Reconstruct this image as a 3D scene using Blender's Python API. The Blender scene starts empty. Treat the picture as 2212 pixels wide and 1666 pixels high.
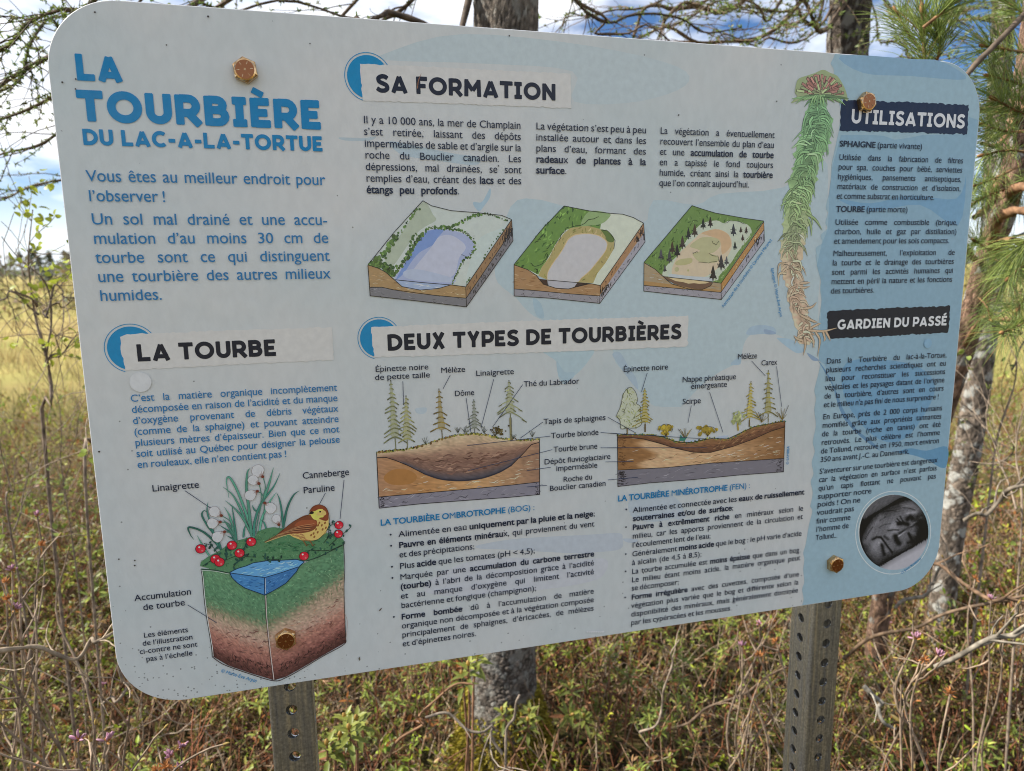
import bpy, math, random
import numpy as np
from mathutils import Vector, Matrix

R = math.radians
rng = np.random.default_rng(7)
random.seed(7)
S = bpy.context.scene
COL = S.collection

# ------------------------------------------------------------------ camera
# the sign is 914 x 610 mm; its front lies in the plane y = 0, x to the right,
# z up, sign top at ZT.  Camera solved from the sign's four edges.
ZT = 1.75
SX0 = 0.4572
HM = np.array([[3.2023031509344753, 0.37251318801610206, 84.90779418803811], [0.22815949381129397, 3.000147646275376, -12.194960393838548], [0.000454813427569136, 0.0003052006454921196, 1.0]])
HI = np.linalg.inv(HM)
RM = np.array([[0.9674368336083247, 0.012553838305149799, -0.25280105640939665], [-0.05401181489488914, 0.986003676411201, -0.15773228571017506], [0.2472826254099932, 0.1662502669092721, 0.9545743302241774]])          # rows: camera right, down, forward in sign axes (x right, y down, z into the sign)
CAMS = np.array([203.4299593910277, 213.08671856640757, -659.920156458206])      # camera in sign axes, mm
F_U = 1517.0


def s2w(v):
    v = np.asarray(v, float)
    return np.stack([v[..., 0], v[..., 2], -v[..., 1]], -1)


CAM = s2w(CAMS / 1000.0) + np.array([-SX0, 0, ZT])
AX_R, AX_D, AX_F = s2w(RM[0]), s2w(RM[1]), s2w(RM[2])
cd = bpy.data.cameras.new('camera')
cam = bpy.data.objects.new('camera', cd)
COL.objects.link(cam)
m = Matrix.Identity(4)
for i in range(3):
    m[i][0], m[i][1], m[i][2], m[i][3] = AX_R[i], -AX_D[i], -AX_F[i], CAM[i]
cam.matrix_world = m
cd.sensor_fit = 'HORIZONTAL'
cd.sensor_width = 36.0
cd.lens = F_U / 2212.0 * 36.0
cd.clip_start = 0.02
cd.clip_end = 6000
cd.dof.use_dof = True
cd.dof.focus_distance = 0.69
cd.dof.aperture_fstop = 8.5
S.camera = cam

# ------------------------------------------------------------------ light
SUN_AZ = math.atan2(-0.965, 0.26)      # direction towards the sun, measured from +y towards +x
SUN_EL = R(42)
sdir = Vector((math.sin(SUN_AZ) * math.cos(SUN_EL), math.cos(SUN_AZ) * math.cos(SUN_EL), math.sin(SUN_EL)))
sl = bpy.data.lights.new('sun', 'SUN')
sl.energy = 5.0
sl.angle = R(0.55)
sl.color = (1.0, 0.95, 0.86)
so = bpy.data.objects.new('sun', sl)
so.rotation_euler = sdir.to_track_quat('Z', 'Y').to_euler()
so.location = (-3, 1, 6)
COL.objects.link(so)

W = bpy.data.worlds.new('World')
S.world = W
W.use_nodes = True
nt = W.node_tree
nt.nodes.clear()


def N(t, kind, **kw):
    n = t.nodes.new(kind)
    for k, v in kw.items():
        setattr(n, k, v)
    return n


def ramp(t, stops, fac):
    r = N(t, 'ShaderNodeValToRGB')
    e = r.color_ramp.elements
    while len(e) < len(stops):
        e.new(0.5)
    for el, (p, c) in zip(e, stops):
        el.position = p
        el.color = (*c, 1) if len(c) == 3 else c
    t.links.new(fac, r.inputs[0])
    return r.outputs[0]


sky = N(nt, 'ShaderNodeTexSky', sky_type='NISHITA')
sky.sun_disc = False
sky.sun_elevation = SUN_EL
sky.sun_rotation = SUN_AZ
sky.air_density = 1.0
sky.dust_density = 0.2
sky.ozone_density = 2.5
tc = N(nt, 'ShaderNodeTexCoord')
mp = N(nt, 'ShaderNodeMapping')
mp.inputs['Scale'].default_value = (1.0, 1.0, 2.6)
mp.inputs['Location'].default_value = (0.35, 0.1, 0.25)
nt.links.new(tc.outputs['Generated'], mp.inputs[0])
n1 = N(nt, 'ShaderNodeTexNoise')
n1.inputs['Scale'].default_value = 2.3
n1.inputs['Detail'].default_value = 7
n1.inputs['Roughness'].default_value = 0.55
nt.links.new(mp.outputs[0], n1.inputs['Vector'])
mask = ramp(nt, [(0.45, (0, 0, 0)), (0.57, (1, 1, 1))], n1.outputs[0])
n2 = N(nt, 'ShaderNodeTexNoise')
n2.inputs['Scale'].default_value = 4.0
n2.inputs['Detail'].default_value = 5
nt.links.new(mp.outputs[0], n2.inputs['Vector'])
ccol = ramp(nt, [(0.3, (9.0, 9.8, 11.2)), (0.62, (13.0, 13.2, 13.6))], n2.outputs[0])
mx = N(nt, 'ShaderNodeMix', data_type='RGBA')
sxyz = N(nt, 'ShaderNodeSeparateXYZ'); nt.links.new(tc.outputs['Generated'], sxyz.inputs[0])
low = N(nt, 'ShaderNodeMapRange'); low.inputs[1].default_value = 0.02; low.inputs[2].default_value = 0.12; low.inputs[3].default_value = 0.8; low.inputs[4].default_value = 0
nt.links.new(sxyz.outputs['Z'], low.inputs[0])
mxx_ = N(nt, 'ShaderNodeMath', operation='MAXIMUM'); nt.links.new(mask, mxx_.inputs[0]); nt.links.new(low.outputs[0], mxx_.inputs[1])
nt.links.new(mxx_.outputs[0], mx.inputs['Factor'])
tint = N(nt, 'ShaderNodeMix', data_type='RGBA', blend_type='MULTIPLY'); tint.inputs['Factor'].default_value = 1.0
tint.inputs[7].default_value = (0.62, 0.84, 1.12, 1)      # deep clear spring blue
nt.links.new(sky.outputs[0], tint.inputs[6]); nt.links.new(tint.outputs[2], mx.inputs[6])
nt.links.new(ccol, mx.inputs[7])
bg = N(nt, 'ShaderNodeBackground')
bg.inputs['Strength'].default_value = 0.062
nt.links.new(mx.outputs[2], bg.inputs[0])
wo = N(nt, 'ShaderNodeOutputWorld')
nt.links.new(bg.outputs[0], wo.inputs[0])

S.view_settings.view_transform = 'Standard'
S.view_settings.look = 'None'
S.view_settings.gamma = 1.0
S.view_settings.exposure = 0.88
S.view_settings.use_curve_mapping = False
S.cycles.filter_width = 1.0
S.cycles.max_bounces = 6
S.cycles.transparent_max_bounces = 4


# ------------------------------------------------------------------ helpers
def ray(u, v):
    d = AX_R * ((u - 1106) / F_U) + AX_D * ((v - 833) / F_U) + AX_F
    return d / np.linalg.norm(d)


def at(u, v, dist):
    """Point seen at (u, v) whose horizontal distance from the camera is dist metres."""
    d = ray(u, v)
    return CAM + d * (dist / math.hypot(d[0], d[1]))


def tag(o, label=None, cat=None, group=None, kind=None):
    if label: o['label'] = label
    if cat: o['category'] = cat
    if group: o['group'] = group
    if kind: o['kind'] = kind
    return o


def empty(name, loc=(0, 0, 0), rz=0.0):
    o = bpy.data.objects.new(name, None)
    o.empty_display_size = 0.1
    o.location = loc
    o.rotation_euler = (0, 0, rz)
    COL.objects.link(o)
    return o


class Geo:
    """Collects vertices, faces and colours; build() links them as one mesh object."""
    def __init__(s):
        s.v, s.c, s.f, s.n = [], [], [], 0

    def add(s, v, f, c):
        v = np.asarray(v, float).reshape(-1, 3)
        f = np.asarray(f, int)
        c = np.asarray(c, float)
        if c.ndim == 1:
            c = np.broadcast_to(c, v.shape)
        s.v.append(v); s.c.append(c); s.f.append(f + s.n)
        s.n += len(v)

    def tube(s, pts, rad, c, sides=5, jit=0.0):
        p = np.asarray(pts, float)
        n = len(p)
        r = np.broadcast_to(np.asarray(rad, float), (n,))
        t = np.gradient(p, axis=0)
        t /= np.linalg.norm(t, axis=1)[:, None] + 1e-9
        ref = np.array([0.31, 0.87, 0.38]) if abs(t[:, 2]).mean() > 0.6 else np.array([0.1, 0.05, 1.0])
        a = np.cross(t, ref); a /= np.linalg.norm(a, axis=1)[:, None] + 1e-9
        b = np.cross(t, a)
        th = np.arange(sides) * 2 * math.pi / sides
        rr = r[:, None] * (1 + jit * rng.uniform(-1, 1, (n, sides))) if jit else np.broadcast_to(r[:, None], (n, sides))
        v = p[:, None, :] + rr[..., None] * (np.cos(th)[None, :, None] * a[:, None, :] + np.sin(th)[None, :, None] * b[:, None, :])
        i = np.arange(n - 1)[:, None] * sides
        j = np.arange(sides)[None, :]
        k = (j + 1) % sides
        f = np.stack([i + j, i + k, i + sides + k, i + sides + j], -1).reshape(-1, 4)
        c = np.asarray(c, float)
        if c.ndim == 2:
            c = np.repeat(c, sides, axis=0)
        s.add(v.reshape(-1, 3), f, c)

    def leaves(s, base, d, up, length, width, c, fold=0.25, droop=0.15):
        """Many pointed blades at once: base, direction and up are (n,3); eight vertices a blade."""
        base = np.asarray(base, float); n = len(base)
        if n == 0: return
        d = np.asarray(d, float); d = d / (np.linalg.norm(d, axis=1)[:, None] + 1e-9)
        up = np.broadcast_to(np.asarray(up, float), d.shape)
        w = np.cross(d, up); w /= np.linalg.norm(w, axis=1)[:, None] + 1e-9
        nn = np.cross(w, d)
        L = np.broadcast_to(np.asarray(length, float), (n,))[:, None]
        Wd = np.broadcast_to(np.asarray(width, float), (n,))[:, None]
        pr = [(0, 0, 0), (.3, -.42, fold), (.3, 0, 0), (.3, .42, fold), (.68, -.38, fold), (.68, 0, -.5 * 0), (.68, .38, fold), (1, 0, 0)]
        v = np.stack([base + d * L * a + w * Wd * b + nn * (Wd * e * .5 - L * droop * a * a) for a, b, e in pr], 1)
        q = np.array([[0, 2, 1, 1], [0, 3, 2, 2], [1, 2, 5, 4], [2, 3, 6, 5], [4, 5, 7, 7], [5, 6, 7, 7]])
        tri = np.array([[0, 2, 1], [0, 3, 2], [1, 2, 5], [1, 5, 4], [2, 3, 6], [2, 6, 5], [4, 5, 7], [5, 6, 7]])
        f = (np.arange(n)[:, None, None] * 8 + tri[None]).reshape(-1, 3)
        c = np.asarray(c, float)
        if c.ndim == 1: c = np.broadcast_to(c, (n, 3))
        s.add(v.reshape(-1, 3), f, np.repeat(c, 8, axis=0))

    def needles(s, base, d, length, width, c):
        """Thin straight blades, three vertices each."""
        base = np.asarray(base, float); n = len(base)
        if n == 0: return
        d = np.asarray(d, float); d = d / (np.linalg.norm(d, axis=1)[:, None] + 1e-9)
        ref = rng.normal(size=(n, 3))
        w = np.cross(d, ref); w /= np.linalg.norm(w, axis=1)[:, None] + 1e-9
        L = np.broadcast_to(np.asarray(length, float), (n,))[:, None]
        Wd = np.broadcast_to(np.asarray(width, float), (n,))[:, None] * .5
        sag = np.zeros((n, 3)); sag[:, 2] = -(L[:, 0] * .10)
        v = np.stack([base - w * Wd, base + w * Wd, base + d * L * .55 + w * Wd * .9, base + d * L * .55 - w * Wd * .9, base + d * L + sag], 1)
        tri = np.array([[0, 1, 2], [0, 2, 3], [3, 2, 4]])
        f = (np.arange(n)[:, None, None] * 5 + tri[None]).reshape(-1, 3)
        c = np.asarray(c, float)
        if c.ndim == 1: c = np.broadcast_to(c, (n, 3))
        s.add(v.reshape(-1, 3), f, np.repeat(c, 5, axis=0))

    def blob(s, p, rx, rz, c, seg=6, rings=4, axis=None):
        th = np.linspace(0, math.pi, rings + 1)
        ph = np.arange(seg) * 2 * math.pi / seg
        v = np.stack([np.outer(np.sin(th), np.cos(ph)) * rx, np.outer(np.sin(th), np.sin(ph)) * rx, np.outer(-np.cos(th), np.ones(seg)) * rz], -1).reshape(-1, 3)
        if axis is not None:
            M = np.array(Vector(axis).to_track_quat('Z', 'Y').to_matrix())
            v = v @ M.T
        i = np.arange(rings)[:, None] * seg; j = np.arange(seg)[None]; k = (j + 1) % seg
        f = np.stack([i + j, i + k, i + seg + k, i + seg + j], -1).reshape(-1, 4)
        s.add(v + np.asarray(p), f, c)

    def build(s, name, mat, parent=None, smooth=False):
        me = bpy.data.meshes.new(name)
        if s.n:
            V = np.concatenate(s.v); C = np.concatenate(s.c)
            me.vertices.add(len(V)); me.vertices.foreach_set('co', V.astype(np.float32).ravel())
            loops = np.concatenate([f.ravel() for f in s.f])
            tot = np.concatenate([np.full(len(f), f.shape[1]) for f in s.f])
            st = np.concatenate([[0], np.cumsum(tot)[:-1]])
            me.loops.add(len(loops)); me.loops.foreach_set('vertex_index', loops.astype(np.int32))
            me.polygons.add(len(tot)); me.polygons.foreach_set('loop_start', st.astype(np.int32))
            if smooth: me.polygons.foreach_set('use_smooth', np.ones(len(tot), bool))
            a = me.attributes.new('Col', 'FLOAT_COLOR', 'POINT')
            a.data.foreach_set('color', np.concatenate([C, np.ones((len(C), 1))], 1).astype(np.float32).ravel())
            me.update(calc_edges=True)
            me.validate()
        me.materials.append(mat)
        o = bpy.data.objects.new(name, me)
        COL.objects.link(o)
        if parent: o.parent = parent
        return o


def copy_tree(o, parent=None):
    c = o.copy(); COL.objects.link(c)
    if parent: c.parent = parent
    for ch in list(o.children):
        copy_tree(ch, c)
    return c


# ------------------------------------------------------------------ materials
def mat_new(name):
    mt = bpy.data.materials.new(name); mt.use_nodes = True
    t = mt.node_tree
    return mt, t, t.nodes['Principled BSDF']


def colattr(t, noise_scale, lo, hi, coord='Object', detail=4, stretch=None, tone=(1, 1, 1)):
    """Colour attribute multiplied by a noise between lo and hi."""
    a = N(t, 'ShaderNodeAttribute', attribute_name='Col')
    tcx = N(t, 'ShaderNodeTexCoord')
    src = tcx.outputs[coord]
    if stretch:
        mpx = N(t, 'ShaderNodeMapping'); mpx.inputs['Scale'].default_value = stretch
        t.links.new(src, mpx.inputs[0]); src = mpx.outputs[0]
    no = N(t, 'ShaderNodeTexNoise'); no.inputs['Scale'].default_value = noise_scale; no.inputs['Detail'].default_value = detail
    t.links.new(src, no.inputs['Vector'])
    r = ramp(t, [(0.3, tuple(lo * q for q in tone)), (0.7, tuple(hi * q for q in tone))], no.outputs[0])
    mxx = N(t, 'ShaderNodeMix', data_type='RGBA', blend_type='MULTIPLY'); mxx.inputs['Factor'].default_value = 1
    t.links.new(a.outputs['Color'], mxx.inputs[6]); t.links.new(r, mxx.inputs[7])
    return mxx.outputs[2], no.outputs[0], src


def bump(t, bsdf, height, strength, dist):
    b = N(t, 'ShaderNodeBump'); b.inputs['Strength'].default_value = strength; b.inputs['Distance'].default_value = dist
    t.links.new(height, b.inputs['Height']); t.links.new(b.outputs[0], bsdf.inputs['Normal'])
    return b


def veg_mat(name, rough=0.6, trans=0.0, lo=0.75, hi=1.2, scale=30, tone=(1, 1, 1)):
    mt, t, b = mat_new(name)
    c, _, _ = colattr(t, scale, lo, hi, tone=tone)
    t.links.new(c, b.inputs['Base Color'])
    b.inputs['Roughness'].default_value = rough
    b.inputs['Specular IOR Level'].default_value = 0.3
    if trans:
        tr = N(t, 'ShaderNodeBsdfTranslucent'); t.links.new(c, tr.inputs[0])
        ms = N(t, 'ShaderNodeMixShader'); ms.inputs[0].default_value = trans
        t.links.new(b.outputs[0], ms.inputs[1]); t.links.new(tr.outputs[0], ms.inputs[2])
        t.links.new(ms.outputs[0], t.nodes['Material Output'].inputs[0])
    return mt


M_LEAF = veg_mat('leaf', 0.42, 0.35, 0.62, 1.15, 40, (1.06, 1.0, .85))
M_TWIG = veg_mat('twig', 0.75, 0.0, 0.30, 1.05, 60, (1.03, .94, .79))
M_NEEDLE = veg_mat('needle', 0.4, 0.3, 0.65, 1.1, 20)
M_FLOWER = veg_mat('flower', 0.6, 0.25, 0.85, 1.15, 80)
M_GRASS = veg_mat('grass', 0.6, 0.3, 0.65, 1.05, 3)


def bark_mat(name, scale, stretch, strength, lo, hi, lichen=None):
    mt, t, b = mat_new(name)
    c, h, src = colattr(t, scale, lo, hi, detail=8, stretch=stretch)
    vo = N(t, 'ShaderNodeTexVoronoi', feature='DISTANCE_TO_EDGE'); vo.inputs['Scale'].default_value = scale * 0.9
    nz = N(t, 'ShaderNodeTexNoise'); nz.inputs['Scale'].default_value = scale * 1.5
    t.links.new(src, nz.inputs['Vector'])
    mv = N(t, 'ShaderNodeMix', data_type='RGBA'); mv.inputs['Factor'].default_value = 0.35
    t.links.new(src, mv.inputs[6]); t.links.new(nz.outputs['Color'], mv.inputs[7])
    t.links.new(mv.outputs[2], vo.inputs['Vector'])
    cr = ramp(t, [(0.0, (0.4,) * 3), (0.12, (1.0,) * 3)], vo.outputs['Distance'])
    mm_ = N(t, 'ShaderNodeMix', data_type='RGBA', blend_type='MULTIPLY'); mm_.inputs['Factor'].default_value = 0.8
    t.links.new(c, mm_.inputs[6]); t.links.new(cr, mm_.inputs[7])
    out = mm_.outputs[2]
    if lichen:
        ln = N(t, 'ShaderNodeTexNoise'); ln.inputs['Scale'].default_value = 22; ln.inputs['Detail'].default_value = 6
        tcx = N(t, 'ShaderNodeTexCoord'); t.links.new(tcx.outputs['Object'], ln.inputs['Vector'])
        lm = ramp(t, [(0.52, (0, 0, 0)), (0.6, (1, 1, 1))], ln.outputs[0])
        lx = N(t, 'ShaderNodeMix', data_type='RGBA'); lx.inputs[7].default_value = (*lichen, 1)
        t.links.new(lm, lx.inputs['Factor']); t.links.new(out, lx.inputs[6]); out = lx.outputs[2]
    t.links.new(out, b.inputs['Base Color'])
    b.inputs['Roughness'].default_value = 0.85
    b.inputs['Specular IOR Level'].default_value = 0.2
    ad = N(t, 'ShaderNodeMath', operation='ADD'); t.links.new(h, ad.inputs[0]); t.links.new(cr, ad.inputs[1])
    bump(t, b, ad.outputs[0], strength, 0.01)
    return mt


M_BARK = bark_mat('scaly_bark', 55, (1, 1, 0.55), 0.9, 0.6, 1.25, (0.34, 0.32, 0.28))
M_PINE = bark_mat('pine_bark', 45, (1, 1, 0.5), 0.8, 0.65, 1.2)
M_PALE = bark_mat('pale_bark', 40, (1, 1, 0.8), 0.7, 0.55, 1.3, (0.5, 0.49, 0.44))


def unit(v):
    return np.asarray(v, float) / (np.linalg.norm(v) + 1e-9)


def walk(p, d, length, n, wob, lift=0.0):
    pts = [np.array(p, float)]; d = unit(d)
    st = length / n
    for i in range(n):
        d = unit(d + rng.normal(size=3) * wob + np.array([0, 0, lift]))
        pts.append(pts[-1] + d * st)
    return np.array(pts), d


def smooth_path(pts, n):
    p = np.asarray(pts, float)
    if len(p) < 3:
        t = np.linspace(0, 1, n)[:, None]; return p[0] * (1 - t) + p[-1] * t
    e = np.vstack([2 * p[0] - p[1], p, 2 * p[-1] - p[-2]])
    out = []
    for x in np.linspace(0, len(p) - 1, n):
        i = min(int(x), len(p) - 2); t = x - i
        a, b, c, d = e[i], e[i + 1], e[i + 2], e[i + 3]
        out.append(.5 * ((2 * b) + (-a + c) * t + (2 * a - 5 * b + 4 * c - d) * t * t + (-a + 3 * b - 3 * c + d) * t ** 3))
    return np.array(out)


def wig(n, amp, k=6):
    """Smooth random offsets for a path of n points, zero at both ends."""
    c = rng.normal(size=(k, 3)) * amp; c[0] = c[-1] = 0
    return smooth_path(c, n)


def vary(c, n, s=0.2):
    c = np.asarray(c, float)
    return np.clip(c[None] * (1 + rng.normal(size=(n, 1)) * s) * (1 + rng.normal(size=(n, 3)) * s * .4), 0.005, 0.9)

# ------------------------------------------------------------------ the sign: print helpers
def lin(c):
    c = np.asarray(c, float) / 255.0
    return np.where(c <= 0.04045, c / 12.92, ((c + 0.055) / 1.055) ** 2.4)


WHITE = lin((176, 177, 181))


def A(r, g, b):
    """Ink colour, as reflectance, of something that reads (r, g, b) on the shaded white of the sign."""
    return np.clip(lin((r, g, b)) / WHITE * 0.71, 0.008, 0.86)


CROPS = dict(c1=(0, 0, .63291), c2=(1340, 0, .63291), c3=(2680, 0, .63291), c4=(0, 1000, .63291), c5=(1340, 1000, .63291), c6=(2680, 1000, .63291),
             c7=(0, 2018, .63291), c8=(1340, 2018, .63291), c9=(2680, 2018, .63291),
             d1=(700, 1800, .3255), d2=(700, 2180, .3255), d3=(1440, 780, .3255), d4=(2020, 780, .28029), d5=(2520, 780, .28029),
             d6=(1480, 1480, .3255), d7=(2420, 1400, .34358), d8=(3380, 1930, .22814), s1=(3020, 240, .37215), s2=(3020, 820, .37215))


def U(crop, pts):
    """Reference sheet coordinates to the common (u, v) frame."""
    ox, oy, k = CROPS[crop]
    p = np.atleast_2d(np.asarray(pts, float))
    return (p * k + np.array([ox, oy])) / 1.84448


def mm(crop, pts):
    """Reference coordinates to millimetres on the sign face."""
    p = U(crop, pts) if crop else np.atleast_2d(np.asarray(pts, float))
    q = np.concatenate([p, np.ones((len(p), 1))], 1) @ HI.T
    return q[:, :2] / q[:, 2:]


def Wd(xy, off):
    xy = np.asarray(xy, float)
    return np.stack([xy[:, 0] / 1000 - SX0, np.full(len(xy), -off / 1000.0), ZT - xy[:, 1] / 1000], -1)


class Ink:
    """Flat printed shapes on the sign face, each a hair above the one before."""
    def __init__(s, z0, dz=0.003):
        s.z, s.dz = z0, dz
        s.v, s.f, s.c, s.n = [], [], [], 0

    def raw(s, xy, faces, col):
        s.z += s.dz
        s.v.append(Wd(xy, s.z))
        col = np.asarray(col, float)
        s.c.append(np.broadcast_to(col, (len(xy), 3)))
        s.f += [tuple(int(i) + s.n for i in f) for f in faces]
        s.n += len(xy)

    def poly(s, xy, col):
        s.raw(xy, [tuple(range(len(xy)))], col)

    def ribbon(s, xy, w, col, closed=False):
        p = np.asarray(xy, float)
        w = np.broadcast_to(np.asarray(w, float), (len(p),))
        keep = np.concatenate([[True], np.linalg.norm(np.diff(p, axis=0), axis=1) > 1e-4])
        p, w = p[keep], w[keep]
        if closed:
            p = np.vstack([p, p[:1]]); w = np.append(w, w[0])
        t = np.diff(p, axis=0); t /= np.linalg.norm(t, axis=1)[:, None] + 1e-9
        tp = np.vstack([t[:1], t]); tn = np.vstack([t, t[-1:]])
        if closed: tp[0] = t[-1]; tn[-1] = t[0]
        b = tp + tn; b /= np.linalg.norm(b, axis=1)[:, None] + 1e-9
        n = np.stack([-b[:, 1], b[:, 0]], -1)
        sc = 1 / np.clip((b * tn).sum(1), 0.5, 1)
        L = p + n * (w * sc / 2)[:, None]; Rr = p - n * (w * sc / 2)[:, None]
        k = len(p)
        s.raw(np.vstack([L, Rr]), [(i, i + 1, k + i + 1, k + i) for i in range(k - 1)], col)

    def patch(s, top, bot, nx, ny, fn):
        """Grid between two curves, coloured by fn(u, v)."""
        a = resample(top, nx); b = resample(bot, nx)
        v = np.linspace(0, 1, ny)
        g = a[None] * (1 - v)[:, None, None] + b[None] * v[:, None, None]
        col = np.array([[fn(i / (nx - 1), vv) for i in range(nx)] for vv in v]).reshape(-1, 3)
        f = [(j * nx + i, j * nx + i + 1, (j + 1) * nx + i + 1, (j + 1) * nx + i) for j in range(ny - 1) for i in range(nx - 1)]
        s.raw(g.reshape(-1, 2), f, col)

    def build(s, name, mat, parent, z=None):
        me = bpy.data.meshes.new(name)
        V = np.concatenate(s.v)
        me.from_pydata(V.tolist(), [], s.f)
        a = me.attributes.new('Col', 'FLOAT_COLOR', 'POINT')
        C = np.concatenate(s.c)
        a.data.foreach_set('color', np.concatenate([C, np.ones((len(C), 1))], 1).astype(np.float32).ravel())
        me.materials.append(mat)
        o = bpy.data.objects.new(name, me); COL.objects.link(o); o.parent = parent
        return o


def resample(p, n):
    p = np.asarray(p, float)
    d = np.concatenate([[0], np.cumsum(np.linalg.norm(np.diff(p, axis=0), axis=1))])
    x = np.linspace(0, d[-1], n)
    return np.stack([np.interp(x, d, p[:, i]) for i in range(p.shape[1])], -1)


def curve(p, closed=False, k=6):
    p = np.asarray(p, float)
    if closed:
        q = np.vstack([p[-2:], p, p[:2]])
        o = smooth_path(q, (len(q) - 1) * k + 1)
        return o[2 * k:-(2 * k) + k][:len(p) * k]
    return smooth_path(p, (len(p) - 1) * k + 1)


def torn(p, step, amp, closed=True):
    """Straight outline with a ragged, torn-paper edge."""
    p = np.asarray(p, float); out = []
    m_ = len(p) if closed else len(p) - 1
    for i in range(m_):
        a, b = p[i], p[(i + 1) % len(p)]
        L = np.linalg.norm(b - a); n = max(2, int(L / step))
        nr = np.array([-(b - a)[1], (b - a)[0]]) / L
        w = rng.normal(size=n) * amp
        for j in range(n):
            out.append(a + (b - a) * j / n + nr * (w[j] if 0 < j else 0))
    return np.array(out)


# ------------------------------------------------------------------ the sign: lettering
GL = {}


def glyph(ch, bold):
    """Outline mesh of one letter at size 1: vertices, faces, advance."""
    key = (ch, bold)
    if key in GL: return GL[key]

    def ev(body, off=0.0):
        c = bpy.data.curves.new('letter', 'FONT'); c.body = body; c.size = 1.0; c.offset = off
        c.resolution_u = 3; c.fill_mode = 'FRONT'
        o = bpy.data.objects.new('letter', c); COL.objects.link(o)
        dg = bpy.context.evaluated_depsgraph_get()
        me = bpy.data.meshes.new_from_object(o.evaluated_get(dg))
        v = np.array([w.co[:2] for w in me.vertices]).reshape(-1, 2)
        f = [tuple(p.vertices) for p in me.polygons]
        bpy.data.objects.remove(o); bpy.data.curves.remove(c); bpy.data.meshes.remove(me)
        return v, f
    def area(v, f):
        return sum(abs(sum(v[q[i]][0] * v[q[i - 1]][1] - v[q[i]][1] * v[q[i - 1]][0] for i in range(len(q)))) / 2 for q in f)
    v, f = ev(ch)
    a0, want = area(v, f), 0.021 if bold else 0.0035
    for off in (want, want * .8, want * .6, want * .4, want * .2):     # heaviest stroke the outline bears
        v2, f2 = ev(ch, off)
        a2 = area(v2, f2)
        if a0 and 1.0 < a2 / a0 < 1 + off * 34 and a2 > a0 * (1 + off * 9) and np.ptp(v2[:, 0]) < np.ptp(v[:, 0]) + 4 * off:
            v, f = v2, f2; break
    hh = GL.get(('HH', bold))
    if hh is None: hh = GL[('HH', bold)] = ev('HH')[0][:, 0].max()
    adv = ev('H' + ch + 'H')[0][:, 0].max() - hh
    if len(v):     # taller small letters, as on the sign
        y = v[:, 1]
        if ('X', bold) not in GL:
            GL[('X', bold)] = ev('x')[0][:, 1].max(); GL[('CAP', bold)] = ev('H')[0][:, 1].max()
        x0, cap = GL[('X', bold)], GL[('CAP', bold)]
        x1 = 0.745 * cap
        if ch.islower() or ch in "éèêàôûç":
            y = np.where(y < 0, y, np.where(y < x0, y / x0 * x1, np.where(y < cap, x1 + (y - x0) / (cap - x0) * (cap - x1), y)))
            acc = ch in "éèêàôûi"
            if acc and ch != 'i': y = np.where((v[:, 1] >= x0), x1 + (v[:, 1] - x0) * 0.95, y)
            v = np.stack([v[:, 0], y], -1)
        v = v / cap
    GL[key] = (v, f, adv / 0.69)
    return GL[key]


def runs(text):
    """Words as lists of (char, bold); *...* is bold."""
    out, b = [], False
    for w in text.split(' '):
        cur = []
        for ch in w:
            if ch == '*': b = not b
            else: cur.append((ch, b))
        out.append(cur)
    return out


def wwidth(w):
    return sum(glyph(c, b)[2] for c, b in w)


GAP = 0.36


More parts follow.
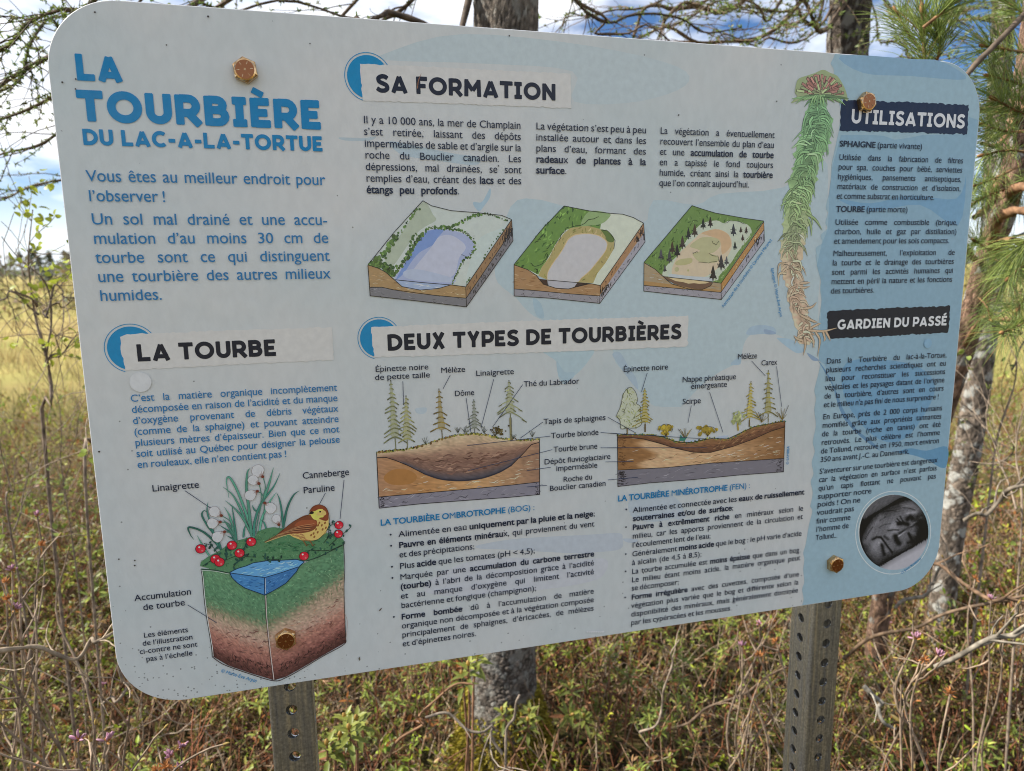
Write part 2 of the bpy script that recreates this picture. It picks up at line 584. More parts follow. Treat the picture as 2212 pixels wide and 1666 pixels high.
class Type:
    def __init__(s, z):
        s.z = z; s.v, s.f, s.n = [], [], 0

    def word(s, w, org, dx, cap, sx, tr=0.0):
        dx = np.asarray(dx, float); dy = np.array([dx[1], -dx[0]])
        x = 0.0
        for c, b in w:
            v, f, a = glyph(c, b)
            if len(v):
                p = np.asarray(org) + np.outer((v[:, 0] + x) * sx * cap, dx) + np.outer(v[:, 1] * cap, dy)
                s.v.append(p); s.f += [tuple(i + s.n for i in q) for q in f]; s.n += len(p)
            x += a + tr
        return x * sx * cap

    def line(s, text, a, b, cap, sx=None):
        """One line from point a to point b (mm), words spread to fill it."""
        a, b = np.asarray(a, float), np.asarray(b, float)
        L = np.linalg.norm(b - a); dx = (b - a) / L
        ws = runs(text)
        nat = sum(wwidth(w) for w in ws)
        if sx is None:
            sx = L / ((nat + GAP * (len(ws) - 1)) * cap)
        gap = (L - nat * sx * cap) / max(1, len(ws) - 1)
        x = 0.0
        for w in ws:
            x += s.word(w, a + dx * x, dx, cap, sx) + gap

    def para(s, crop, cap, lines):
        P = []
        for t, l, r in lines:
            cl, cr = crop, crop
            if len(l) == 3: cl, l = l[0], l[1:]
            if len(r) == 3: cr, r = r[0], r[1:]
            P.append((t, mm(cl, [l])[0], mm(cr, [r])[0]))
        cl = lines[0][1]
        c0 = cl[0] if len(cl) == 3 else crop
        q = mm(c0, [cl[-2:], (cl[-2], cl[-1] - cap)])
        capm = np.linalg.norm(q[0] - q[1])
        ys = np.array([(l[1] + r[1]) / 2 for _, l, r in P]); i = np.arange(len(P))
        if len(P) > 2: ys = np.polyval(np.polyfit(i, ys, 1), i)
        xl = np.median([l[0] for _, l, _ in P]); xr = max(r[0] for _, _, r in P)
        full = [r[0] for _, _, r in P if xr - r[0] < 3]; xf = np.median(full)
        sxs = []
        rows = []
        for k, (t, l, r) in enumerate(P):
            e = xf if xr - r[0] < 3 else r[0]
            ws = runs(t)
            rows.append((t, e)); sxs.append((e - xl) / ((sum(wwidth(w) for w in ws) + GAP * .85 * (len(ws) - 1)) * capm))
        sx = min(sxs)
        for k, (t, e) in enumerate(rows):
            s.line(t, (xl, ys[k]), (e, ys[k]), capm, sx)

    def free(s, crop, cap, text, l, r, crop2=None):
        """A caption line set level between its two ends."""
        a, b = mm(crop, [l])[0], mm(crop2 or crop, [r])[0]
        q = mm(crop, [l, (l[0], l[1] - cap)])
        y = (a[1] + b[1]) / 2
        s.line(text, (a[0], y), (b[0], y), np.linalg.norm(q[0] - q[1]))

    def dot(s, c, r):
        t_ = np.radians(np.arange(0, 360, 30))
        s.v.append(np.asarray(c) + np.stack([np.cos(t_), np.sin(t_)], -1) * r); s.f.append(tuple(range(s.n, s.n + 12))); s.n += 12

    def build(s, name, mat, parent, col):
        me = bpy.data.meshes.new(name)
        me.from_pydata(Wd(np.concatenate(s.v), s.z).tolist(), [], s.f)
        a = me.attributes.new('Col', 'FLOAT_COLOR', 'POINT')
        a.data.foreach_set('color', np.tile(np.append(col, 1), s.n).astype(np.float32))
        me.materials.append(mat)
        o = bpy.data.objects.new(name, me); COL.objects.link(o); o.parent = parent
        return o


def arc(cx, cy, rx, ry, a0, a1, n=12):
    t = np.radians(np.linspace(a0, a1, n))
    return [(cx + rx * math.cos(x), cy + ry * math.sin(x)) for x in t]


def caps(h):
    """Heavy geometric capitals drawn as strokes of half-width h, height 1: letter -> (strokes, width)."""
    lo, hi = h, 1 - h
    G = {}
    G['L'] = ([[(h, 1), (h, lo), (.6, lo)]], .62)
    G['A'] = ([[(h * .95, 0), (.42, 1 - h * .55)], [(.42, 1 - h * .55), (.84 - h * .95, 0)], [(.24, .25), (.60, .25)]], .84)
    G['T'] = ([[(0, hi), (.68, hi)], [(.34, 1 - h), (.34, 0)]], .68)
    G['O'] = ([arc(.47, .5, .47 - h, .5 - h * .9, 0, 360, 33)], .94)
    G['U'] = ([[(h, 1), (h, .40)] + arc(.36, .38, .36 - h, .38 - h, 180, 360, 14) + [(.72 - h, .40), (.72 - h, 1)]], .72)
    G['R'] = ([[(h, 0), (h, 1)], [(h, hi), (.38, hi)] + arc(.38, .5 + hi / 2 - .11, .2, hi / 2 - .39 + .0 + h * .0 + .1, 90, -90, 10) + [(h, .4)], [(.34, .40), (.66, 0)]], .70)
    G['P'] = ([[(h, 0), (h, 1)], [(h, hi), (.38, hi)] + arc(.38, (hi + .36) / 2, .21, (hi - .36) / 2, 90, -90, 10) + [(h, .36)]], .66)
    G['R'] = ([[(h, 0), (h, 1)], [(h, hi), (.38, hi)] + arc(.38, (hi + .40) / 2, .2, (hi - .40) / 2, 90, -90, 10) + [(h, .40)], [(.34, .42), (.66, 0)]], .72)
    G['B'] = ([[(h, 0), (h, 1)], [(h, hi), (.36, hi)] + arc(.36, (hi + .53) / 2, .17, (hi - .53) / 2, 90, -90, 9) + [(h, .53)],
               [(h, .53), (.38, .53)] + arc(.38, (lo + .53) / 2, .2, (.53 - lo) / 2, 90, -90, 9) + [(h, lo)]], .70)
    G['D'] = ([[(h, 0), (h, 1)], [(h, hi), (.30, hi)] + arc(.30, .5, .37, hi - .5, 90, -90, 14) + [(h, lo)]], .78)
    G['I'] = ([[(.22, 0), (.22, 1)], [(.02, hi), (.42, hi)], [(.02, lo), (.42, lo)]], .44)
    G['E'] = ([[(h, 0), (h, 1)], [(h, hi), (.56, hi)], [(h, .5), (.50, .5)], [(h, lo), (.58, lo)]], .60)
    G['F'] = ([[(h, 0), (h, 1)], [(h, hi), (.56, hi)], [(h, .47), (.48, .47)]], .56)
    G['C'] = ([arc(.46, .5, .46 - h, .5 - h * .9, 48, 312, 24)], .78)
    G['G'] = ([arc(.46, .5, .46 - h, .5 - h * .9, 48, 340, 26), [(.50, .44), (.85, .44)]], .86)
    G['S'] = ([smooth_path([(.58, .80), (.45, hi + .01), (.28, hi + .01), (.14, .78), (.18, .60), (.36, .50), (.52, .40), (.55, .22), (.42, lo - .01), (.22, lo - .01), (.05, .22)], 34).tolist()], .66)
    G['M'] = ([[(h, 0), (h * 1.2, 1)], [(h * 1.2, hi), (.45, .35)], [(.45, .35), (.9 - h * 1.2, hi)], [(.9 - h * 1.2, 1), (.9 - h, 0)]], .90)
    G['N'] = ([[(h, 0), (h, 1)], [(h, hi + .04), (.74 - h, lo - .04)], [(.74 - h, 0), (.74 - h, 1)]], .74)
    G['X'] = ([[(h, 0), (.70 - h, 1)], [(h, 1), (.70 - h, 0)]], .70)
    G['Y'] = ([[(h, 1), (.36, .44)], [(.72 - h, 1), (.36, .44)], [(.36, .5), (.36, 0)]], .72)
    G['-'] = ([[(.04, .42), (.40, .42)]], .44)
    G['È'] = (G['E'][0] + [[(.10, 1.27), (.40, 1.09)]], .60)
    G['É'] = (G['E'][0] + [[(.46, 1.27), (.18, 1.09)]], .60)
    return G


def heading(text, crop, l, r, cap, col, name, parent, z, h=.115, crop2=None, gapw=.34, track=.07):
    """Heavy capitals from l to r (baseline ends on the reference), cap height in reference pixels."""
    a, b = mm(crop, [l])[0], mm(crop2 or crop, [r])[0]
    q = mm(crop, [l, (l[0], l[1] - cap)]); capm = np.linalg.norm(q[0] - q[1])
    y = (a[1] + b[1]) / 2
    G = caps(h)
    tot = sum(gapw if c == ' ' else G[c][1] + track for c in text) - track
    sx = (b[0] - a[0]) / tot
    ink = Ink(z, 0.008); x = 0.0
    for c in text:
        if c == ' ': x += gapw; continue
        for st in G[c][0]:
            p = np.array(st, float)
            if len(p) == 2: p = resample(p, 5)
            p = p[np.concatenate([[True], np.linalg.norm(np.diff(p, axis=0), axis=1) > 1e-4])]
            q = np.stack([a[0] + (p[:, 0] + x) * sx, y - p[:, 1] * capm], -1)
            w = np.full(len(q), 2 * h * (capm * .55 + sx * .45))
            closed = c == 'O'
            if p[0, 1] > 1.05: w = w * .8
            if not closed:      # softly rounded ends
                e0, e1 = unit(q[1] - q[0]), unit(q[-1] - q[-2])
                q = np.vstack([q[0], q[0] + e0 * w[0] * .12, q[1:-1], q[-1] - e1 * w[0] * .12, q[-1]])
                w = np.concatenate([[w[0] * .80], [w[0]], w[1:-1], [w[0]], [w[0] * .80]])
                ink.ribbon(q, w, col)
            else:
                ink.ribbon(q[:-1], w[:-1], col, closed=True)
        x += G[c][1] + track
    return ink.build(name, M_PRINT, parent)


# ------------------------------------------------------------------ the sign: materials
def laminate(t, b, height=None):
    """Glossy embossed laminate over whatever the base colour is."""
    tcx = N(t, 'ShaderNodeTexCoord')
    mpx = N(t, 'ShaderNodeMapping'); mpx.inputs['Rotation'].default_value = (0, R(32), 0); mpx.inputs['Scale'].default_value = (1, 1, 0.55)
    t.links.new(tcx.outputs['Object'], mpx.inputs[0])
    no = N(t, 'ShaderNodeTexNoise'); no.inputs['Scale'].default_value = 115; no.inputs['Detail'].default_value = 3
    t.links.new(mpx.outputs[0], no.inputs['Vector'])
    bn = N(t, 'ShaderNodeBump'); bn.inputs['Strength'].default_value = 0.30; bn.inputs['Distance'].default_value = 0.0014
    t.links.new(no.outputs[0], bn.inputs['Height'])
    t.links.new(bn.outputs[0], b.inputs['Normal'])
    t.links.new(bn.outputs[0], b.inputs['Coat Normal'])
    b.inputs['Roughness'].default_value = 0.5
    b.inputs['Specular IOR Level'].default_value = 0.22
    b.inputs['Coat Weight'].default_value = 0.32
    b.inputs['Coat Roughness'].default_value = 0.12
    return tcx, no


M_PRINT, t, b = mat_new('printed_ink')
c, _, _ = colattr(t, 160, 0.95, 1.05, detail=6)
t.links.new(c, b.inputs['Base Color'])
laminate(t, b)

M_PAPER, t, b = mat_new('printed_sheet')
tcx, emb = laminate(t, b)
ln1 = N(t, 'ShaderNodeTexNoise'); ln1.inputs['Scale'].default_value = 4.5; ln1.inputs['Detail'].default_value = 5
t.links.new(tcx.outputs['Object'], ln1.inputs['Vector'])
wash = ramp(t, [(0.36, tuple(A(168, 175, 177))), (0.52, tuple(A(175, 178, 179))), (0.68, tuple(A(182, 181, 180)))], ln1.outputs[0])
fine = ramp(t, [(0.35, (0.965,) * 3), (0.65, (1.02,) * 3)], emb.outputs[0])
mu = N(t, 'ShaderNodeMix', data_type='RGBA', blend_type='MULTIPLY'); mu.inputs['Factor'].default_value = 1
t.links.new(wash, mu.inputs[6]); t.links.new(fine, mu.inputs[7])
# black specks of dirt, thick along the bottom edge and in the bottom-left corner
vs = N(t, 'ShaderNodeTexVoronoi'); vs.inputs['Scale'].default_value = 420
t.links.new(tcx.outputs['Object'], vs.inputs['Vector'])
sx = N(t, 'ShaderNodeSeparateXYZ'); t.links.new(tcx.outputs['Object'], sx.inputs[0])
z_ = N(t, 'ShaderNodeMapRange'); z_.inputs[1].default_value = ZT - .600; z_.inputs[2].default_value = ZT - .545; z_.inputs[3].default_value = 1; z_.inputs[4].default_value = 0
t.links.new(sx.outputs['Z'], z_.inputs[0])
x_ = N(t, 'ShaderNodeMapRange'); x_.inputs[1].default_value = -SX0 + .06; x_.inputs[2].default_value = -SX0 + .26; x_.inputs[3].default_value = 1; x_.inputs[4].default_value = 0.12
t.links.new(sx.outputs['X'], x_.inputs[0])
zx = N(t, 'ShaderNodeMath', operation='MULTIPLY'); t.links.new(z_.outputs[0], zx.inputs[0]); t.links.new(x_.outputs[0], zx.inputs[1])
xl_ = N(t, 'ShaderNodeMapRange'); xl_.inputs[1].default_value = -SX0 + .005; xl_.inputs[2].default_value = -SX0 + .05; xl_.inputs[3].default_value = .38; xl_.inputs[4].default_value = 0
t.links.new(sx.outputs['X'], xl_.inputs[0])
zl = N(t, 'ShaderNodeMapRange'); zl.inputs[1].default_value = ZT - .58; zl.inputs[2].default_value = ZT - .42; zl.inputs[3].default_value = 1; zl.inputs[4].default_value = 0
t.links.new(sx.outputs['Z'], zl.inputs[0])
zx2 = N(t, 'ShaderNodeMath', operation='MULTIPLY'); t.links.new(xl_.outputs[0], zx2.inputs[0]); t.links.new(zl.outputs[0], zx2.inputs[1])
mxm = N(t, 'ShaderNodeMath', operation='MAXIMUM'); t.links.new(zx.outputs[0], mxm.inputs[0]); t.links.new(zx2.outputs[0], mxm.inputs[1])
thr = N(t, 'ShaderNodeMath', operation='MULTIPLY_ADD'); thr.inputs[1].default_value = 0.20; thr.inputs[2].default_value = 0.0012
t.links.new(mxm.outputs[0], thr.inputs[0])
vc = N(t, 'ShaderNodeSeparateColor'); t.links.new(vs.outputs['Color'], vc.inputs[0])
sel = N(t, 'ShaderNodeMath', operation='LESS_THAN'); t.links.new(vc.outputs[0], sel.inputs[0]); t.links.new(thr.outputs[0], sel.inputs[1])
dd = N(t, 'ShaderNodeMath', operation='LESS_THAN'); dd.inputs[1].default_value = 0.33; t.links.new(vs.outputs['Distance'], dd.inputs[0])
sp = N(t, 'ShaderNodeMath', operation='MULTIPLY'); t.links.new(sel.outputs[0], sp.inputs[0]); t.links.new(dd.outputs[0], sp.inputs[1])
sm_ = N(t, 'ShaderNodeMath', operation='MULTIPLY'); sm_.inputs[1].default_value = 0.6; t.links.new(sp.outputs[0], sm_.inputs[0])
mdirt = N(t, 'ShaderNodeMix', data_type='RGBA'); mdirt.inputs[7].default_value = (.05, .05, .045, 1)
t.links.new(sm_.outputs[0], mdirt.inputs['Factor']); t.links.new(mu.outputs[2], mdirt.inputs[6])
t.links.new(mdirt.outputs[2], b.inputs['Base Color'])

M_ALU, t, b = mat_new('panel_edge')
b.inputs['Base Color'].default_value = (.72, .72, .72, 1); b.inputs['Roughness'].default_value = .45

M_GALV, t, b = mat_new('galvanised_steel')
tcx = N(t, 'ShaderNodeTexCoord')
mpx = N(t, 'ShaderNodeMapping'); mpx.inputs['Scale'].default_value = (1, 1, 0.04)
t.links.new(tcx.outputs['Object'], mpx.inputs[0])
no = N(t, 'ShaderNodeTexNoise'); no.inputs['Scale'].default_value = 260; no.inputs['Detail'].default_value = 5
t.links.new(mpx.outputs[0], no.inputs['Vector'])
n2 = N(t, 'ShaderNodeTexNoise'); n2.inputs['Scale'].default_value = 420; n2.inputs['Detail'].default_value = 3
t.links.new(tcx.outputs['Object'], n2.inputs['Vector'])
ad = N(t, 'ShaderNodeMath', operation='MULTIPLY_ADD'); ad.inputs[1].default_value = .45; t.links.new(n2.outputs[0], ad.inputs[0]); t.links.new(no.outputs[0], ad.inputs[2])
t.links.new(ramp(t, [(.5, (.19, .19, .192)), (.75, (.43, .435, .44)), (.93, (.78, .78, .78))], ad.outputs[0]), b.inputs['Base Color'])
b.inputs['Metallic'].default_value = 1
t.links.new(ramp(t, [(.3, (.5,) * 3), (.7, (.3,) * 3)], no.outputs[0]), b.inputs['Roughness'])
bump(t, b, ad.outputs[0], .25, .001)

M_BOLT, t, b = mat_new('yellow_zinc')
no = N(t, 'ShaderNodeTexNoise'); no.inputs['Scale'].default_value = 160; no.inputs['Detail'].default_value = 4
tcx = N(t, 'ShaderNodeTexCoord'); t.links.new(tcx.outputs['Object'], no.inputs['Vector'])
t.links.new(ramp(t, [(.35, (.52, .30, .12)), (.65, (.78, .54, .30))], no.outputs[0]), b.inputs['Base Color'])
b.inputs['Metallic'].default_value = .9; b.inputs['Roughness'].default_value = .22
M_COPPER, t, b = mat_new('bronzed_zinc')
b.inputs['Base Color'].default_value = (.36, .14, .06, 1); b.inputs['Metallic'].default_value = 1; b.inputs['Roughness'].default_value = .3


# ------------------------------------------------------------------ the sign: panel, posts, bolts
sign = empty('information_sign', (0, 0.02, 0))
tag(sign, 'large pale printed French information board about peat bogs, on two perforated steel posts', 'sign')


def part(o):
    """Children of the sign keep world coordinates."""
    o.location = -sign.location
    return o


def rrect(x0, y0, x1, y1, r, n=14):
    o = []
    for cx, cy, a in ((x1 - r, y0 + r, -90), (x1 - r, y1 - r, 0), (x0 + r, y1 - r, 90), (x0 + r, y0 + r, 180)):
        for k in range(n + 1):
            t_ = R(a + 90 * k / n); o.append((cx + r * math.cos(t_), cy + r * math.sin(t_)))
    return np.array(o)


RC = 55.0
loops = [Wd(rrect(.7, .7, 913.7, 608.9, RC - .7), 0), Wd(rrect(0.2, 0.2, 914.2, 609.4, RC), -.25), Wd(rrect(0, 0, 914.4, 609.6, RC), -.8), Wd(rrect(0, 0, 914.4, 609.6, RC), -3.0)]
n_ = len(loops[0])
fs = [tuple(range(n_))] + [tuple(reversed([3 * n_ + i for i in range(n_)]))]
for k in range(3):
    fs += [(k * n_ + i, (k + 1) * n_ + i, (k + 1) * n_ + (i + 1) % n_, k * n_ + (i + 1) % n_) for i in range(n_)]
me = bpy.data.meshes.new('panel'); me.from_pydata(np.vstack(loops).tolist(), [], fs)
me.materials.append(M_PAPER); me.materials.append(M_ALU)
for i, p in enumerate(me.polygons): p.material_index = 0 if i == 0 else 1
panel = bpy.data.objects.new('panel', me); COL.objects.link(panel); panel.parent = sign; part(panel)


def make_post(name, xc):
    w, y0, r, z0, z1, pitch, hr = .0415, .0034, .004, -.35, ZT - .012, .0254, .0056
    V, F = [], []

    def quad(a, b_, c_, d_): 
        i = len(V); V.extend([a, b_, c_, d_]); F.append((i, i + 1, i + 2, i + 3))
    hw = w / 2; fl = hw - r
    nseg = int((z1 - z0) / pitch)
    for side in range(4):
        ca, sa = math.cos(side * math.pi / 2), math.sin(side * math.pi / 2)

        def T(x, d, z):
            px, py = x, -d
            return (xc + px * ca - py * sa, y0 + hw + px * sa + py * ca, z)
        for k in range(nseg):
            zc = ZT - .6141 + (k - 60) * pitch
            if zc < z0 or zc > z1 - .012: continue
            n = 20
            for outer in (0, 1):
                d = hw - (.0022 if outer == 0 else 0)
                ring, sq = [], []
                for q in range(n):
                    th = 2 * math.pi * (q + .5) / n
                    cx, sz = math.cos(th), math.sin(th)
                    m_ = max(abs(cx) / fl, abs(sz) / (pitch / 2))
                    ring.append(T(hr * cx, d, zc + hr * sz)); sq.append((cx / m_, sz / m_))
                i0 = len(V); V.extend(ring); V.extend([T(a, d, zc + e) for a, e in sq])
                for q in range(n):
                    q2 = (q + 1) % n
                    F.append((i0 + q, i0 + n + q, i0 + n + q2, i0 + q2))
                for a, e in ((fl, pitch / 2), (-fl, pitch / 2), (-fl, -pitch / 2), (fl, -pitch / 2)):   # corner triangles
                    near = sorted(range(n), key=lambda q: (sq[q][0] - a) ** 2 + (sq[q][1] - e) ** 2)[:2]
                    j = len(V); V.append(T(a, d, zc + e)); F.append((i0 + n + near[0], j, i0 + n + near[1]))
                if outer:
                    for q in range(n):
                        q2 = (q + 1) % n
                        F.append((i0 + q, i0 + q2, i1 + q2, i1 + q))
                else:
                    i1 = i0
        za, zb = ZT - .6141 + (-60 - .5) * pitch, z1
        zs = [ZT - .6141 + (k - 60) * pitch for k in range(nseg)]
        zs = [z for z in zs if z0 <= z <= z1 - .012]
        za, zb = zs[0] - pitch / 2, zs[-1] + pitch / 2
        for k in range(4):      # rounded corner
            a0, a1 = R(90 * k / 4), R(90 * (k + 1) / 4)
            P = [(fl + r * math.sin(a), fl + r * math.cos(a)) for a in (a0, a1)]
            quad(T(P[0][0], P[0][1], za), T(P[1][0], P[1][1], za), T(P[1][0], P[1][1], zb), T(P[0][0], P[0][1], zb))
    me = bpy.data.meshes.new(name); me.from_pydata(V, [], F); me.update()
    me.materials.append(M_GALV)
    o = bpy.data.objects.new(name, me); COL.objects.link(o); o.parent = sign
    return part(o)


for xm in (147.3, 762.0):
    make_post('post', xm / 1000 - SX0)


def make_bolt(xm, ym, rot):
    V, F = [], []
    r = .0105

    def ring(rad, y, n, a0=0.0):
        i = len(V)
        V.extend([(rad * math.cos(a0 + 2 * math.pi * k / n), y, rad * math.sin(a0 + 2 * math.pi * k / n)) for k in range(n)]); return i
    n = 24

    def hexring(scale, y):
        i = len(V)
        for k in range(n):
            th = 2 * math.pi * k / n; ph = (th % (math.pi / 3)) - math.pi / 6
            rad = r * .866 / math.cos(ph) * scale
            V.append((rad * math.cos(th), y, rad * math.sin(th)))
        return i
    a, b_, c_, d_ = hexring(1, -.0005), hexring(1, -.0058), None, None
    c_ = ring(r * .82, -.0070, n); d_ = ring(r * .72, -.0073, n)
    for p, q in ((a, b_), (b_, c_), (c_, d_)):
        F += [(p + k, p + (k + 1) % n, q + (k + 1) % n, q + k) for k in range(n)]
    F.append(tuple(d_ + k for k in range(n))); ncap = len(F) - 1
    for k in range(6):          # raised grade marks
        th = R(30 + 60 * k); c0, s0 = math.cos(th), math.sin(th); w = .00025
        P = []
        for rr in (r * .40, r * .62):
            for sg in (-1, 1): P.append((rr * c0 - sg * w * s0, rr * s0 + sg * w * c0))
        i = len(V)
        for y in (-.0072, -.0076): V.extend([(x, y, z) for x, z in P])
        F += [(i + 4, i + 5, i + 7, i + 6), (i, i + 4, i + 6, i + 2), (i + 1, i + 3, i + 7, i + 5), (i, i + 1, i + 5, i + 4), (i + 2, i + 6, i + 7, i + 3)]
    i = len(V); w = .0008       # maker's mark in the middle
    for y in (-.0072, -.0075): V.extend([(-w, y, -w), (w, y, -w), (w, y, w), (-w, y, w)])
    F += [(i + 4, i + 5, i + 6, i + 7), (i, i + 1, i + 5, i + 4), (i + 1, i + 2, i + 6, i + 5), (i + 2, i + 3, i + 7, i + 6), (i + 3, i, i + 4, i + 7)]
    me = bpy.data.meshes.new('bolt'); me.from_pydata(V, [], F); me.materials.append(M_BOLT); me.materials.append(M_COPPER)
    me.polygons[ncap].material_index = 1
    o = bpy.data.objects.new('bolt', me); COL.objects.link(o); o.parent = sign
    o.rotation_euler = (0, R(rot), 0)
    o.location = Vector((xm / 1000 - SX0, 0, ZT - ym / 1000)) - sign.location
    return o


for xm, ym, rot in ((147.3, 48.6, 22), (762.0, 47, 12), (147.3, 560.8, 28), (762.0, 560.8, 25)):
    make_bolt(xm, ym, rot)

# ------------------------------------------------------------------ the sign: printed background
NAVY, BLUE, BODY = A(16, 22, 38), A(0, 108, 156), A(26, 98, 146)
DARK = A(24, 31, 50)


def C(crop, pts, closed=False, k=5):
    return curve(mm(crop, pts), closed, k)


def X(*ps):
    """Joins stretches given on different reference sheets: (crop, points), ..."""
    return np.vstack([mm(c, p) for c, p in ps])


bgk = Ink(.02)
pale = X(('c5', [(1000, 100), (1020, 200), (1130, 290), (1200, 370), (1290, 430), (1560, 520), (1740, 620), (1760, 700), (1850, 800), (1900, 870), (1960, 930), (2010, 975), (2160, 980)]),
         ('c6', [(60, 975), (130, 900), (200, 830), (300, 760), (380, 720), (430, 690), (450, 590), (490, 530), (560, 520), (640, 520), (740, 560), (800, 590), (920, 690), (920, 300)]),
         ('c3', [(960, 1500), (980, 1200), (950, 1000), (700, 1180), (300, 1220), (150, 1290)]),
         ('c2', [(2000, 1260), (1900, 1420), (1300, 1260), (1100, 1300), (1020, 1600)]))
bgk.poly(curve(pale, True, 3), A(160, 174, 180))
for c_, p_, col in (
        ('c2', [(330, 330), (800, 215), (1600, 290), (2150, 420), (2200, 540), (1900, 640), (1500, 640), (1490, 450), (900, 400), (330, 380)], (165, 175, 179)),
        ('c2', [(340, 890), (560, 930), (760, 970), (900, 990), (880, 1040), (700, 1020), (480, 990), (390, 960)], (158, 171, 179)),
        ('c2', [(970, 1185), (970, 1240), (930, 1300), (900, 1330), (865, 1290), (870, 1270), (920, 1270)], (149, 169, 181)),
        ('c2', [(20, 865), (170, 870), (250, 860), (210, 885), (60, 885)], (158, 169, 175)),
        ('c5', [(1310, 632), (1450, 625), (1620, 620), (1590, 690), (1530, 760), (1480, 800), (1440, 840), (1400, 790), (1390, 700), (1340, 660)], (157, 174, 181)),
        ('c5', [(1240, 300), (1290, 330), (1310, 420), (1260, 400)], (148, 168, 179)),
        ('c5', [(1740, 650), (1790, 640), (1850, 740), (1890, 800), (1900, 870), (1840, 800), (1790, 730)], (151, 166, 178)),
        ('c5', [(1390, 690), (1440, 760), (1500, 760), (1490, 800), (1440, 812), (1400, 780)], (149, 168, 178)),
        ('c5', [(500, 990), (570, 985), (560, 1020), (510, 1020)], (164, 174, 181)),
        ('c6', [(470, 525), (490, 480), (560, 465), (640, 480), (650, 520), (560, 522)], (148, 166, 181)),
        ('c6', [(580, 492), (640, 505), (650, 522), (590, 522)], (132, 150, 172)),
        ('c6', [(370, 715), (385, 690), (430, 668), (428, 712)], (149, 168, 182)),
        ('c6', [(670, 545), (760, 560), (830, 620), (780, 640), (670, 560)], (149, 171, 186)),
        ('c6', [(850, 640), (920, 680), (920, 690), (880, 685)], (123, 143, 167)),
        ('c8', [(900, 240), (1100, 205), (1300, 190), (1600, 175), (1780, 165), (1805, 200), (1790, 265), (1640, 285), (1450, 290), (1100, 270), (900, 262)], (165, 171, 179)),
        ('c8', [(1810, 200), (1900, 205), (1880, 225), (1830, 222)], (161, 169, 179)),
        ('c8', [(1840, -20), (1900, -60), (2100, -80), (2190, 30), (2050, 90), (1880, 75)], (162, 171, 179)),
        ('c8', [(560, 490), (900, 330), (1500, 330), (1700, 330), (1690, 420), (1600, 470), (1300, 520), (700, 560)], (173, 175, 181)),
        ('c9', [(0, 20), (60, 30), (90, 60), (40, 80), (0, 60)], (164, 171, 179))):
    bgk.poly(curve(mm(c_, p_), True, 4), A(*col))
part(bgk.build('watercolour_background', M_PRINT, sign))

band = Ink(.2)
edge = X(('c3', [(1026, 338), (1012, 372), (998, 400), (1008, 420), (1018, 450), (1020, 600), (1050, 640), (1060, 760), (1020, 960), (1004, 1040), (995, 1180), (968, 1300), (980, 1340), (965, 1400), (975, 1440), (935, 1480), (945, 1530), (905, 1560), (912, 1620)]),
         ('c6', [(902, 20), (916, 100), (945, 160), (930, 230), (940, 310), (926, 420), (918, 560), (934, 700), (908, 820), (895, 880), (905, 930), (895, 1000), (905, 1100), (885, 1200), (898, 1260), (878, 1330), (890, 1400), (872, 1450), (885, 1520), (870, 1600)]),
         ('c9', [(870, 0), (882, 30), (862, 110), (850, 180), (840, 240), (825, 290), (832, 330), (825, 400), (832, 470), (818, 520), (828, 580), (816, 628)]))
edge = curve(edge, False, 3)
edge[0, 1] = 1.0; edge[-1, 1] = 608.6
edge[:, 1] = np.clip(edge[:, 1], 1.0, 608.6)
rr_ = rrect(1.0, 1.0, 913.4, 608.6, RC - 1)
right = rr_[:30]          # top-right and bottom-right corners
band.poly(np.vstack([edge[::-1], right]), A(139, 163, 175))
mid = X(('c3', [(1062, 850), (1250, 850), (1330, 855), (1400, 880), (1480, 870), (1580, 850), (1860, 845), (1866, 735), (1900, 748), (1938, 758)]),)
rt = np.array([(912.6, y) for y in (70, 200, 330, 455)])
rt[0, 1] = mid[-1, 1]
low = X(('c6', [(1735, 1225), (1728, 1345), (1700, 1362), (1640, 1330), (1590, 1310), (1520, 1282), (1490, 1275), (1420, 1265), (1300, 1255), (1250, 1215), (1180, 1150), (1120, 1080), (1060, 985), (1030, 880), (985, 780), (958, 710), (925, 690), (920, 560), (935, 420), (940, 310), (935, 180), (910, 90)]),
        ('c3', [(940, 1540), (980, 1440), (990, 1200), (1010, 1040), (1040, 930)]))
band.poly(np.vstack([mid, rt, low[1:]]), A(124, 153, 171))
for c_, p_, col in (('c6', [(1420, 1265), (1500, 1240), (1600, 1255), (1730, 1230), (1728, 1345), (1690, 1362), (1600, 1310), (1500, 1280)], (92, 134, 165)),
                    ('c6', [(920, 690), (985, 780), (1040, 900), (1080, 1000), (1160, 1120), (1260, 1200), (1300, 1250), (1200, 1180), (1100, 1080), (1050, 985), (1010, 850), (960, 760)], (96, 130, 160)),
                    ('c6', [(1100, 700), (1400, 690), (1600, 760), (1650, 900), (1500, 1150), (1350, 1200), (1200, 1100), (1080, 900)], (104, 143, 172)),
                    ('c3', [(1040, 1250), (1250, 1330), (1560, 1290), (1800, 1420), (1850, 1100), (1790, 1250), (1500, 1230), (1250, 1280)], (107, 144, 172)),
                    ('c3', [(1060, 350), (1500, 372), (1700, 390), (1850, 500), (1500, 480), (1200, 460)], (122, 152, 174))):
    band.poly(curve(mm(c_, p_), True, 4), A(*col))
part(band.build('blue_band', M_PRINT, sign))


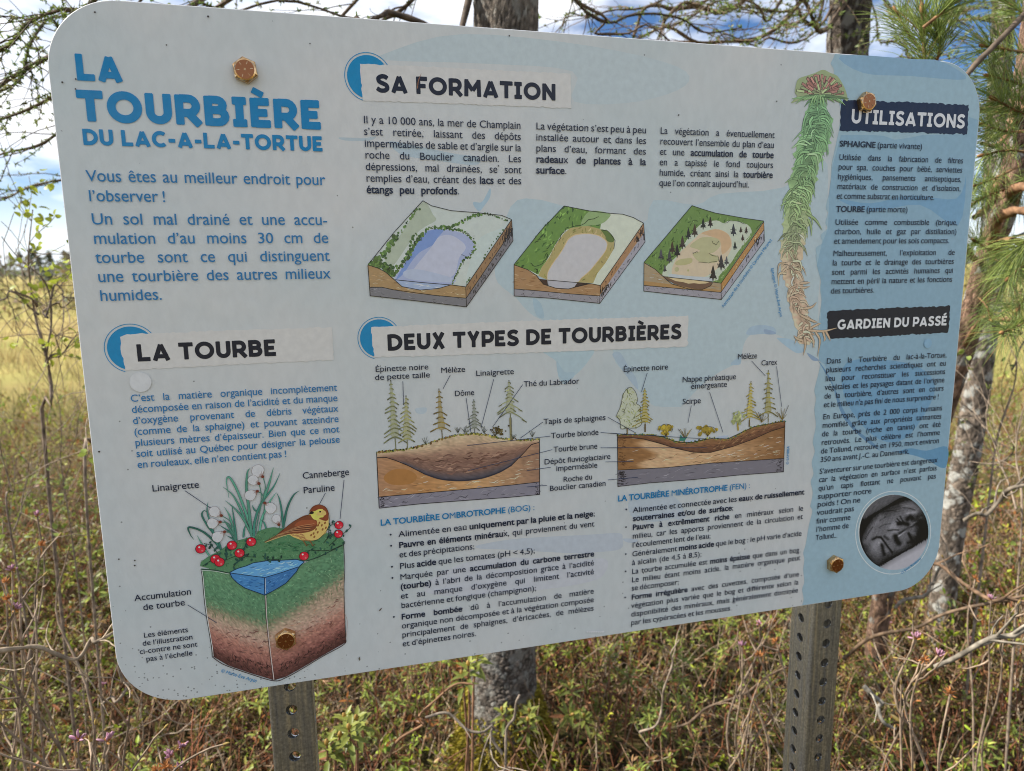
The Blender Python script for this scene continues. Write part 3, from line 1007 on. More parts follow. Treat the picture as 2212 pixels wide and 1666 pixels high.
def banner(name, crop, q, col, amp, z, circ=None, crop2=None):
    """Torn-edged strip, with the blue ringed disc behind its left end."""
    if circ:
        k = Ink(z)
        c0 = mm(crop, [circ[:2]])[0]; e = mm(crop, [(circ[0] + circ[2], circ[1])])[0]
        r = np.linalg.norm(e - c0)
        xb, yb = np.median(q[[0, -1], 0]) + 1.5, q[0, 1] + 1.5
        for rr_, ring in ((r * .9, False), (r, True)):       # the part of the circle left uncovered by the strip
            a1 = math.asin(np.clip((yb - c0[1]) / rr_, -1, 1)); a0 = math.acos(np.clip((xb - c0[0]) / rr_, -1, 1))
            ang = np.linspace(a0, 2 * math.pi + a1, 50)
            pts = c0 + np.stack([np.cos(ang), np.sin(ang)], -1) * rr_
            if ring: k.ribbon(pts, .6, A(0, 116, 162))
            else: k.poly(np.vstack([pts, [(xb, yb)]]), A(0, 116, 162))
        part(k.build('disc', M_PRINT, sign))
    b_ = Ink(z + .06)
    b_.poly(torn(q, 2.4, amp), col)
    return part(b_.build(name, M_PRINT, sign))


PAPER = A(183, 181, 179)
banner('paper_strip', 'c2', mm('c2', [(150, 403), (700, 428), (1476, 465), (1482, 682), (700, 652), (170, 634), (156, 500)]), PAPER, .35, .3, (203, 486, 146))
banner('paper_strip', 'c4', mm('c4', [(757, 540), (800, 522), (1500, 497), (2092, 480), (2102, 684), (1500, 712), (790, 750), (760, 620)]), PAPER, .35, .3, (828, 612, 168))
banner('paper_strip', 'c5', X(('c5', [(222, 478), (1200, 438), (2200, 408)]), ('c6', [(100, 404), (96, 592)]), ('c5', [(2200, 600), (1200, 640), (240, 668), (226, 560)])), PAPER, .35, .3, (272, 548, 133))
banner('dark_strip', 'c3', mm('c3', [(1075, 628), (1866, 660), (1856, 846), (1052, 822), (1062, 740), (1060, 690)]), A(22, 34, 58), .5, .3)
banner('dark_strip', 'c6', mm('c6', [(973, 390), (990, 375), (1300, 362), (1750, 344), (1744, 470), (1736, 512), (1400, 532), (1000, 551), (978, 540)]), A(17, 24, 40), .5, .3)

# ------------------------------------------------------------------ the sign: headings
part(heading('LA', 'c1', (487, 509), (778, 518), 167, BLUE, 'title_lettering', sign, .5, .125))
part(heading('TOURBIÈRE', 'c1', (497, 764), (2027, 816), 195, BLUE, 'title_lettering', sign, .5, .125))
part(heading('DU LAC-A-LA-TORTUE', 'c1', (527, 914), (2035, 953), 101, BLUE, 'title_lettering', sign, .5, .115))
part(heading('LA TOURBE', 'c4', (868, 694), (1742, 658), 108, NAVY, 'heading_lettering', sign, .5))
part(heading('SA FORMATION', 'c2', (252, 583), (1382, 632), 111, NAVY, 'heading_lettering', sign, .5))
part(heading('DEUX TYPES DE TOURBIÈRES', 'c5', (325, 629), (2172, 549), 103, NAVY, 'heading_lettering', sign, .5))
part(heading('UTILISATIONS', 'c3', (1125, 780), (1838, 806), 90, A(205, 205, 205), 'heading_lettering', sign, .5, .105))
part(heading('GARDIEN DU PASSÉ', 'c6', (1037, 492), (1725, 468), 62, A(205, 205, 205), 'heading_lettering', sign, .5, .11))

# ------------------------------------------------------------------ the sign: running text
TZ = .95


def block(name, col, paras):
    ty = Type(TZ)
    for crop, cap, lines in paras:
        if lines[0][0] == '.': ty.dot(mm(crop, [(lines[0][1][0] + 5, lines[0][1][1] - 7)])[0], .95)
        else: ty.para(crop, cap, lines)
    return part(ty.build(name, M_PRINT, sign, col))


block('paragraph', BODY, [
    ('c1', 70, [("Vous êtes au meilleur endroit pour", (545, 1144), (2050, 1164)), ("l’observer !", (562, 1268), (1050, 1271))]),
    ('c1', 70, [("Un sol mal drainé et une accu-", (578, 1415), (2065, 1416)), ("mulation d’au moins 30 cm de", (592, 1535), (2070, 1530)),
                ("tourbe sont ce qui distinguent", (604, 1652), (2078, 1642)), ("une tourbière des autres milieux", ('c4', 617, 197), ('c4', 2087, 172)),
                ("humides.", ('c4', 628, 312), ('c4', 1027, 308))])])
block('paragraph', BODY, [
    ('c4', 44, [("C’est la matière organique incomplètement", (822, 950), (2123, 878)), ("décomposée en raison de l’acidité et du manque", (830, 1018), (2127, 942)),
                ("d’oxygène provenant de débris végétaux", (838, 1088), (2132, 1005)), ("(comme de la sphaigne) et pouvant atteindre", (846, 1157), (2135, 1072)),
                ("plusieurs mètres d’épaisseur. Bien que ce mot", (853, 1228), (2138, 1138)), ("soit utilisé au Québec pour désigner la pelouse", (860, 1297), (2142, 1205)),
                ("en rouleaux, elle n’en contient pas !", (866, 1364), (1808, 1292))])])
block('paragraph', DARK, [
    ('c2', 47, [("Il y a 10 000 ans, la mer de Champlain", (173, 780), (1163, 810)), ("s’est retirée, laissant des dépôts", (175, 855), (1165, 882)),
                ("imperméables de sable et d’argile sur la", (178, 928), (1165, 950)), ("roche du Bouclier canadien. Les", (181, 1001), (1166, 1020)),
                ("dépressions, mal drainées, se sont", (185, 1075), (1166, 1090)), ("remplies d’eau, créant des *lacs* et des", (188, 1148), (1167, 1160)),
                ("*étangs peu profonds*.", (190, 1217), (778, 1222))])])
block('paragraph', DARK, [
    ('c2', 43, [("La végétation s’est peu à peu", (1258, 818), (1953, 838)), ("installée autour et dans les", (1257, 888), (1953, 907)),
                ("plans d’eau, formant des", (1257, 957), (1951, 973)), ("*radeaux de plantes à la*", (1257, 1027), (1950, 1038)), ("*surface*.", (1257, 1093), (1455, 1095))])])
block('paragraph', DARK, [
    ('c2', 41, [("La végétation a éventuellement", (2040, 848), ('c3', 640, 868)), ("recouvert l’ensemble du plan d’eau", (2038, 912), ('c3', 638, 932)),
                ("et une *accumulation de tourbe*", (2036, 978), ('c3', 636, 993)), ("en a tapissé le fond toujours", (2034, 1043), ('c3', 634, 1058)),
                ("humide, créant ainsi la *tourbière*", (2032, 1110), ('c3', 630, 1120)), ("que l’on connaît aujourd’hui.", (2030, 1172), ('c3', 483, 1180))])])
block('paragraph', DARK, [
    ('c3', 36, [("*SPHAIGNE* (partie vivante)", (1050, 926), (1572, 938))]),
    ('c3', 36, [("Utilisée dans la fabrication de filtres", (1046, 1011), (1828, 1026)), ("pour spa, couches pour bébé, serviettes", (1042, 1072), (1824, 1085)),
                ("hygiéniques, pansements antiseptiques,", (1038, 1133), (1818, 1143)), ("matériaux de construction et d’isolation,", (1035, 1193), (1813, 1202)),
                ("et comme substrat en horticulture.", (1031, 1252), (1648, 1259))]),
    ('c3', 36, [("*TOURBE* (partie morte)", (1029, 1333), (1480, 1338))]),
    ('c3', 35, [("Utilisée comme combustible (brique,", (1022, 1415), (1793, 1418)), ("charbon, huile et gaz par distillation)", (1018, 1474), (1788, 1475)),
                ("et amendement pour les sols compacts.", (1013, 1533), (1742, 1532))]),
    ('c3', 35, [("Malheureusement, l’exploitation de", (1008, 1611), (1775, 1606)), ("la tourbe et le drainage des tourbières", ('c6', 1005, 88), ('c6', 1770, 82)),
                ("sont parmi les activités humaines qui", ('c6', 1001, 150), ('c6', 1765, 139)), ("mettent en péril la nature et les fonctions", ('c6', 998, 209), ('c6', 1760, 194)),
                ("des tourbières.", ('c6', 994, 266), ('c6', 1270, 262))])])
block('paragraph', DARK, [
    ('c6', 34, [("Dans la Tourbière du lac-à-la-Tortue,", (968, 708), (1724, 671)), ("plusieurs recherches scientifiques ont eu", (964, 761), (1720, 722)),
                ("lieu pour reconstituer les successions", (961, 815), (1715, 776)), ("végétales et les paysages datant de l’origine", (957, 868), (1711, 828)),
                ("de la tourbière, d’autres sont en cours", (954, 925), (1706, 880)), ("et le milieu n'a pas fini de nous surprendre !", (950, 980), (1675, 936))]),
    ('c6', 33, [("En Europe, près de 2 000 corps humains", (946, 1055), (1696, 1004)), ("momifiés grâce aux propriétés tannantes", (942, 1109), (1690, 1055)),
                ("de la tourbe (riche en tanins) ont été", (939, 1163), (1687, 1106)), ("retrouvés. Le plus célèbre est l’homme", (935, 1217), (1682, 1158)),
                ("de Tollund, retrouvé en 1950, mort environ", (932, 1270), (1676, 1210)), ("350 ans avant J.-C. au Danemark.", (928, 1325), (1490, 1275))]),
    ('c6', 32, [("S’aventurer sur une tourbière est dangereux", (924, 1397), (1667, 1330)), ("car la végétation en surface n’est parfois", (920, 1450), (1662, 1381)),
                ("qu’un tapis flottant ne pouvant pas", (917, 1503), (1657, 1432))]),
    ('c6', 32, [("supporter notre", (913, 1556), (1252, 1525))]), ('c6', 32, [("poids ! On ne", (910, 1608), (1182, 1580))]),
    ('c9', 32, [("voudrait pas", (907, 50), (1142, 27))]), ('c9', 32, [("finir comme", (904, 103), (1120, 82))]),
    ('c9', 32, [("l’homme de", (902, 155), (1108, 133))]), ('c9', 32, [("Tollund...", (899, 207), (1038, 193))])])

ty = Type(TZ)
ty.free('c8', 37, "*LA TOURBIÈRE OMBROTROPHE* (BOG) :", (278, 115), (1250, 20))
part(ty.build('subheading', M_PRINT, sign, A(0, 105, 152)))
ty = Type(TZ)
ty.free('c5', 36, "*LA TOURBIÈRE MINÉROTROPHE* (FEN) :", (1772, 1570), (488, 1492), 'c6')
part(ty.build('subheading', M_PRINT, sign, A(0, 105, 152)))

block('bullet_list', DARK, [
    ('c8', 36, [("Alimentée en eau *uniquement par la pluie et la neige*;", (392, 185), (1630, 60))]),
    ('c8', 36, [("*Pauvre en éléments minéraux*, qui proviennent du vent", (395, 257), (1625, 122)), ("et des précipitations;", (396, 316), (872, 266))]),
    ('c8', 36, [("Plus *acide* que les tomates (pH < 4,5);", (399, 387), (1252, 291))]),
    ('c8', 35, [("Marquée par une *accumulation du carbone terrestre*", (401, 458), (1624, 310)), ("*(tourbe)* à l’abri de la décomposition grâce à l’acidité", (404, 516), (1623, 367)),
                ("et au manque d’oxygène qui limitent l’activité", (406, 573), (1623, 423)), ("bactérienne et fongique (champignon);", (408, 632), (1260, 530))]),
    ('c8', 34, [("*Forme bombée* dû à l’accumulation de matière", (411, 704), (1622, 545)), ("organique non décomposée et à la végétation composée", (412, 761), (1622, 600)),
                ("principalement de sphaignes, d’éricacées, de mélèzes", (414, 818), (1622, 655)), ("et d’épinettes noires.", (416, 873), (883, 812))]),
    ('c8', 50, [(".", (338, 180), (346, 179))]), ('c8', 50, [(".", (341, 250), (349, 249))]), ('c8', 50, [(".", (346, 382), (354, 381))]),
    ('c8', 50, [(".", (349, 452), (357, 451))]), ('c8', 50, [(".", (358, 697), (366, 696))])])
block('bullet_list', DARK, [
    ('c8', 33, [("Alimentée et connectée avec les *eaux de ruissellement*", (1868, 28), ('c6', 828, 1536)), ("*souterraines et/ou de surface*;", (1866, 85), ('c9', 383, 24))]),
    ('c8', 33, [("*Pauvre à extrêmement riche* en minéraux selon le", (1865, 140), ('c9', 822, 26)), ("milieu, car les apports proviennent de la circulation et", (1864, 196), ('c9', 818, 80)),
                ("l’écoulement lent de l’eau;", (1863, 251), ('c9', 240, 199))]),
    ('c8', 32, [("Généralement *moins acide* que le bog : le pH varie d’acide", (1862, 309), ('c9', 812, 182)), ("à alcalin (de 4,5 à 8,5);", (1861, 362), ('c9', 183, 314))]),
    ('c8', 32, [("La tourbe accumulée est *moins épaisse* que dans un bog.", (1860, 417), ('c9', 805, 287)), ("Le milieu étant moins acide, la matière organique peut", (1859, 470), ('c9', 803, 338)),
                ("se décomposer;", (1858, 526), ('c9', 40, 486))]),
    ('c8', 31, [("*Forme irrégulière* avec des cuvettes, composée d’une", (1857, 579), ('c9', 797, 438)), ("végétation plus variée que le bog et différente selon la", (1856, 633), ('c9', 793, 490)),
                ("disponibilité des minéraux, mais généralement dominée", (1855, 687), ('c9', 790, 540)), ("par les cypéracées et les mousses.", (1853, 742), ('c9', 373, 648))]),
    ('c8', 46, [(".", (1821, 22), (1828, 21))]), ('c8', 46, [(".", (1819, 133), (1826, 132))]), ('c8', 46, [(".", (1818, 302), (1825, 301))]),
    ('c8', 46, [(".", (1817, 411), (1824, 410))]), ('c8', 46, [(".", (1814, 575), (1821, 574))])])

# ------------------------------------------------------------------ the sign: captions and credits
ty = Type(TZ)
for crop, cap, t_, l, r in (
        ('c4', 40, "Linaigrette", (958, 1510), (1257, 1488)), ('c4', 40, "Canneberge", (1905, 1430), (2200, 1408)), ('c4', 40, "Paruline", (1910, 1522), (2110, 1506)),
        ('c7', 38, "Accumulation", (848, 589), (1208, 551)), ('c7', 38, "de tourbe", (902, 648), (1168, 618)),
        ('c7', 31, "Les éléments", (905, 818), (1187, 788)), ('c7', 31, "de l’illustration", (898, 869), (1217, 834)),
        ('c7', 31, "ci-contre ne sont", (880, 921), (1245, 880)), ('c7', 31, "pas à l’échelle", (921, 970), (1215, 932)),
        ('c5', 34, "Épinette noire", (245, 760), (582, 743)), ('c5', 34, "de petite taille", (243, 811), (592, 794)), ('c5', 34, "Mélèze", (658, 768), (813, 757)),
        ('c5', 34, "Linaigrette", (878, 788), (1120, 770)), ('c5', 34, "Dôme", (745, 912), (870, 905)), ('c5', 34, "Thé du Labrador", (1180, 852), (1530, 833)),
        ('c5', 34, "Tapis de sphaignes", (1305, 1088), (1697, 1062)), ('c5', 34, "Tourbe blonde", (1353, 1176), (1652, 1155)), ('c5', 34, "Tourbe brune", (1368, 1263), (1645, 1242)),
        ('c5', 33, "Dépôt fluvioglaciaire", (1308, 1342), (1727, 1305)), ('c5', 33, "imperméable", (1383, 1383), (1645, 1360)), ('c5', 33, "Roche du", (1428, 1450), (1613, 1436)),
        ('c5', 33, "Bouclier canadien", (1342, 1505), (1698, 1478)), ('c5', 34, "Épinette noire", (1806, 758), (2090, 745)),
        ('c6', 34, "Mélèze", (408, 682), (533, 673)), ('c6', 33, "Carex", (557, 719), (658, 714)), ('c6', 34, "Nappe phréatique", (60, 826), (400, 804)),
        ('c6', 34, "émergeante", (115, 867), (343, 853)), ('c6', 34, "Scirpe", (62, 963), (178, 956))):
    ty = Type(TZ); ty.free(crop, cap, t_, l, r)
    part(ty.build('caption_lettering', M_PRINT, sign, DARK))


def slanted(text, a, b, capmm):
    ws = runs(text); ty = Type(TZ)
    ty.line(text, a, b, np.linalg.norm(b - a) / (1.02 * (sum(wwidth(w) for w in ws) + GAP * (len(ws) - 1))))
    part(ty.build('credit_lettering', M_PRINT, sign, A(20, 110, 160)))


def M1(c, p): return mm(c, [p])[0]


slanted("© Marie-Ève Arpin", M1('c7', (1390, 1036)), M1('c7', (1613, 1103)), 3.4)
slanted("Formation de la tourbière © Caroline Macarez", M1('c6', (322, 357)), M1('c3', (627, 1512)), 3.4)
slanted("Sphaigne © Marie-Ève Arpin", M1('c6', (619, 108)), M1('c6', (677, 415)), 3.4)
slanted("© SAMBBA", M1('c6', (731, 1340)), M1('c6', (736, 1225)), 3.4)
slanted("© Sven Rosborn", M1('c9', (1443, 422)), M1('c9', (1566, 330)), 3.2)

# ------------------------------------------------------------------ the sign: leader lines
for c_, a_, b_ in (('c5', (420, 818), (425, 967)), ('c5', (719, 778), (673, 865)), ('c5', (818, 922), (848, 1138)), ('c5', (992, 805), (912, 1110)), ('c5', (1175, 838), (985, 1105)),
                   ('c5', (1303, 1073), (1160, 1175)), ('c5', (1348, 1163), (825, 1222)), ('c5', (1360, 1248), (830, 1380)), ('c5', (1352, 1358), (1200, 1380)), ('c5', (1328, 1472), (1200, 1482)),
                   ('c5', (1712, 1045), (1885, 1142)), ('d7', (0, 942), (1150, 1010)), ('c5', (1665, 1140), (1778, 1149)), ('d7', (0, 1112), (1160, 1112)), ('c5', (1665, 1236), (1778, 1237)),
                   ('c5', (1695, 1325), (1872, 1322)), ('c5', (1712, 1438), (1900, 1421)), ('c5', (1958, 765), (1922, 885)), ('c6', (497, 690), (585, 785)), ('c6', (655, 725), (687, 978)),
                   ('c6', (233, 885), (318, 1140)), ('c6', (118, 970), (97, 1080)), ('c4', (1165, 1505), (1350, 1630)), ('c4', (2050, 1520), (2012, 1590)), ('d1', (2063, 337), (2014, 815)),
                   ('c7', (1183, 615), (1365, 727))):
    ld = Ink(.9); ld.ribbon(mm(c_, [a_, b_]), .55, A(50, 58, 80))
    part(ld.build('leader_line', M_PRINT, sign))

# ------------------------------------------------------------------ the sign: painted illustrations
def nz(a, s=.1):
    return np.clip(np.asarray(a, float) * (1 + rng.normal() * s), 0, 255)


def mixc(stops, v):
    """Piecewise colour ramp in picture values."""
    ps = [p for p, _ in stops]
    return np.array([np.interp(v, ps, [c[i] for _, c in stops]) for i in range(3)])


LINE = A(30, 28, 26)


class Draw(Ink):
    def __init__(s, z=.25, dz=.0006):
        super().__init__(z, dz)
        s.crop = None

    def P(s, pts, col, smooth=False, k=5):
        s.poly(C(s.crop, pts, True, k) if smooth else mm(s.crop, pts), A(*col) if len(col) == 3 and max(col) > 1 else col)

    def L(s, pts, w, col=None, smooth=True, taper=False, k=5, closed=False):
        q = C(s.crop, pts, closed, k) if smooth and len(pts) > 2 else mm(s.crop, pts)
        if taper: w = w * np.interp(np.linspace(0, 1, len(q)), [0, .15, .6, 1], [.8, 1, .8, .12])
        s.ribbon(q, w, LINE if col is None else A(*col), closed=closed)

    def D(s, p, r, col, ry=None, rot=0, n=14):
        c = mm(s.crop, [p])[0]; t_ = np.linspace(0, 2 * math.pi, n, endpoint=False)
        e = np.stack([np.cos(t_) * r, np.sin(t_) * (ry or r)], -1)
        a = R(rot); e = e @ np.array([[math.cos(a), math.sin(a)], [-math.sin(a), math.cos(a)]])
        s.poly(c + e, A(*col))

    def dabs(s, poly, n, w, l, cols, ang=0, da=180, z=True):
        """Short brush marks scattered inside an outline (reference pixels)."""
        q = mm(s.crop, poly); lo, hi = q.min(0), q.max(0)
        k = 0; tries = 0
        x, y = q[:, 0], q[:, 1]; x2, y2 = np.roll(x, -1), np.roll(y, -1)
        while k < n and tries < n * 30:
            tries += 1
            p = lo + rng.random(2) * (hi - lo)
            inside = (((y > p[1]) != (y2 > p[1])) & (p[0] < (x2 - x) * (p[1] - y) / (y2 - y + 1e-12) + x)).sum() % 2
            if not inside: continue
            a = R(ang + rng.uniform(-da, da)); ln = l * rng.uniform(.5, 1.3)
            d = np.array([math.cos(a), math.sin(a)]) * ln / 2
            b = np.array([-d[1], d[0]]) * rng.uniform(-.4, .4)
            s.ribbon(np.array([p - d, p + b, p + d]), np.array([.3, 1, .3]) * w * rng.uniform(.6, 1.3), A(*nz(cols[rng.integers(len(cols))], .08)))
            k += 1


def spruce(d, xt, yt, xb, yb, w, col, dark=(52, 52, 42), n=10, droop=.45):
    """Little painted conifer from its tip to its foot: loose drooping strokes with ink lines."""
    t0, t1 = np.array([xt, yt], float), np.array([xb, yb], float)
    h = np.linalg.norm(t1 - t0)
    d.L([t0, t1], .8, nz(np.array(col) * .78, .05), smooth=False); d.L([t0, t0 + (t1 - t0) * .12], .9, dark, smooth=False)
    pale_ = np.array(col) * .55 + np.array((176, 177, 178)) * .45
    d.P([t0, t0 + (t1 - t0) * .55 + [w * .2, 0], t0 + (t1 - t0) * .8 + [w * .3, 0], t0 + (t1 - t0) * .8 - [w * .3, 0], t0 + (t1 - t0) * .5 - [w * .2, 0]], pale_, True, 3)
    m_ = int(n * 1.05)
    for i in range(m_):
        f = .06 + .82 * i / m_
        p = t0 + (t1 - t0) * f
        for sg in (-1, 1):
            L_ = w * (.10 + 1.0 * f) * rng.uniform(.45, 1.35)
            e = p + np.array([sg * L_, L_ * droop * rng.uniform(.7, 1.5)])
            m2 = (p + e) / 2 + np.array([0, -L_ * .06])
            d.L([p, m2, e], h * .0011 + .55, nz(col, .14), k=3, taper=True)
            d.L([e - [sg * L_ * .3, L_ * .16], e], .9, nz(np.array(col) * .85, .14), smooth=False)
            if rng.random() < .6:
                d.L([m2 + (2, 8), e + (0, 9)], .32, dark, smooth=False)


# -- the block of living moss and peat, with bird, cranberries and cotton grass
d = Draw(); d.crop = 'd2'
greenL = [(0, (96, 134, 100)), (.28, (84, 122, 92)), (.40, (92, 122, 92)), (.46, (128, 124, 100)), (.54, (164, 142, 122)), (.63, (168, 138, 122)), (.72, (158, 112, 98)), (.82, (142, 96, 86)), (.90, (110, 70, 64)), (1, (72, 46, 43))]


def fnL(u, v):
    v2 = v - .04 * (u - .5) + rng.normal() * .022
    return A(*np.clip(nz(mixc(greenL, v2), .07), 5, 250))


def fnR(u, v):
    v2 = v + .13 * u + rng.normal() * .022
    if v2 > .58: v2 = max(.5, v2 - .11 * u)
    return A(*np.clip(nz(mixc(greenL, v2), .07), 5, 250))


d.patch(mm('d2', [(312, 255), (480, 268), (660, 305), (1090, 362)]), mm('d2', [(455, 1330), (640, 1440), (900, 1530), (1205, 1622)]), 44, 70, fnL)
d.patch(mm('d2', [(1090, 362), (1500, 230), (1800, 80), (2055, -55)]), mm('d2', [(1205, 1622), (1350, 1580), (1530, 1480), (1800, 1320), (2082, 1160)]), 44, 70, fnR)
gl = [(330, 280), (660, 320), (1080, 580), (1110, 830), (760, 800), (380, 760)]
d.dabs(gl, 170, .45, 2.6, [(60, 98, 76), (128, 164, 130), (70, 110, 84)])
gr = [(1110, 600), (1480, 280), (2040, 0), (2050, 420), (1700, 650), (1130, 860)]
d.dabs(gr, 210, .45, 2.6, [(60, 98, 72), (134, 166, 128), (72, 112, 80)])
d.dabs([(390, 760), (1110, 830), (1110, 900), (400, 850)], 40, .35, 5, [(96, 108, 80)], 90, 6)
d.dabs([(1130, 840), (2050, 420), (2050, 540), (1150, 940)], 50, .35, 6, [(96, 112, 80)], 90, 6)
d.dabs([(480, 1250), (1160, 1420), (1190, 1580), (640, 1420)], 120, .6, 4, [(46, 30, 30), (78, 54, 50), (96, 66, 58)], 70, 40)
d.dabs([(1200, 1450), (2070, 1000), (2070, 1140), (1300, 1580)], 130, .6, 4, [(46, 30, 30), (82, 56, 50), (100, 68, 60)], -40, 40)
d.dabs([(420, 950), (1130, 1000), (1150, 1350), (470, 1230)], 60, .7, 5, [(118, 82, 74), (150, 112, 98), (104, 72, 66)], 0, 30)
d.dabs([(1150, 1000), (2050, 600), (2060, 1000), (1200, 1400)], 70, .7, 5, [(124, 84, 74), (164, 122, 104), (110, 74, 66)], -25, 30)
for _ in range(26):
    d.D((rng.uniform(1500, 1900), rng.uniform(800, 1020)), rng.uniform(.3, .8), (176, 144, 130))
d.crop = 'd1'
top = [(300, 1390), (310, 1340), (400, 1275), (560, 1192), (650, 1120), (760, 1080), (880, 1045), (985, 1020), (1005, 965), (1110, 930), (1200, 915), (1300, 930), (1420, 960), (1600, 980), (1850, 985), (2040, 1050), (2070, 1095), (2050, 1135), (1900, 1210), (1600, 1330), (1100, 1320), (860, 1390), (660, 1475), (480, 1440)]
d.P(top, (78, 118, 84))
d.dabs(top, 420, .55, 2.6, [(52, 92, 66), (104, 142, 104), (60, 102, 62), (86, 126, 90)])
d.dabs([(990, 1110), (1750, 1080), (1700, 1200), (950, 1220)], 60, .7, 5, [(44, 88, 62), (60, 108, 72)], 10, 25)
d.L([(310, 1430), (480, 1440), (660, 1475)], .8, (40, 60, 52)); d.L([(310, 1440), (480, 1452), (655, 1486)], .5, (180, 190, 180))
d.L([(1600, 1330), (1760, 1275), (1900, 1205), (2050, 1130), (2065, 1085)], .8, (40, 60, 52))
# pond
d.crop = 'd2'
d.P([(665, 300), (760, 255), (860, 225), (950, 185), (1110, 160), (1300, 152), (1480, 140), (1578, 168), (1530, 215), (1500, 232), (1090, 362)], (92, 146, 188))
d.P([(665, 305), (1090, 362), (1092, 575), (850, 490), (720, 400), (675, 345)], (66, 120, 170))
d.P([(1090, 362), (1500, 232), (1480, 285), (1350, 430), (1200, 520), (1092, 575)], (58, 106, 156))
d.dabs([(700, 300), (1090, 180), (1500, 170), (1480, 225), (1090, 345)], 50, .8, 6, [(120, 168, 204), (74, 128, 178), (150, 186, 212)], -8, 10)
d.dabs([(700, 350), (1080, 390), (1080, 540), (850, 470)], 40, .7, 4, [(40, 88, 140), (84, 138, 184)], 10, 20)
d.dabs([(1110, 390), (1470, 270), (1300, 440), (1110, 550)], 40, .7, 4, [(36, 82, 132), (80, 130, 178)], -20, 20)
for ln in ([(665, 305), (850, 330), (1090, 362), (1300, 300), (1500, 232)], [(1091, 362), (1092, 570)], [(665, 300), (690, 360), (760, 430), (850, 490), (1092, 577), (1200, 522), (1350, 432), (1480, 290), (1520, 220), (1578, 170)], [(665, 298), (760, 250), (860, 222), (950, 183), (1110, 158), (1300, 150), (1480, 140), (1575, 166)]):
    d.L(ln, .7, (26, 44, 70), smooth=False)
d.L([(1104, 372), (1100, 560)], .35, (190, 205, 215), smooth=False); d.L([(1105, 580), (1120, 880), (1160, 1250), (1205, 1610)], .7, (186, 172, 168)); d.L([(1095, 580), (1112, 880), (1150, 1250), (1196, 1610)], .55, (70, 56, 52))
d.L([(312, 255), (330, 360), (342, 520), (360, 700), (378, 830), (410, 1020), (440, 1200), (450, 1330)], .6, (50, 50, 46)); d.L([(322, 265), (342, 380), (352, 520), (388, 830), (450, 1200), (462, 1322)], .5, (196, 196, 192))
d.L([(450, 1330), (540, 1395), (640, 1445), (900, 1535), (1205, 1624), (1350, 1585), (1540, 1482), (1800, 1325), (2060, 1180), (2085, 1100)], .8, (56, 40, 38))
d.L([(2085, 1100), (2070, 800), (2062, 500), (2072, 240), (2058, -55)], .6, (56, 52, 48))
d.L([(2070, 800), (2100, 880), (2098, 1000), (2085, 1120)], .3, (150, 120, 110))
# cotton grass
d.crop = 'd1'
G1, G2 = (56, 110, 96), (78, 132, 112)
for w, pts in ((2.2, [(960, 1040), (900, 850), (830, 650), (740, 430), (660, 305), (625, 350), (655, 560)]), (2.0, [(950, 1030), (870, 880), (800, 700), (700, 520), (580, 420)]),
               (1.8, [(940, 1030), (840, 830), (740, 700), (610, 590)]), (2.4, [(930, 1020), (900, 700), (870, 450), (880, 250), (912, 195)]), (2.2, [(960, 1020), (970, 850), (1040, 640), (1200, 420), (1280, 255)]),
               (2.2, [(1080, 560), (1140, 400), (1200, 185)]), (2.0, [(1030, 960), (1060, 800), (1150, 610), (1235, 490)]), (1.6, [(1320, 930), (1300, 720), (1275, 580), (1240, 495)]),
               (1.8, [(1320, 920), (1365, 690), (1440, 530), (1515, 468)]), (1.7, [(745, 1085), (700, 910), (660, 770), (600, 670)]), (1.6, [(748, 1080), (722, 860), (690, 640)]),
               (1.6, [(745, 1080), (640, 890), (585, 820)]), (1.5, [(740, 1080), (660, 970), (530, 885)]), (1.8, [(560, 1190), (480, 1090), (330, 965), (165, 915), (180, 1000), (228, 1068)]),
               (1.6, [(540, 1180), (470, 1000), (395, 900), (325, 770), (350, 712), (390, 735)]), (1.4, [(520, 1150), (440, 900), (388, 720), (400, 600)]), (1.4, [(412, 1260), (330, 1130), (265, 1015)]),
               (1.2, [(1110, 930), (1085, 860), (1050, 830)]), (1.6, [(832, 1040), (840, 950), (860, 880)]), (1.2, [(740, 1080), (690, 1050), (625, 1015)]), (1.3, [(560, 1190), (530, 1090), (450, 930)]), (1.2, [(990, 720), (960, 690), (938, 640)])):
    d.L(pts, w * .9 + .5, (30, 54, 52), taper=True, k=6); d.L(pts, w * .9, nz(G1 if rng.random() < .6 else G2, .1), taper=True, k=6)
for pts in ([(985, 1000), (1010, 820), (1070, 560), (1100, 420), (1072, 300)], [(1000, 900), (1050, 560), (1025, 380)], [(1090, 600), (1060, 510), (1000, 480)], [(745, 1080), (680, 860), (560, 768)], [(745, 1080), (660, 880), (550, 850)], [(740, 1085), (680, 990), (600, 970)], [(1080, 830), (1085, 700), (1095, 620)], [(1275, 920), (1268, 880)]):
    d.L(pts, .8, (70, 110, 96), k=5)
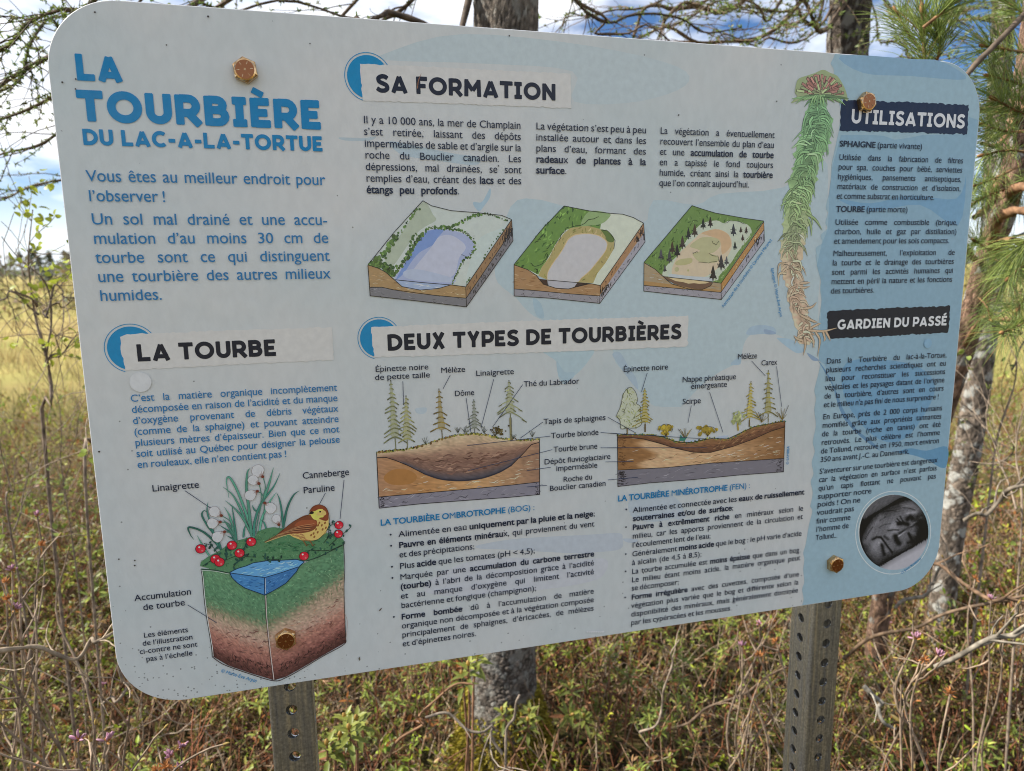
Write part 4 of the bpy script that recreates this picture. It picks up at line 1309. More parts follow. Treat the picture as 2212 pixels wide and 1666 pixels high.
for (cx, cy), (bx, by), rr in (((1010, 225), (1068, 298), 76), ((948, 338), (1022, 382), 62), ((915, 525), (1002, 475), 66), ((1165, 680), (1093, 618), 68), ((1235, 810), (1266, 884), 55), ((478, 722), (562, 772), 66), ((452, 868), (548, 850), 64), ((515, 1032), (602, 970), 66)):
    v = np.array([bx - cx, by - cy], float); v /= np.linalg.norm(v); n_ = np.array([-v[1], v[0]]); c0 = np.array([cx, cy], float)
    out = [np.array([bx, by])] + [c0 + (v * math.cos(a) + n_ * math.sin(a)) * rr * rng.uniform(.92, 1.05) for a in np.linspace(.9, 2 * math.pi - .9, 14)]
    d.P(out, (182, 182, 184)); q = mm('d1', out); d.ribbon(q, .25, A(128, 114, 108), closed=True)
    for a in np.linspace(-.8, .8, 9):
        d.L([(bx, by), np.array([bx, by]) - (v * math.cos(a) + n_ * math.sin(a)) * rr * rng.uniform(.5, .9)], .25, (120, 84, 72), smooth=False)
    d.D((bx, by), 1.4, (104, 54, 42))
# cranberries
BL = (38, 70, 62)
for vine in ([(330, 1390), (450, 1320), (610, 1312), (760, 1262), (900, 1275), (985, 1280)], [(705, 1412), (740, 1350), (800, 1300), (850, 1280)], [(1062, 1262), (1110, 1295), (1170, 1310), (1290, 1300)], [(1600, 1235), (1650, 1195), (1780, 1200), (1900, 1192), (2040, 1130)],
             [(1872, 1000), (1880, 930), (1910, 885), (1955, 865)], [(1810, 1110), (1900, 1010), (1955, 985)], [(1880, 1140), (1990, 1045), (2060, 990), (2150, 910)], [(350, 1112), (420, 1130), (480, 1180), (530, 1260)], [(625, 1310), (622, 1230), (635, 1165)], [(800, 1260), (850, 1150), (880, 1095)]):
    d.L(vine, .55, (38, 46, 40))
    q = smooth_path(vine, 9)
    for i in range(1, 9):
        a = rng.uniform(30, 150) * (1 if i % 2 else -1)
        d.D(q[i] + rng.normal(size=2) * 5 + np.array([math.cos(R(a)), math.sin(R(a))]) * 26, rng.uniform(1.2, 2.0), nz(BL, .15), ry=rng.uniform(.7, 1.1), rot=a)
for p in ((308, 1178), (692, 1135), (928, 1092), (785, 1230), (490, 1302), (540, 1340), (1573, 1266), (2001, 887), (1995, 995)):
    rr = 4.15 if p[0] < 1600 else 3.8
    d.D(p, rr + .35, (70, 22, 30), n=20); d.D(p, rr - .1, (186, 30, 48), n=20); d.D((p[0] + 12, p[1] + 14), rr * .6, (206, 48, 62), n=16); d.D((p[0] - 16, p[1] - 20), .9, (226, 190, 190)); d.D((p[0] + 20, p[1] + 22), .8, (222, 110, 110))
# bird
d.P([(1082, 1096), (1160, 1050), (1250, 1000), (1330, 930), (1450, 840), (1560, 780), (1630, 762), (1650, 740), (1648, 700), (1690, 655), (1752, 636), (1822, 655), (1862, 705), (1874, 800), (1874, 900), (1840, 985), (1740, 1062), (1640, 1085), (1550, 1076), (1450, 1038), (1385, 1000), (1240, 1052), (1110, 1100)], (196, 166, 98))
d.dabs([(1400, 1000), (1560, 980), (1640, 1075), (1540, 1070)], 26, .7, 6, [(150, 104, 66), (170, 128, 84)], 30, 20)
d.P([(1082, 1096), (1240, 1008), (1400, 980), (1380, 1000), (1240, 1052), (1110, 1100)], (136, 104, 70))
d.P([(1240, 1008), (1330, 930), (1450, 840), (1580, 770), (1660, 770), (1722, 825), (1735, 880), (1700, 940), (1600, 978), (1420, 992), (1290, 998)], (112, 64, 42), True, 4)
d.P([(1460, 900), (1540, 830), (1700, 830), (1725, 880), (1640, 900)], (140, 76, 48), True, 4)
for k in range(7):
    d.L([(1700 - 12 * k, 870 + 14 * k), (1520 - 20 * k, 900 + 12 * k), (1300 - 10 * k, 985 + 4 * k)], .42, (60, 40, 32) if k % 2 else (178, 130, 90), k=4)
d.L([(1100, 1094), (1240, 1025), (1400, 990)], .4, (60, 46, 34)); d.L([(1100, 1098), (1260, 1040), (1390, 1000)], .4, (210, 180, 120))
d.P([(1648, 702), (1690, 655), (1752, 636), (1822, 655), (1862, 705), (1874, 800), (1850, 835), (1800, 828), (1760, 800), (1840, 760), (1830, 715), (1760, 690), (1690, 730), (1655, 735)], (122, 62, 38), True, 4)
d.P([(1660, 742), (1720, 710), (1790, 690), (1800, 705), (1740, 735), (1730, 770), (1800, 770), (1810, 790), (1760, 800), (1745, 825), (1700, 820), (1668, 790)], (204, 186, 92), True, 4)
d.D((1770, 724), .9, (24, 20, 18)); d.P([(1628, 758), (1660, 714), (1700, 736), (1680, 752)], (34, 28, 26))
for p in ((1720, 940), (1745, 890), (1690, 990), (1740, 975), (1790, 890), (1800, 940), (1760, 860), (1830, 860), (1660, 1010), (1700, 1030), (1840, 920)):
    d.D(p, .8, (128, 80, 44), ry=1.3, rot=25)
d.L([(1082, 1096), (1250, 1000), (1450, 840), (1630, 762), (1648, 705), (1752, 636), (1860, 705), (1874, 900), (1740, 1062), (1550, 1076)], .35, (60, 40, 30))
for x in (1560, 1640):
    d.L([(x, 1072), (x + 25, 1110), (x + 45, 1145)], .9, (120, 84, 50)); d.L([(x + 40, 1140), (x + 70, 1120)], .7, (90, 62, 40))
part(d.build('peat_block_illustration', M_PRINT, sign))


# -- three blocks showing how a bog forms
def hatch(d, a, b, c_, e, n, w, col, wob=6):
    a, b, c_, e = (np.array(x, float) for x in (a, b, c_, e))
    for i in range(n):
        f = rng.random(); g = rng.uniform(0, .6); h_ = g + rng.uniform(.15, .4)
        p, q = a + (b - a) * f, c_ + (e - c_) * f
        d.L([p + (q - p) * g + rng.normal(size=2) * wob, p + (q - p) * h_ + rng.normal(size=2) * wob], w, nz(col, .2), smooth=False)


d = Draw(); d.crop = 'd3'
d.P([(85, 840), (200, 720), (400, 450), (560, 260), (755, 60), (860, 122), (980, 155), (1100, 182), (1430, 208), (1620, 218), (1720, 240), (1840, 290), (1500, 790), (1280, 1110), (1110, 1085), (420, 1022), (330, 965), (240, 895)], (178, 184, 178))
d.P([(300, 760), (520, 420), (755, 80), (880, 230), (915, 300), (780, 380), (680, 460), (560, 620), (380, 860)], (158, 166, 148), True)
d.P([(1280, 1100), (1420, 560), (1700, 400), (1830, 300), (1500, 790)], (176, 186, 182), True)
d.P([(420, 1020), (480, 900), (560, 780), (640, 660), (690, 560), (780, 440), (900, 405), (1000, 405), (1120, 425), (1250, 462), (1340, 530), (1385, 610), (1370, 690), (1290, 770), (1215, 830), (1170, 930), (1130, 1030), (1110, 1085), (760, 1060)], (150, 158, 186), True)
d.P([(430, 1015), (560, 790), (640, 670), (700, 560), (790, 450), (900, 412), (1010, 420), (930, 520), (880, 600), (720, 690), (620, 800), (520, 950)], (112, 134, 182), True)
d.P([(640, 900), (850, 640), (960, 500), (1120, 490), (1280, 620), (1200, 760), (1090, 1000), (600, 1000)], (172, 174, 190), True)
d.P([(520, 930), (700, 900), (1100, 1000), (1110, 1060), (600, 1020)], (162, 170, 190), True)
for w, pts, n in ((42, [(400, 960), (480, 860), (560, 750), (640, 640), (700, 520), (760, 470)], 70), (26, [(780, 430), (830, 400), (950, 395), (1060, 405), (1180, 420), (1270, 450), (1340, 510), (1390, 580), (1385, 660), (1340, 730), (1240, 800)], 80), (34, [(980, 385), (1100, 385), (1190, 340), (1290, 285), (1400, 240), (1520, 222)], 60),
                  (16, [(1240, 800), (1200, 880), (1160, 980), (1110, 1075)], 26), (60, [(130, 830), (240, 850), (340, 900), (400, 960)], 70), (60, [(180, 800), (260, 730), (330, 640), (420, 500)], 46), (30, [(420, 500), (520, 380), (620, 240), (710, 150)], 16), (30, [(600, 600), (640, 500), (670, 470)], 14), (20, [(1540, 230), (1640, 250), (1790, 310)], 12), (14, [(1500, 760), (1600, 600), (1740, 420)], 10), (14, [(1290, 1080), (1330, 1010)], 6)):
    q = resample(smooth_path(pts, 30), n)
    for p in q:
        d.D(p + rng.normal(size=2) * w * .3, rng.uniform(.5, 1.2) * (w / 40 + .5) * .9, nz((84, 108, 56) if rng.random() < .7 else (58, 82, 44), .15))
for _ in range(50):
    p = smooth_path([(400, 960), (560, 750), (700, 520), (950, 395), (1270, 450), (1390, 620), (1240, 800)], 50)[rng.integers(50)] + rng.normal(size=2) * 14
    d.L([p, p + rng.normal(size=2) * 16], .35, (36, 44, 28), smooth=False)
for _ in range(26):
    p = smooth_path([(130, 840), (300, 860), (390, 950)], 30)[rng.integers(30)] + rng.normal(size=2) * 26
    d.L([p, p + rng.normal(size=2) * 18], .35, (36, 44, 28), smooth=False)
tan = [(82, 845), (150, 868), (220, 890), (300, 935), (400, 1022), (500, 1110), (600, 1140), (720, 1152), (850, 1150), (950, 1132), (1100, 1088), (1280, 1115), (1285, 1252), (900, 1217), (600, 1190), (400, 1150), (250, 1117), (105, 1122)]
d.P(tan, (152, 124, 88)); d.dabs(tan, 46, .5, 5, [(126, 98, 64), (190, 178, 150), (170, 140, 100)], 6, 12)
d.P([(412, 1026), (760, 1062), (1108, 1090), (950, 1132), (850, 1150), (720, 1152), (600, 1140), (500, 1108)], (146, 160, 186)); d.dabs([(520, 1060), (1050, 1095), (800, 1140)], 12, .6, 6, [(186, 192, 200)], 6, 6)
gr_ = [(105, 1122), (250, 1117), (400, 1150), (600, 1190), (900, 1217), (1285, 1252), (1286, 1355), (700, 1287), (110, 1222)]
d.P(gr_, (112, 110, 114)); d.dabs(gr_, 34, .35, 3.5, [(60, 58, 62), (144, 142, 146)], 20, 50)
rt1, rt2 = [(1280, 1110), (1500, 790), (1840, 290), (1848, 420), (1500, 930), (1284, 1245)], [(1284, 1245), (1500, 930), (1848, 420), (1858, 550), (1550, 1000), (1288, 1358)]
d.P(rt1, (138, 108, 78)); d.P(rt2, (112, 108, 112))
hatch(d, (1300, 1120), (1840, 320), (1300, 1240), (1845, 410), 30, .5, (90, 66, 48)); hatch(d, (1300, 1250), (1840, 430), (1300, 1340), (1850, 540), 60, .45, (44, 38, 38)); hatch(d, (1720, 480), (1845, 300), (1730, 620), (1855, 540), 40, .6, (36, 30, 28))
for pl in ([(85, 840), (400, 450), (755, 60), (860, 122), (1100, 182), (1430, 208), (1720, 240), (1840, 290)], [(1840, 290), (1858, 550), (1288, 1358), (700, 1287), (110, 1222), (82, 845)], [(82, 845), (220, 890), (300, 935), (400, 1022), (500, 1110), (720, 1152), (950, 1132), (1100, 1088)], [(412, 1026), (760, 1062), (1108, 1090), (1280, 1113), (1840, 292)], [(1280, 1113), (1288, 1358)], [(105, 1120), (250, 1117), (400, 1150), (900, 1217), (1285, 1252), (1848, 420)]):
    d.L(pl, .6, (34, 30, 28), smooth=False)
part(d.build('lake_block_illustration', M_PRINT, sign))

d = Draw(); d.crop = 'd4'
d.P([(105, 975), (480, 500), (815, 145), (1180, 215), (1480, 250), (1650, 262), (1800, 310), (1945, 388), (1330, 1268), (1200, 1245), (1000, 1225), (580, 1195), (420, 1125), (300, 1050)], (188, 192, 176))
gp = [(105, 975), (480, 500), (815, 148), (1000, 185), (1180, 215), (1460, 250), (1440, 330), (1340, 400), (1330, 470), (1150, 440), (950, 450), (830, 490), (720, 640), (640, 790), (560, 930), (500, 1010), (450, 1120), (300, 1045)]
d.P(gp, (98, 128, 62)); d.dabs(gp, 60, 2.0, 5, [(118, 150, 74), (70, 98, 44), (58, 84, 40), (108, 140, 68)], 120, 50)
d.P([(1180, 220), (1460, 252), (1440, 330), (1340, 400), (1200, 420), (1050, 420)], (132, 154, 104), True)
d.P([(450, 1135), (500, 1010), (600, 880), (700, 690), (800, 550), (900, 460), (1050, 435), (1170, 430), (1350, 478), (1470, 540), (1530, 640), (1520, 760), (1450, 880), (1400, 960), (1330, 1050), (1290, 1100), (1230, 1240), (1000, 1228), (580, 1192)], (160, 146, 96))
d.dabs([(450, 1135), (700, 690), (900, 460), (1170, 430), (1470, 540), (1530, 700), (1290, 1100), (1230, 1240), (580, 1192)], 130, 1.1, 4, [(130, 124, 66), (180, 160, 116), (116, 118, 60), (150, 136, 90)], 100, 60)
d.P([(1340, 480), (1450, 510), (1530, 610), (1500, 660), (1430, 640), (1400, 570)], (90, 108, 54), True)
d.P([(572, 1172), (580, 1080), (660, 940), (730, 850), (800, 740), (850, 640), (900, 585), (1000, 540), (1180, 535), (1320, 565), (1420, 640), (1430, 720), (1400, 800), (1300, 930), (1180, 1075), (1060, 1175), (1000, 1228), (760, 1212), (580, 1192)], (190, 168, 130), True, 3)
d.P([(580, 1172), (590, 1085), (672, 945), (740, 855), (812, 745), (862, 650), (910, 598), (1005, 555), (1180, 545), (1310, 575), (1410, 650), (1420, 720), (1390, 795), (1290, 925), (1170, 1068), (1050, 1170), (1000, 1225), (760, 1208), (585, 1188)], (178, 175, 177), True, 3)
tn = [(105, 980), (200, 1010), (300, 1050), (360, 1085), (420, 1130), (460, 1190), (520, 1255), (600, 1290), (700, 1312), (880, 1322), (1000, 1295), (1100, 1262), (1200, 1248), (1332, 1275), (1322, 1422), (900, 1392), (400, 1345), (105, 1322)]
d.P(tn, (152, 118, 84)); d.dabs(tn, 50, .5, 6, [(124, 90, 60), (176, 150, 118), (136, 100, 68)], 6, 10)
d.P([(420, 1130), (455, 1178), (572, 1192), (590, 1275), (530, 1258), (460, 1190)], (62, 46, 40)); d.P([(1005, 1235), (1190, 1250), (1090, 1275), (890, 1322), (960, 1290)], (62, 46, 40))
d.P([(578, 1198), (760, 1212), (1000, 1238), (965, 1290), (885, 1322), (780, 1320), (690, 1305), (600, 1275)], (164, 162, 168))
g2 = [(105, 1322), (400, 1345), (900, 1392), (1322, 1422), (1320, 1527), (900, 1485), (600, 1452), (105, 1422)]
d.P(g2, (134, 130, 136)); d.dabs(g2, 34, .35, 4, [(50, 46, 50), (160, 156, 162)], 20, 60)
d.P([(1332, 1272), (1945, 388), (1955, 520), (1325, 1412)], (152, 116, 84)); d.P([(1325, 1412), (1955, 520), (1966, 655), (1322, 1527)], (148, 144, 152))
hatch(d, (1345, 1290), (1940, 420), (1340, 1390), (1950, 510), 24, .5, (100, 72, 50)); hatch(d, (1340, 1420), (1950, 540), (1335, 1500), (1960, 640), 34, .45, (50, 46, 50)); hatch(d, (1335, 1330), (1480, 1200), (1330, 1500), (1480, 1300), 34, .6, (36, 30, 28)); hatch(d, (1840, 560), (1945, 400), (1850, 720), (1960, 640), 24, .6, (36, 30, 28))
for pl in ([(105, 975), (480, 500), (815, 145), (1180, 215), (1480, 250), (1650, 262), (1800, 310), (1945, 388)], [(1945, 388), (1966, 655), (1322, 1527), (600, 1452), (105, 1422), (105, 975)], [(105, 980), (300, 1050), (420, 1130), (520, 1255), (700, 1312), (880, 1322), (1100, 1262), (1200, 1248), (1332, 1275), (1945, 390)], [(1332, 1275), (1322, 1527)], [(105, 1322), (400, 1345), (900, 1392), (1322, 1422)], [(580, 1196), (1000, 1232), (1200, 1248)]):
    d.L(pl, .6, (34, 30, 28), smooth=False)
for q in ([(400, 670), (440, 640), (480, 600), (520, 540)], [(330, 950), (400, 1000), (480, 985), (560, 890)], [(700, 300), (760, 320), (780, 260)], [(830, 490), (880, 450), (940, 430), (1060, 400), (1180, 340), (1300, 290)], [(560, 760), (620, 700), (680, 640)], [(700, 690), (760, 580), (830, 490)], [(1350, 485), (1440, 500), (1520, 600), (1530, 760)], [(400, 1040), (450, 1060), (420, 1090)]):
    q = smooth_path(q, 10) + rng.normal(size=(10, 2)) * 7; d.L(q, .5, (34, 40, 26), smooth=False)
part(d.build('pond_block_illustration', M_PRINT, sign))

d = Draw(); d.crop = 'd5'
d.P([(168, 945), (330, 750), (500, 555), (700, 310), (850, 140), (1000, 190), (1180, 245), (1400, 280), (1600, 320), (1870, 358), (1500, 890), (1262, 1242), (1140, 1218), (800, 1180), (500, 1150), (420, 1125), (330, 1045), (230, 975)], (100, 126, 66))
d.dabs([(190, 930), (500, 580), (850, 170), (1180, 270), (1600, 340), (1640, 400), (1000, 380), (640, 820), (430, 1080)], 90, 1.3, 4, [(80, 106, 48), (118, 144, 82), (62, 88, 42)], 120, 60)
d.P([(430, 1100), (500, 980), (640, 850), (780, 620), (880, 500), (1000, 390), (1200, 350), (1300, 390), (1400, 350), (1640, 410), (1700, 540), (1600, 680), (1500, 800), (1400, 960), (1250, 1120), (1150, 1215), (520, 1150)], (176, 182, 164), True, 3)
d.P([(560, 1100), (640, 860), (800, 690), (900, 600), (980, 530), (1180, 470), (1320, 510), (1395, 580), (1420, 700), (1380, 820), (1300, 940), (1180, 1060), (1000, 1160), (700, 1150)], (190, 173, 148), True, 3)
d.P([(980, 530), (1180, 475), (1320, 515), (1390, 590), (1400, 720), (1280, 830), (1250, 640), (1100, 570)], (186, 156, 122), True, 3)
d.P([(820, 720), (900, 640), (1000, 590), (1150, 590), (1240, 630), (1250, 720), (1150, 810), (1080, 810), (1220, 860), (1210, 940), (1060, 950), (950, 935), (860, 830), (960, 790), (930, 760)], (168, 164, 126), True, 3)
d.P([(610, 960), (660, 910), (760, 890), (850, 890), (845, 950), (740, 985), (640, 985)], (168, 162, 118), True, 3)
d.D((635, 1045), 2.6, (168, 162, 124), ry=2.4); d.D((795, 1060), 1.2, (166, 160, 118))
d.P([(530, 1150), (560, 1110), (800, 1140), (1100, 1160), (1140, 1215), (800, 1180)], (172, 178, 182), True, 3)
d.dabs([(1420, 950), (1660, 560), (1700, 540), (1500, 860), (1250, 1200), (1180, 1200)], 40, 1.0, 4, [(104, 130, 70), (130, 150, 96)], 120, 50)
for x, y0, y1, c_ in ((890, 400, 590, (70, 58, 44)), (800, 460, 620, (40, 40, 38)), (1112, 300, 455, (46, 34, 28)), (1010, 320, 480, (36, 44, 30)), (715, 570, 760, (66, 52, 46)), (570, 650, 830, (64, 48, 34)), (640, 690, 880, (36, 32, 28)), (410, 755, 920, (74, 72, 76)), (530, 780, 960, (66, 66, 66)), (1440, 400, 575, (52, 54, 58)), (1545, 440, 530, (56, 34, 28)), (1622, 440, 540, (56, 34, 28)), (1572, 550, 645, (60, 36, 28)), (1462, 650, 770, (40, 46, 40)), (1150, 990, 1212, (46, 40, 36)), (1265, 835, 1060, (58, 56, 58)), (1342, 860, 990, (84, 84, 88)), (465, 980, 1080, (76, 74, 76))):
    h_ = y1 - y0
    d.P([(x - 4, y0), (x + 4, y0), (x + h_ * .13, y0 + h_ * .45), (x + h_ * .10, y0 + h_ * .48), (x + h_ * .24, y0 + h_ * .82), (x + h_ * .05, y0 + h_ * .8), (x + 4, y1), (x - 6, y1), (x - h_ * .06, y0 + h_ * .8), (x - h_ * .24, y0 + h_ * .84), (x - h_ * .10, y0 + h_ * .5), (x - h_ * .14, y0 + h_ * .45)], c_)
    for _ in range(4): d.L([(x - h_ * .25, y0 + h_ * rng.uniform(.4, .95)), (x + h_ * .25, y0 + h_ * rng.uniform(.4, .95))], .3, (36, 32, 30), smooth=False)
t3 = [(168, 950), (240, 985), (330, 1045), (420, 1130), (480, 1195), (560, 1250), (680, 1295), (800, 1322), (1000, 1330), (1110, 1282), (1150, 1225), (1264, 1242), (1262, 1372), (700, 1320), (165, 1272)]
d.P(t3, (152, 134, 108)); d.dabs(t3, 40, .5, 6, [(176, 174, 166), (130, 100, 66), (168, 130, 84)], 8, 14); d.P([(168, 1210), (560, 1258), (1262, 1340), (1262, 1372), (700, 1320), (165, 1272)], (156, 122, 80))
d.P([(420, 1130), (500, 1155), (800, 1190), (1142, 1225), (1105, 1290), (1000, 1332), (850, 1315), (720, 1290), (600, 1252), (500, 1195)], (104, 80, 64)); d.P([(500, 1158), (800, 1190), (1100, 1225), (1050, 1245), (950, 1250), (880, 1240), (800, 1248), (720, 1225), (620, 1212)], (192, 172, 132))
g3 = [(165, 1272), (700, 1320), (1262, 1372), (1266, 1472), (980, 1440), (700, 1412), (165, 1352)]
d.P(g3, (142, 138, 146)); d.dabs(g3, 30, .35, 4, [(56, 50, 54)], 15, 50)
d.P([(1264, 1240), (1870, 372), (1874, 480), (1264, 1372)], (164, 122, 74)); d.P([(1264, 1372), (1874, 480), (1880, 642), (1268, 1472)], (148, 146, 156))
hatch(d, (1275, 1260), (1865, 420), (1275, 1350), (1870, 480), 26, .5, (186, 160, 120)); hatch(d, (1280, 1370), (1868, 520), (1280, 1440), (1875, 620), 26, .5, (50, 46, 48)); hatch(d, (1720, 650), (1868, 500), (1740, 800), (1878, 630), 24, .6, (40, 36, 36))
for pl in ([(168, 945), (500, 555), (850, 140), (1000, 190), (1180, 245), (1600, 320), (1870, 358)], [(1870, 358), (1880, 642), (1268, 1472), (700, 1412), (165, 1352), (168, 945)], [(168, 950), (330, 1045), (420, 1130), (560, 1250), (800, 1322), (1000, 1330), (1110, 1282), (1150, 1225), (1264, 1242), (1868, 372)], [(1264, 1242), (1267, 1472)], [(165, 1272), (700, 1320), (1262, 1372), (1874, 480)], [(500, 1155), (1142, 1222)]):
    d.L(pl, .6, (34, 30, 28), smooth=False)
for q in ([(830, 430), (880, 350), (940, 360)], [(1290, 390), (1420, 350), (1620, 400)], [(850, 820), (900, 800), (940, 790)], [(1080, 820), (1140, 845), (1220, 860), (1220, 930)], [(1140, 650), (1190, 690), (1230, 640)], [(940, 940), (1060, 950), (1200, 930)], [(280, 870), (360, 800)], [(600, 520), (640, 470)], [(1760, 470), (1830, 400)]):
    q = smooth_path(q, 9) + rng.normal(size=(9, 2)) * 6; d.L(q, .4, (40, 44, 30), smooth=False)
part(d.build('bog_block_illustration', M_PRINT, sign))

# -- cross-section of the raised bog
d = Draw(); d.crop = 'd6'
ob = [(0, (156, 118, 90)), (.25, (162, 118, 76)), (.6, (180, 140, 98)), (1, (140, 108, 88))]
d.patch(mm('d6', [(68, 985), (700, 985), (1400, 900), (2060, 830)]), mm('d6', [(90, 1532), (1000, 1452), (1700, 1387), (2060, 1347)]), 40, 30, lambda u, v: A(*nz(mixc(ob, u), .05)))
d.P([(150, 1300), (260, 1200), (450, 1200), (560, 1280), (480, 1370), (250, 1380)], (154, 108, 62), True)
d.dabs([(90, 1450), (640, 1280), (1100, 1350), (1700, 1180), (2040, 1000), (2040, 1330), (1000, 1440), (110, 1500)], 36, .6, 8, [(200, 180, 150), (210, 194, 170), (110, 78, 50)], -6, 5)
pt = [(0, (188, 166, 136)), (.16, (178, 152, 124)), (.34, (150, 120, 100)), (.55, (124, 94, 80)), (.8, (112, 86, 76)), (.93, (84, 76, 80)), (1, (60, 60, 70))]
tp = [(65, 990), (200, 975), (300, 960), (470, 940), (650, 895), (860, 825), (1050, 775), (1250, 760), (1400, 775), (1600, 815), (1850, 835), (2060, 828)]
bt = [(70, 1050), (180, 1048), (290, 1082), (460, 1152), (640, 1245), (850, 1312), (1100, 1332), (1350, 1302), (1560, 1232), (1720, 1142), (1850, 1012), (1960, 892), (2060, 862)]
d.patch(C('d6', tp), C('d6', bt), 60, 34, lambda u, v: A(*nz(mixc(pt, v * min(1, 5 * min(u, 1 - u) + .25)), .06)))
d.dabs([(450, 1050), (850, 1000), (1300, 980), (1750, 960), (1600, 1150), (1100, 1250), (700, 1200)], 90, 1.6, 8, [(96, 68, 58), (140, 108, 92), (108, 80, 70), (150, 118, 100)], -4, 10)
g6 = [(90, 1532), (1000, 1452), (1700, 1387), (2060, 1347), (2062, 1500), (1700, 1535), (1200, 1570), (600, 1615), (97, 1668)]
d.P(g6, (122, 118, 128)); d.dabs(g6, 60, .6, 7, [(150, 146, 154), (96, 92, 102), (70, 66, 74), (138, 134, 142)], -6, 30); hatch(d, (100, 1540), (100, 1660), (180, 1540), (180, 1650), 30, .5, (44, 40, 44)); hatch(d, (2000, 1370), (2000, 1500), (2060, 1370), (2060, 1500), 24, .5, (44, 40, 44))
for pl in (bt, [(90, 1532), (1000, 1452), (1700, 1387), (2060, 1347)], [(97, 1668), (600, 1615), (1200, 1570), (1700, 1535), (2062, 1500), (2060, 828)], [(65, 985), (75, 1200), (97, 1668)]):
    d.L(pl, .7, (34, 30, 32), smooth=False)
d.L([(640, 1245), (850, 1312), (1100, 1332), (1350, 1302), (1560, 1232), (1720, 1142)], 1.3, (48, 46, 54))
q = smooth_path(tp, 130)
for p in q:
    d.D(p + rng.normal(size=2) * (6, 5), rng.uniform(.6, 1.3), nz([(128, 124, 60), (148, 138, 72), (104, 104, 50), (110, 84, 50)][rng.integers(4)], .12))
for p in q[::3]: d.D(p + (0, -8) + rng.normal(size=2) * 6, rng.uniform(.4, .8), nz([(40, 66, 52), (46, 48, 32)][rng.integers(2)], .2))
spruce(d, 238, 100, 302, 950, 150, (124, 126, 88), n=13); spruce(d, 425, 290, 442, 940, 150, (132, 130, 82), n=11)
spruce(d, 828, 205, 870, 812, 130, (118, 98, 42), n=8, droop=.35); spruce(d, 1255, 338, 1268, 765, 100, (102, 106, 92), n=9)
spruce(d, 1685, 102, 1705, 590, 170, (126, 128, 88), n=9); d.L([(1700, 560), (1708, 830)], 1.8, (122, 116, 84), smooth=False); d.L([(1716, 560), (1722, 830)], .4, (60, 56, 40), smooth=False)
for _ in range(46): d.D((1540 + rng.normal() * 45, 715 + rng.normal() * 28), rng.uniform(.5, 1.1), nz([(96, 84, 44), (70, 60, 36)][rng.integers(2)], .15))
for a in range(-60, 61, 30): d.L([(1515, 790), (1515 + a, 700)], .4, (56, 48, 34), smooth=False)
for x, y in ((1145, 745), (1380, 750), (1740, 820), (1970, 800), (660, 880), (1060, 750)):
    for a in range(-40, 41, 16): d.L([(x, y), (x + a, y - rng.uniform(40, 90))], .35, (60, 62, 48), smooth=False)
part(d.build('raised_bog_illustration', M_PRINT, sign))

# -- cross-section of the fen
d = Draw(); d.crop = 'd7'
fb = [(0, (128, 92, 58)), (.14, (136, 98, 62)), (.2, (188, 154, 120)), (.55, (184, 148, 112)), (.8, (150, 114, 80)), (1, (126, 90, 58))]
d.patch(mm('d7', [(120, 990), (700, 1040), (1400, 1040), (2062, 860)]), mm('d7', [(125, 1372), (700, 1342), (1200, 1292), (2050, 1236)]), 50, 26, lambda u, v: A(*nz(mixc(fb, u + .05 * math.sin(v * 9)), .05)))
d.dabs([(130, 1100), (800, 1180), (1300, 1190), (2040, 950), (2040, 1220), (700, 1320), (140, 1350)], 60, .6, 9, [(206, 188, 160), (214, 200, 176), (104, 74, 46), (120, 86, 56)], -8, 5)
ft = [(120, 968), (260, 958), (400, 965), (520, 968), (650, 988), (760, 1030), (850, 1052), (1000, 1048), (1100, 1025), (1200, 1008), (1400, 1010), (1550, 940), (1700, 872), (1850, 842), (2062, 800)]
fl_ = [(120, 1000), (300, 998), (420, 1012), (600, 1060), (800, 1122), (1000, 1166), (1200, 1168), (1450, 1102), (1700, 1012), (1900, 922), (2062, 872)]
d.patch(C('d7', ft), C('d7', fl_), 60, 14, lambda u, v: A(*nz(mixc([(0, (132, 98, 64)), (.5, (116, 80, 58)), (1, (88, 60, 46))], v), .10)))
d.dabs([(1250, 1060), (1500, 1000), (1750, 900), (2030, 840), (1900, 900), (1500, 1060), (1250, 1140)], 50, 1.0, 5, [(84, 58, 46), (140, 106, 76)], -25, 20)
d.P([(860, 1048), (960, 1028), (1110, 1015), (1080, 1030), (1000, 1046)], (158, 168, 186), True); d.P([(1255, 1000), (1310, 980), (1400, 972), (1390, 990), (1330, 1002)], (158, 168, 186), True)
g7 = [(125, 1372), (700, 1342), (1200, 1292), (2050, 1236), (2046, 1392), (1500, 1432), (1000, 1482), (500, 1520), (125, 1562)]
d.P(g7, (112, 108, 116)); d.dabs(g7, 60, .6, 8, [(140, 136, 144), (88, 84, 92), (64, 60, 66), (130, 126, 134)], -5, 20); hatch(d, (130, 1380), (130, 1555), (220, 1380), (260, 1540), 40, .6, (40, 36, 38)); hatch(d, (1960, 1260), (1960, 1390), (2045, 1250), (2045, 1390), 24, .5, (40, 36, 38)); hatch(d, (128, 1000), (128, 1360), (240, 1000), (240, 1350), 36, .5, (86, 58, 36))
q = smooth_path(ft, 130)
for p in q: d.D(p + rng.normal(size=2) * (6, 6), rng.uniform(.5, 1.2), nz([(122, 122, 56), (140, 130, 62), (96, 104, 48), (60, 108, 86)][rng.integers(4)], .12))
for pl in (fl_, [(125, 1372), (700, 1342), (1200, 1292), (2050, 1236)], [(120, 968), (122, 1200), (125, 1562), (500, 1520), (1000, 1482), (1500, 1432), (2046, 1392), (2056, 1100), (2064, 800)], ft):
    d.L(pl, .65, (34, 28, 26), smooth=False)
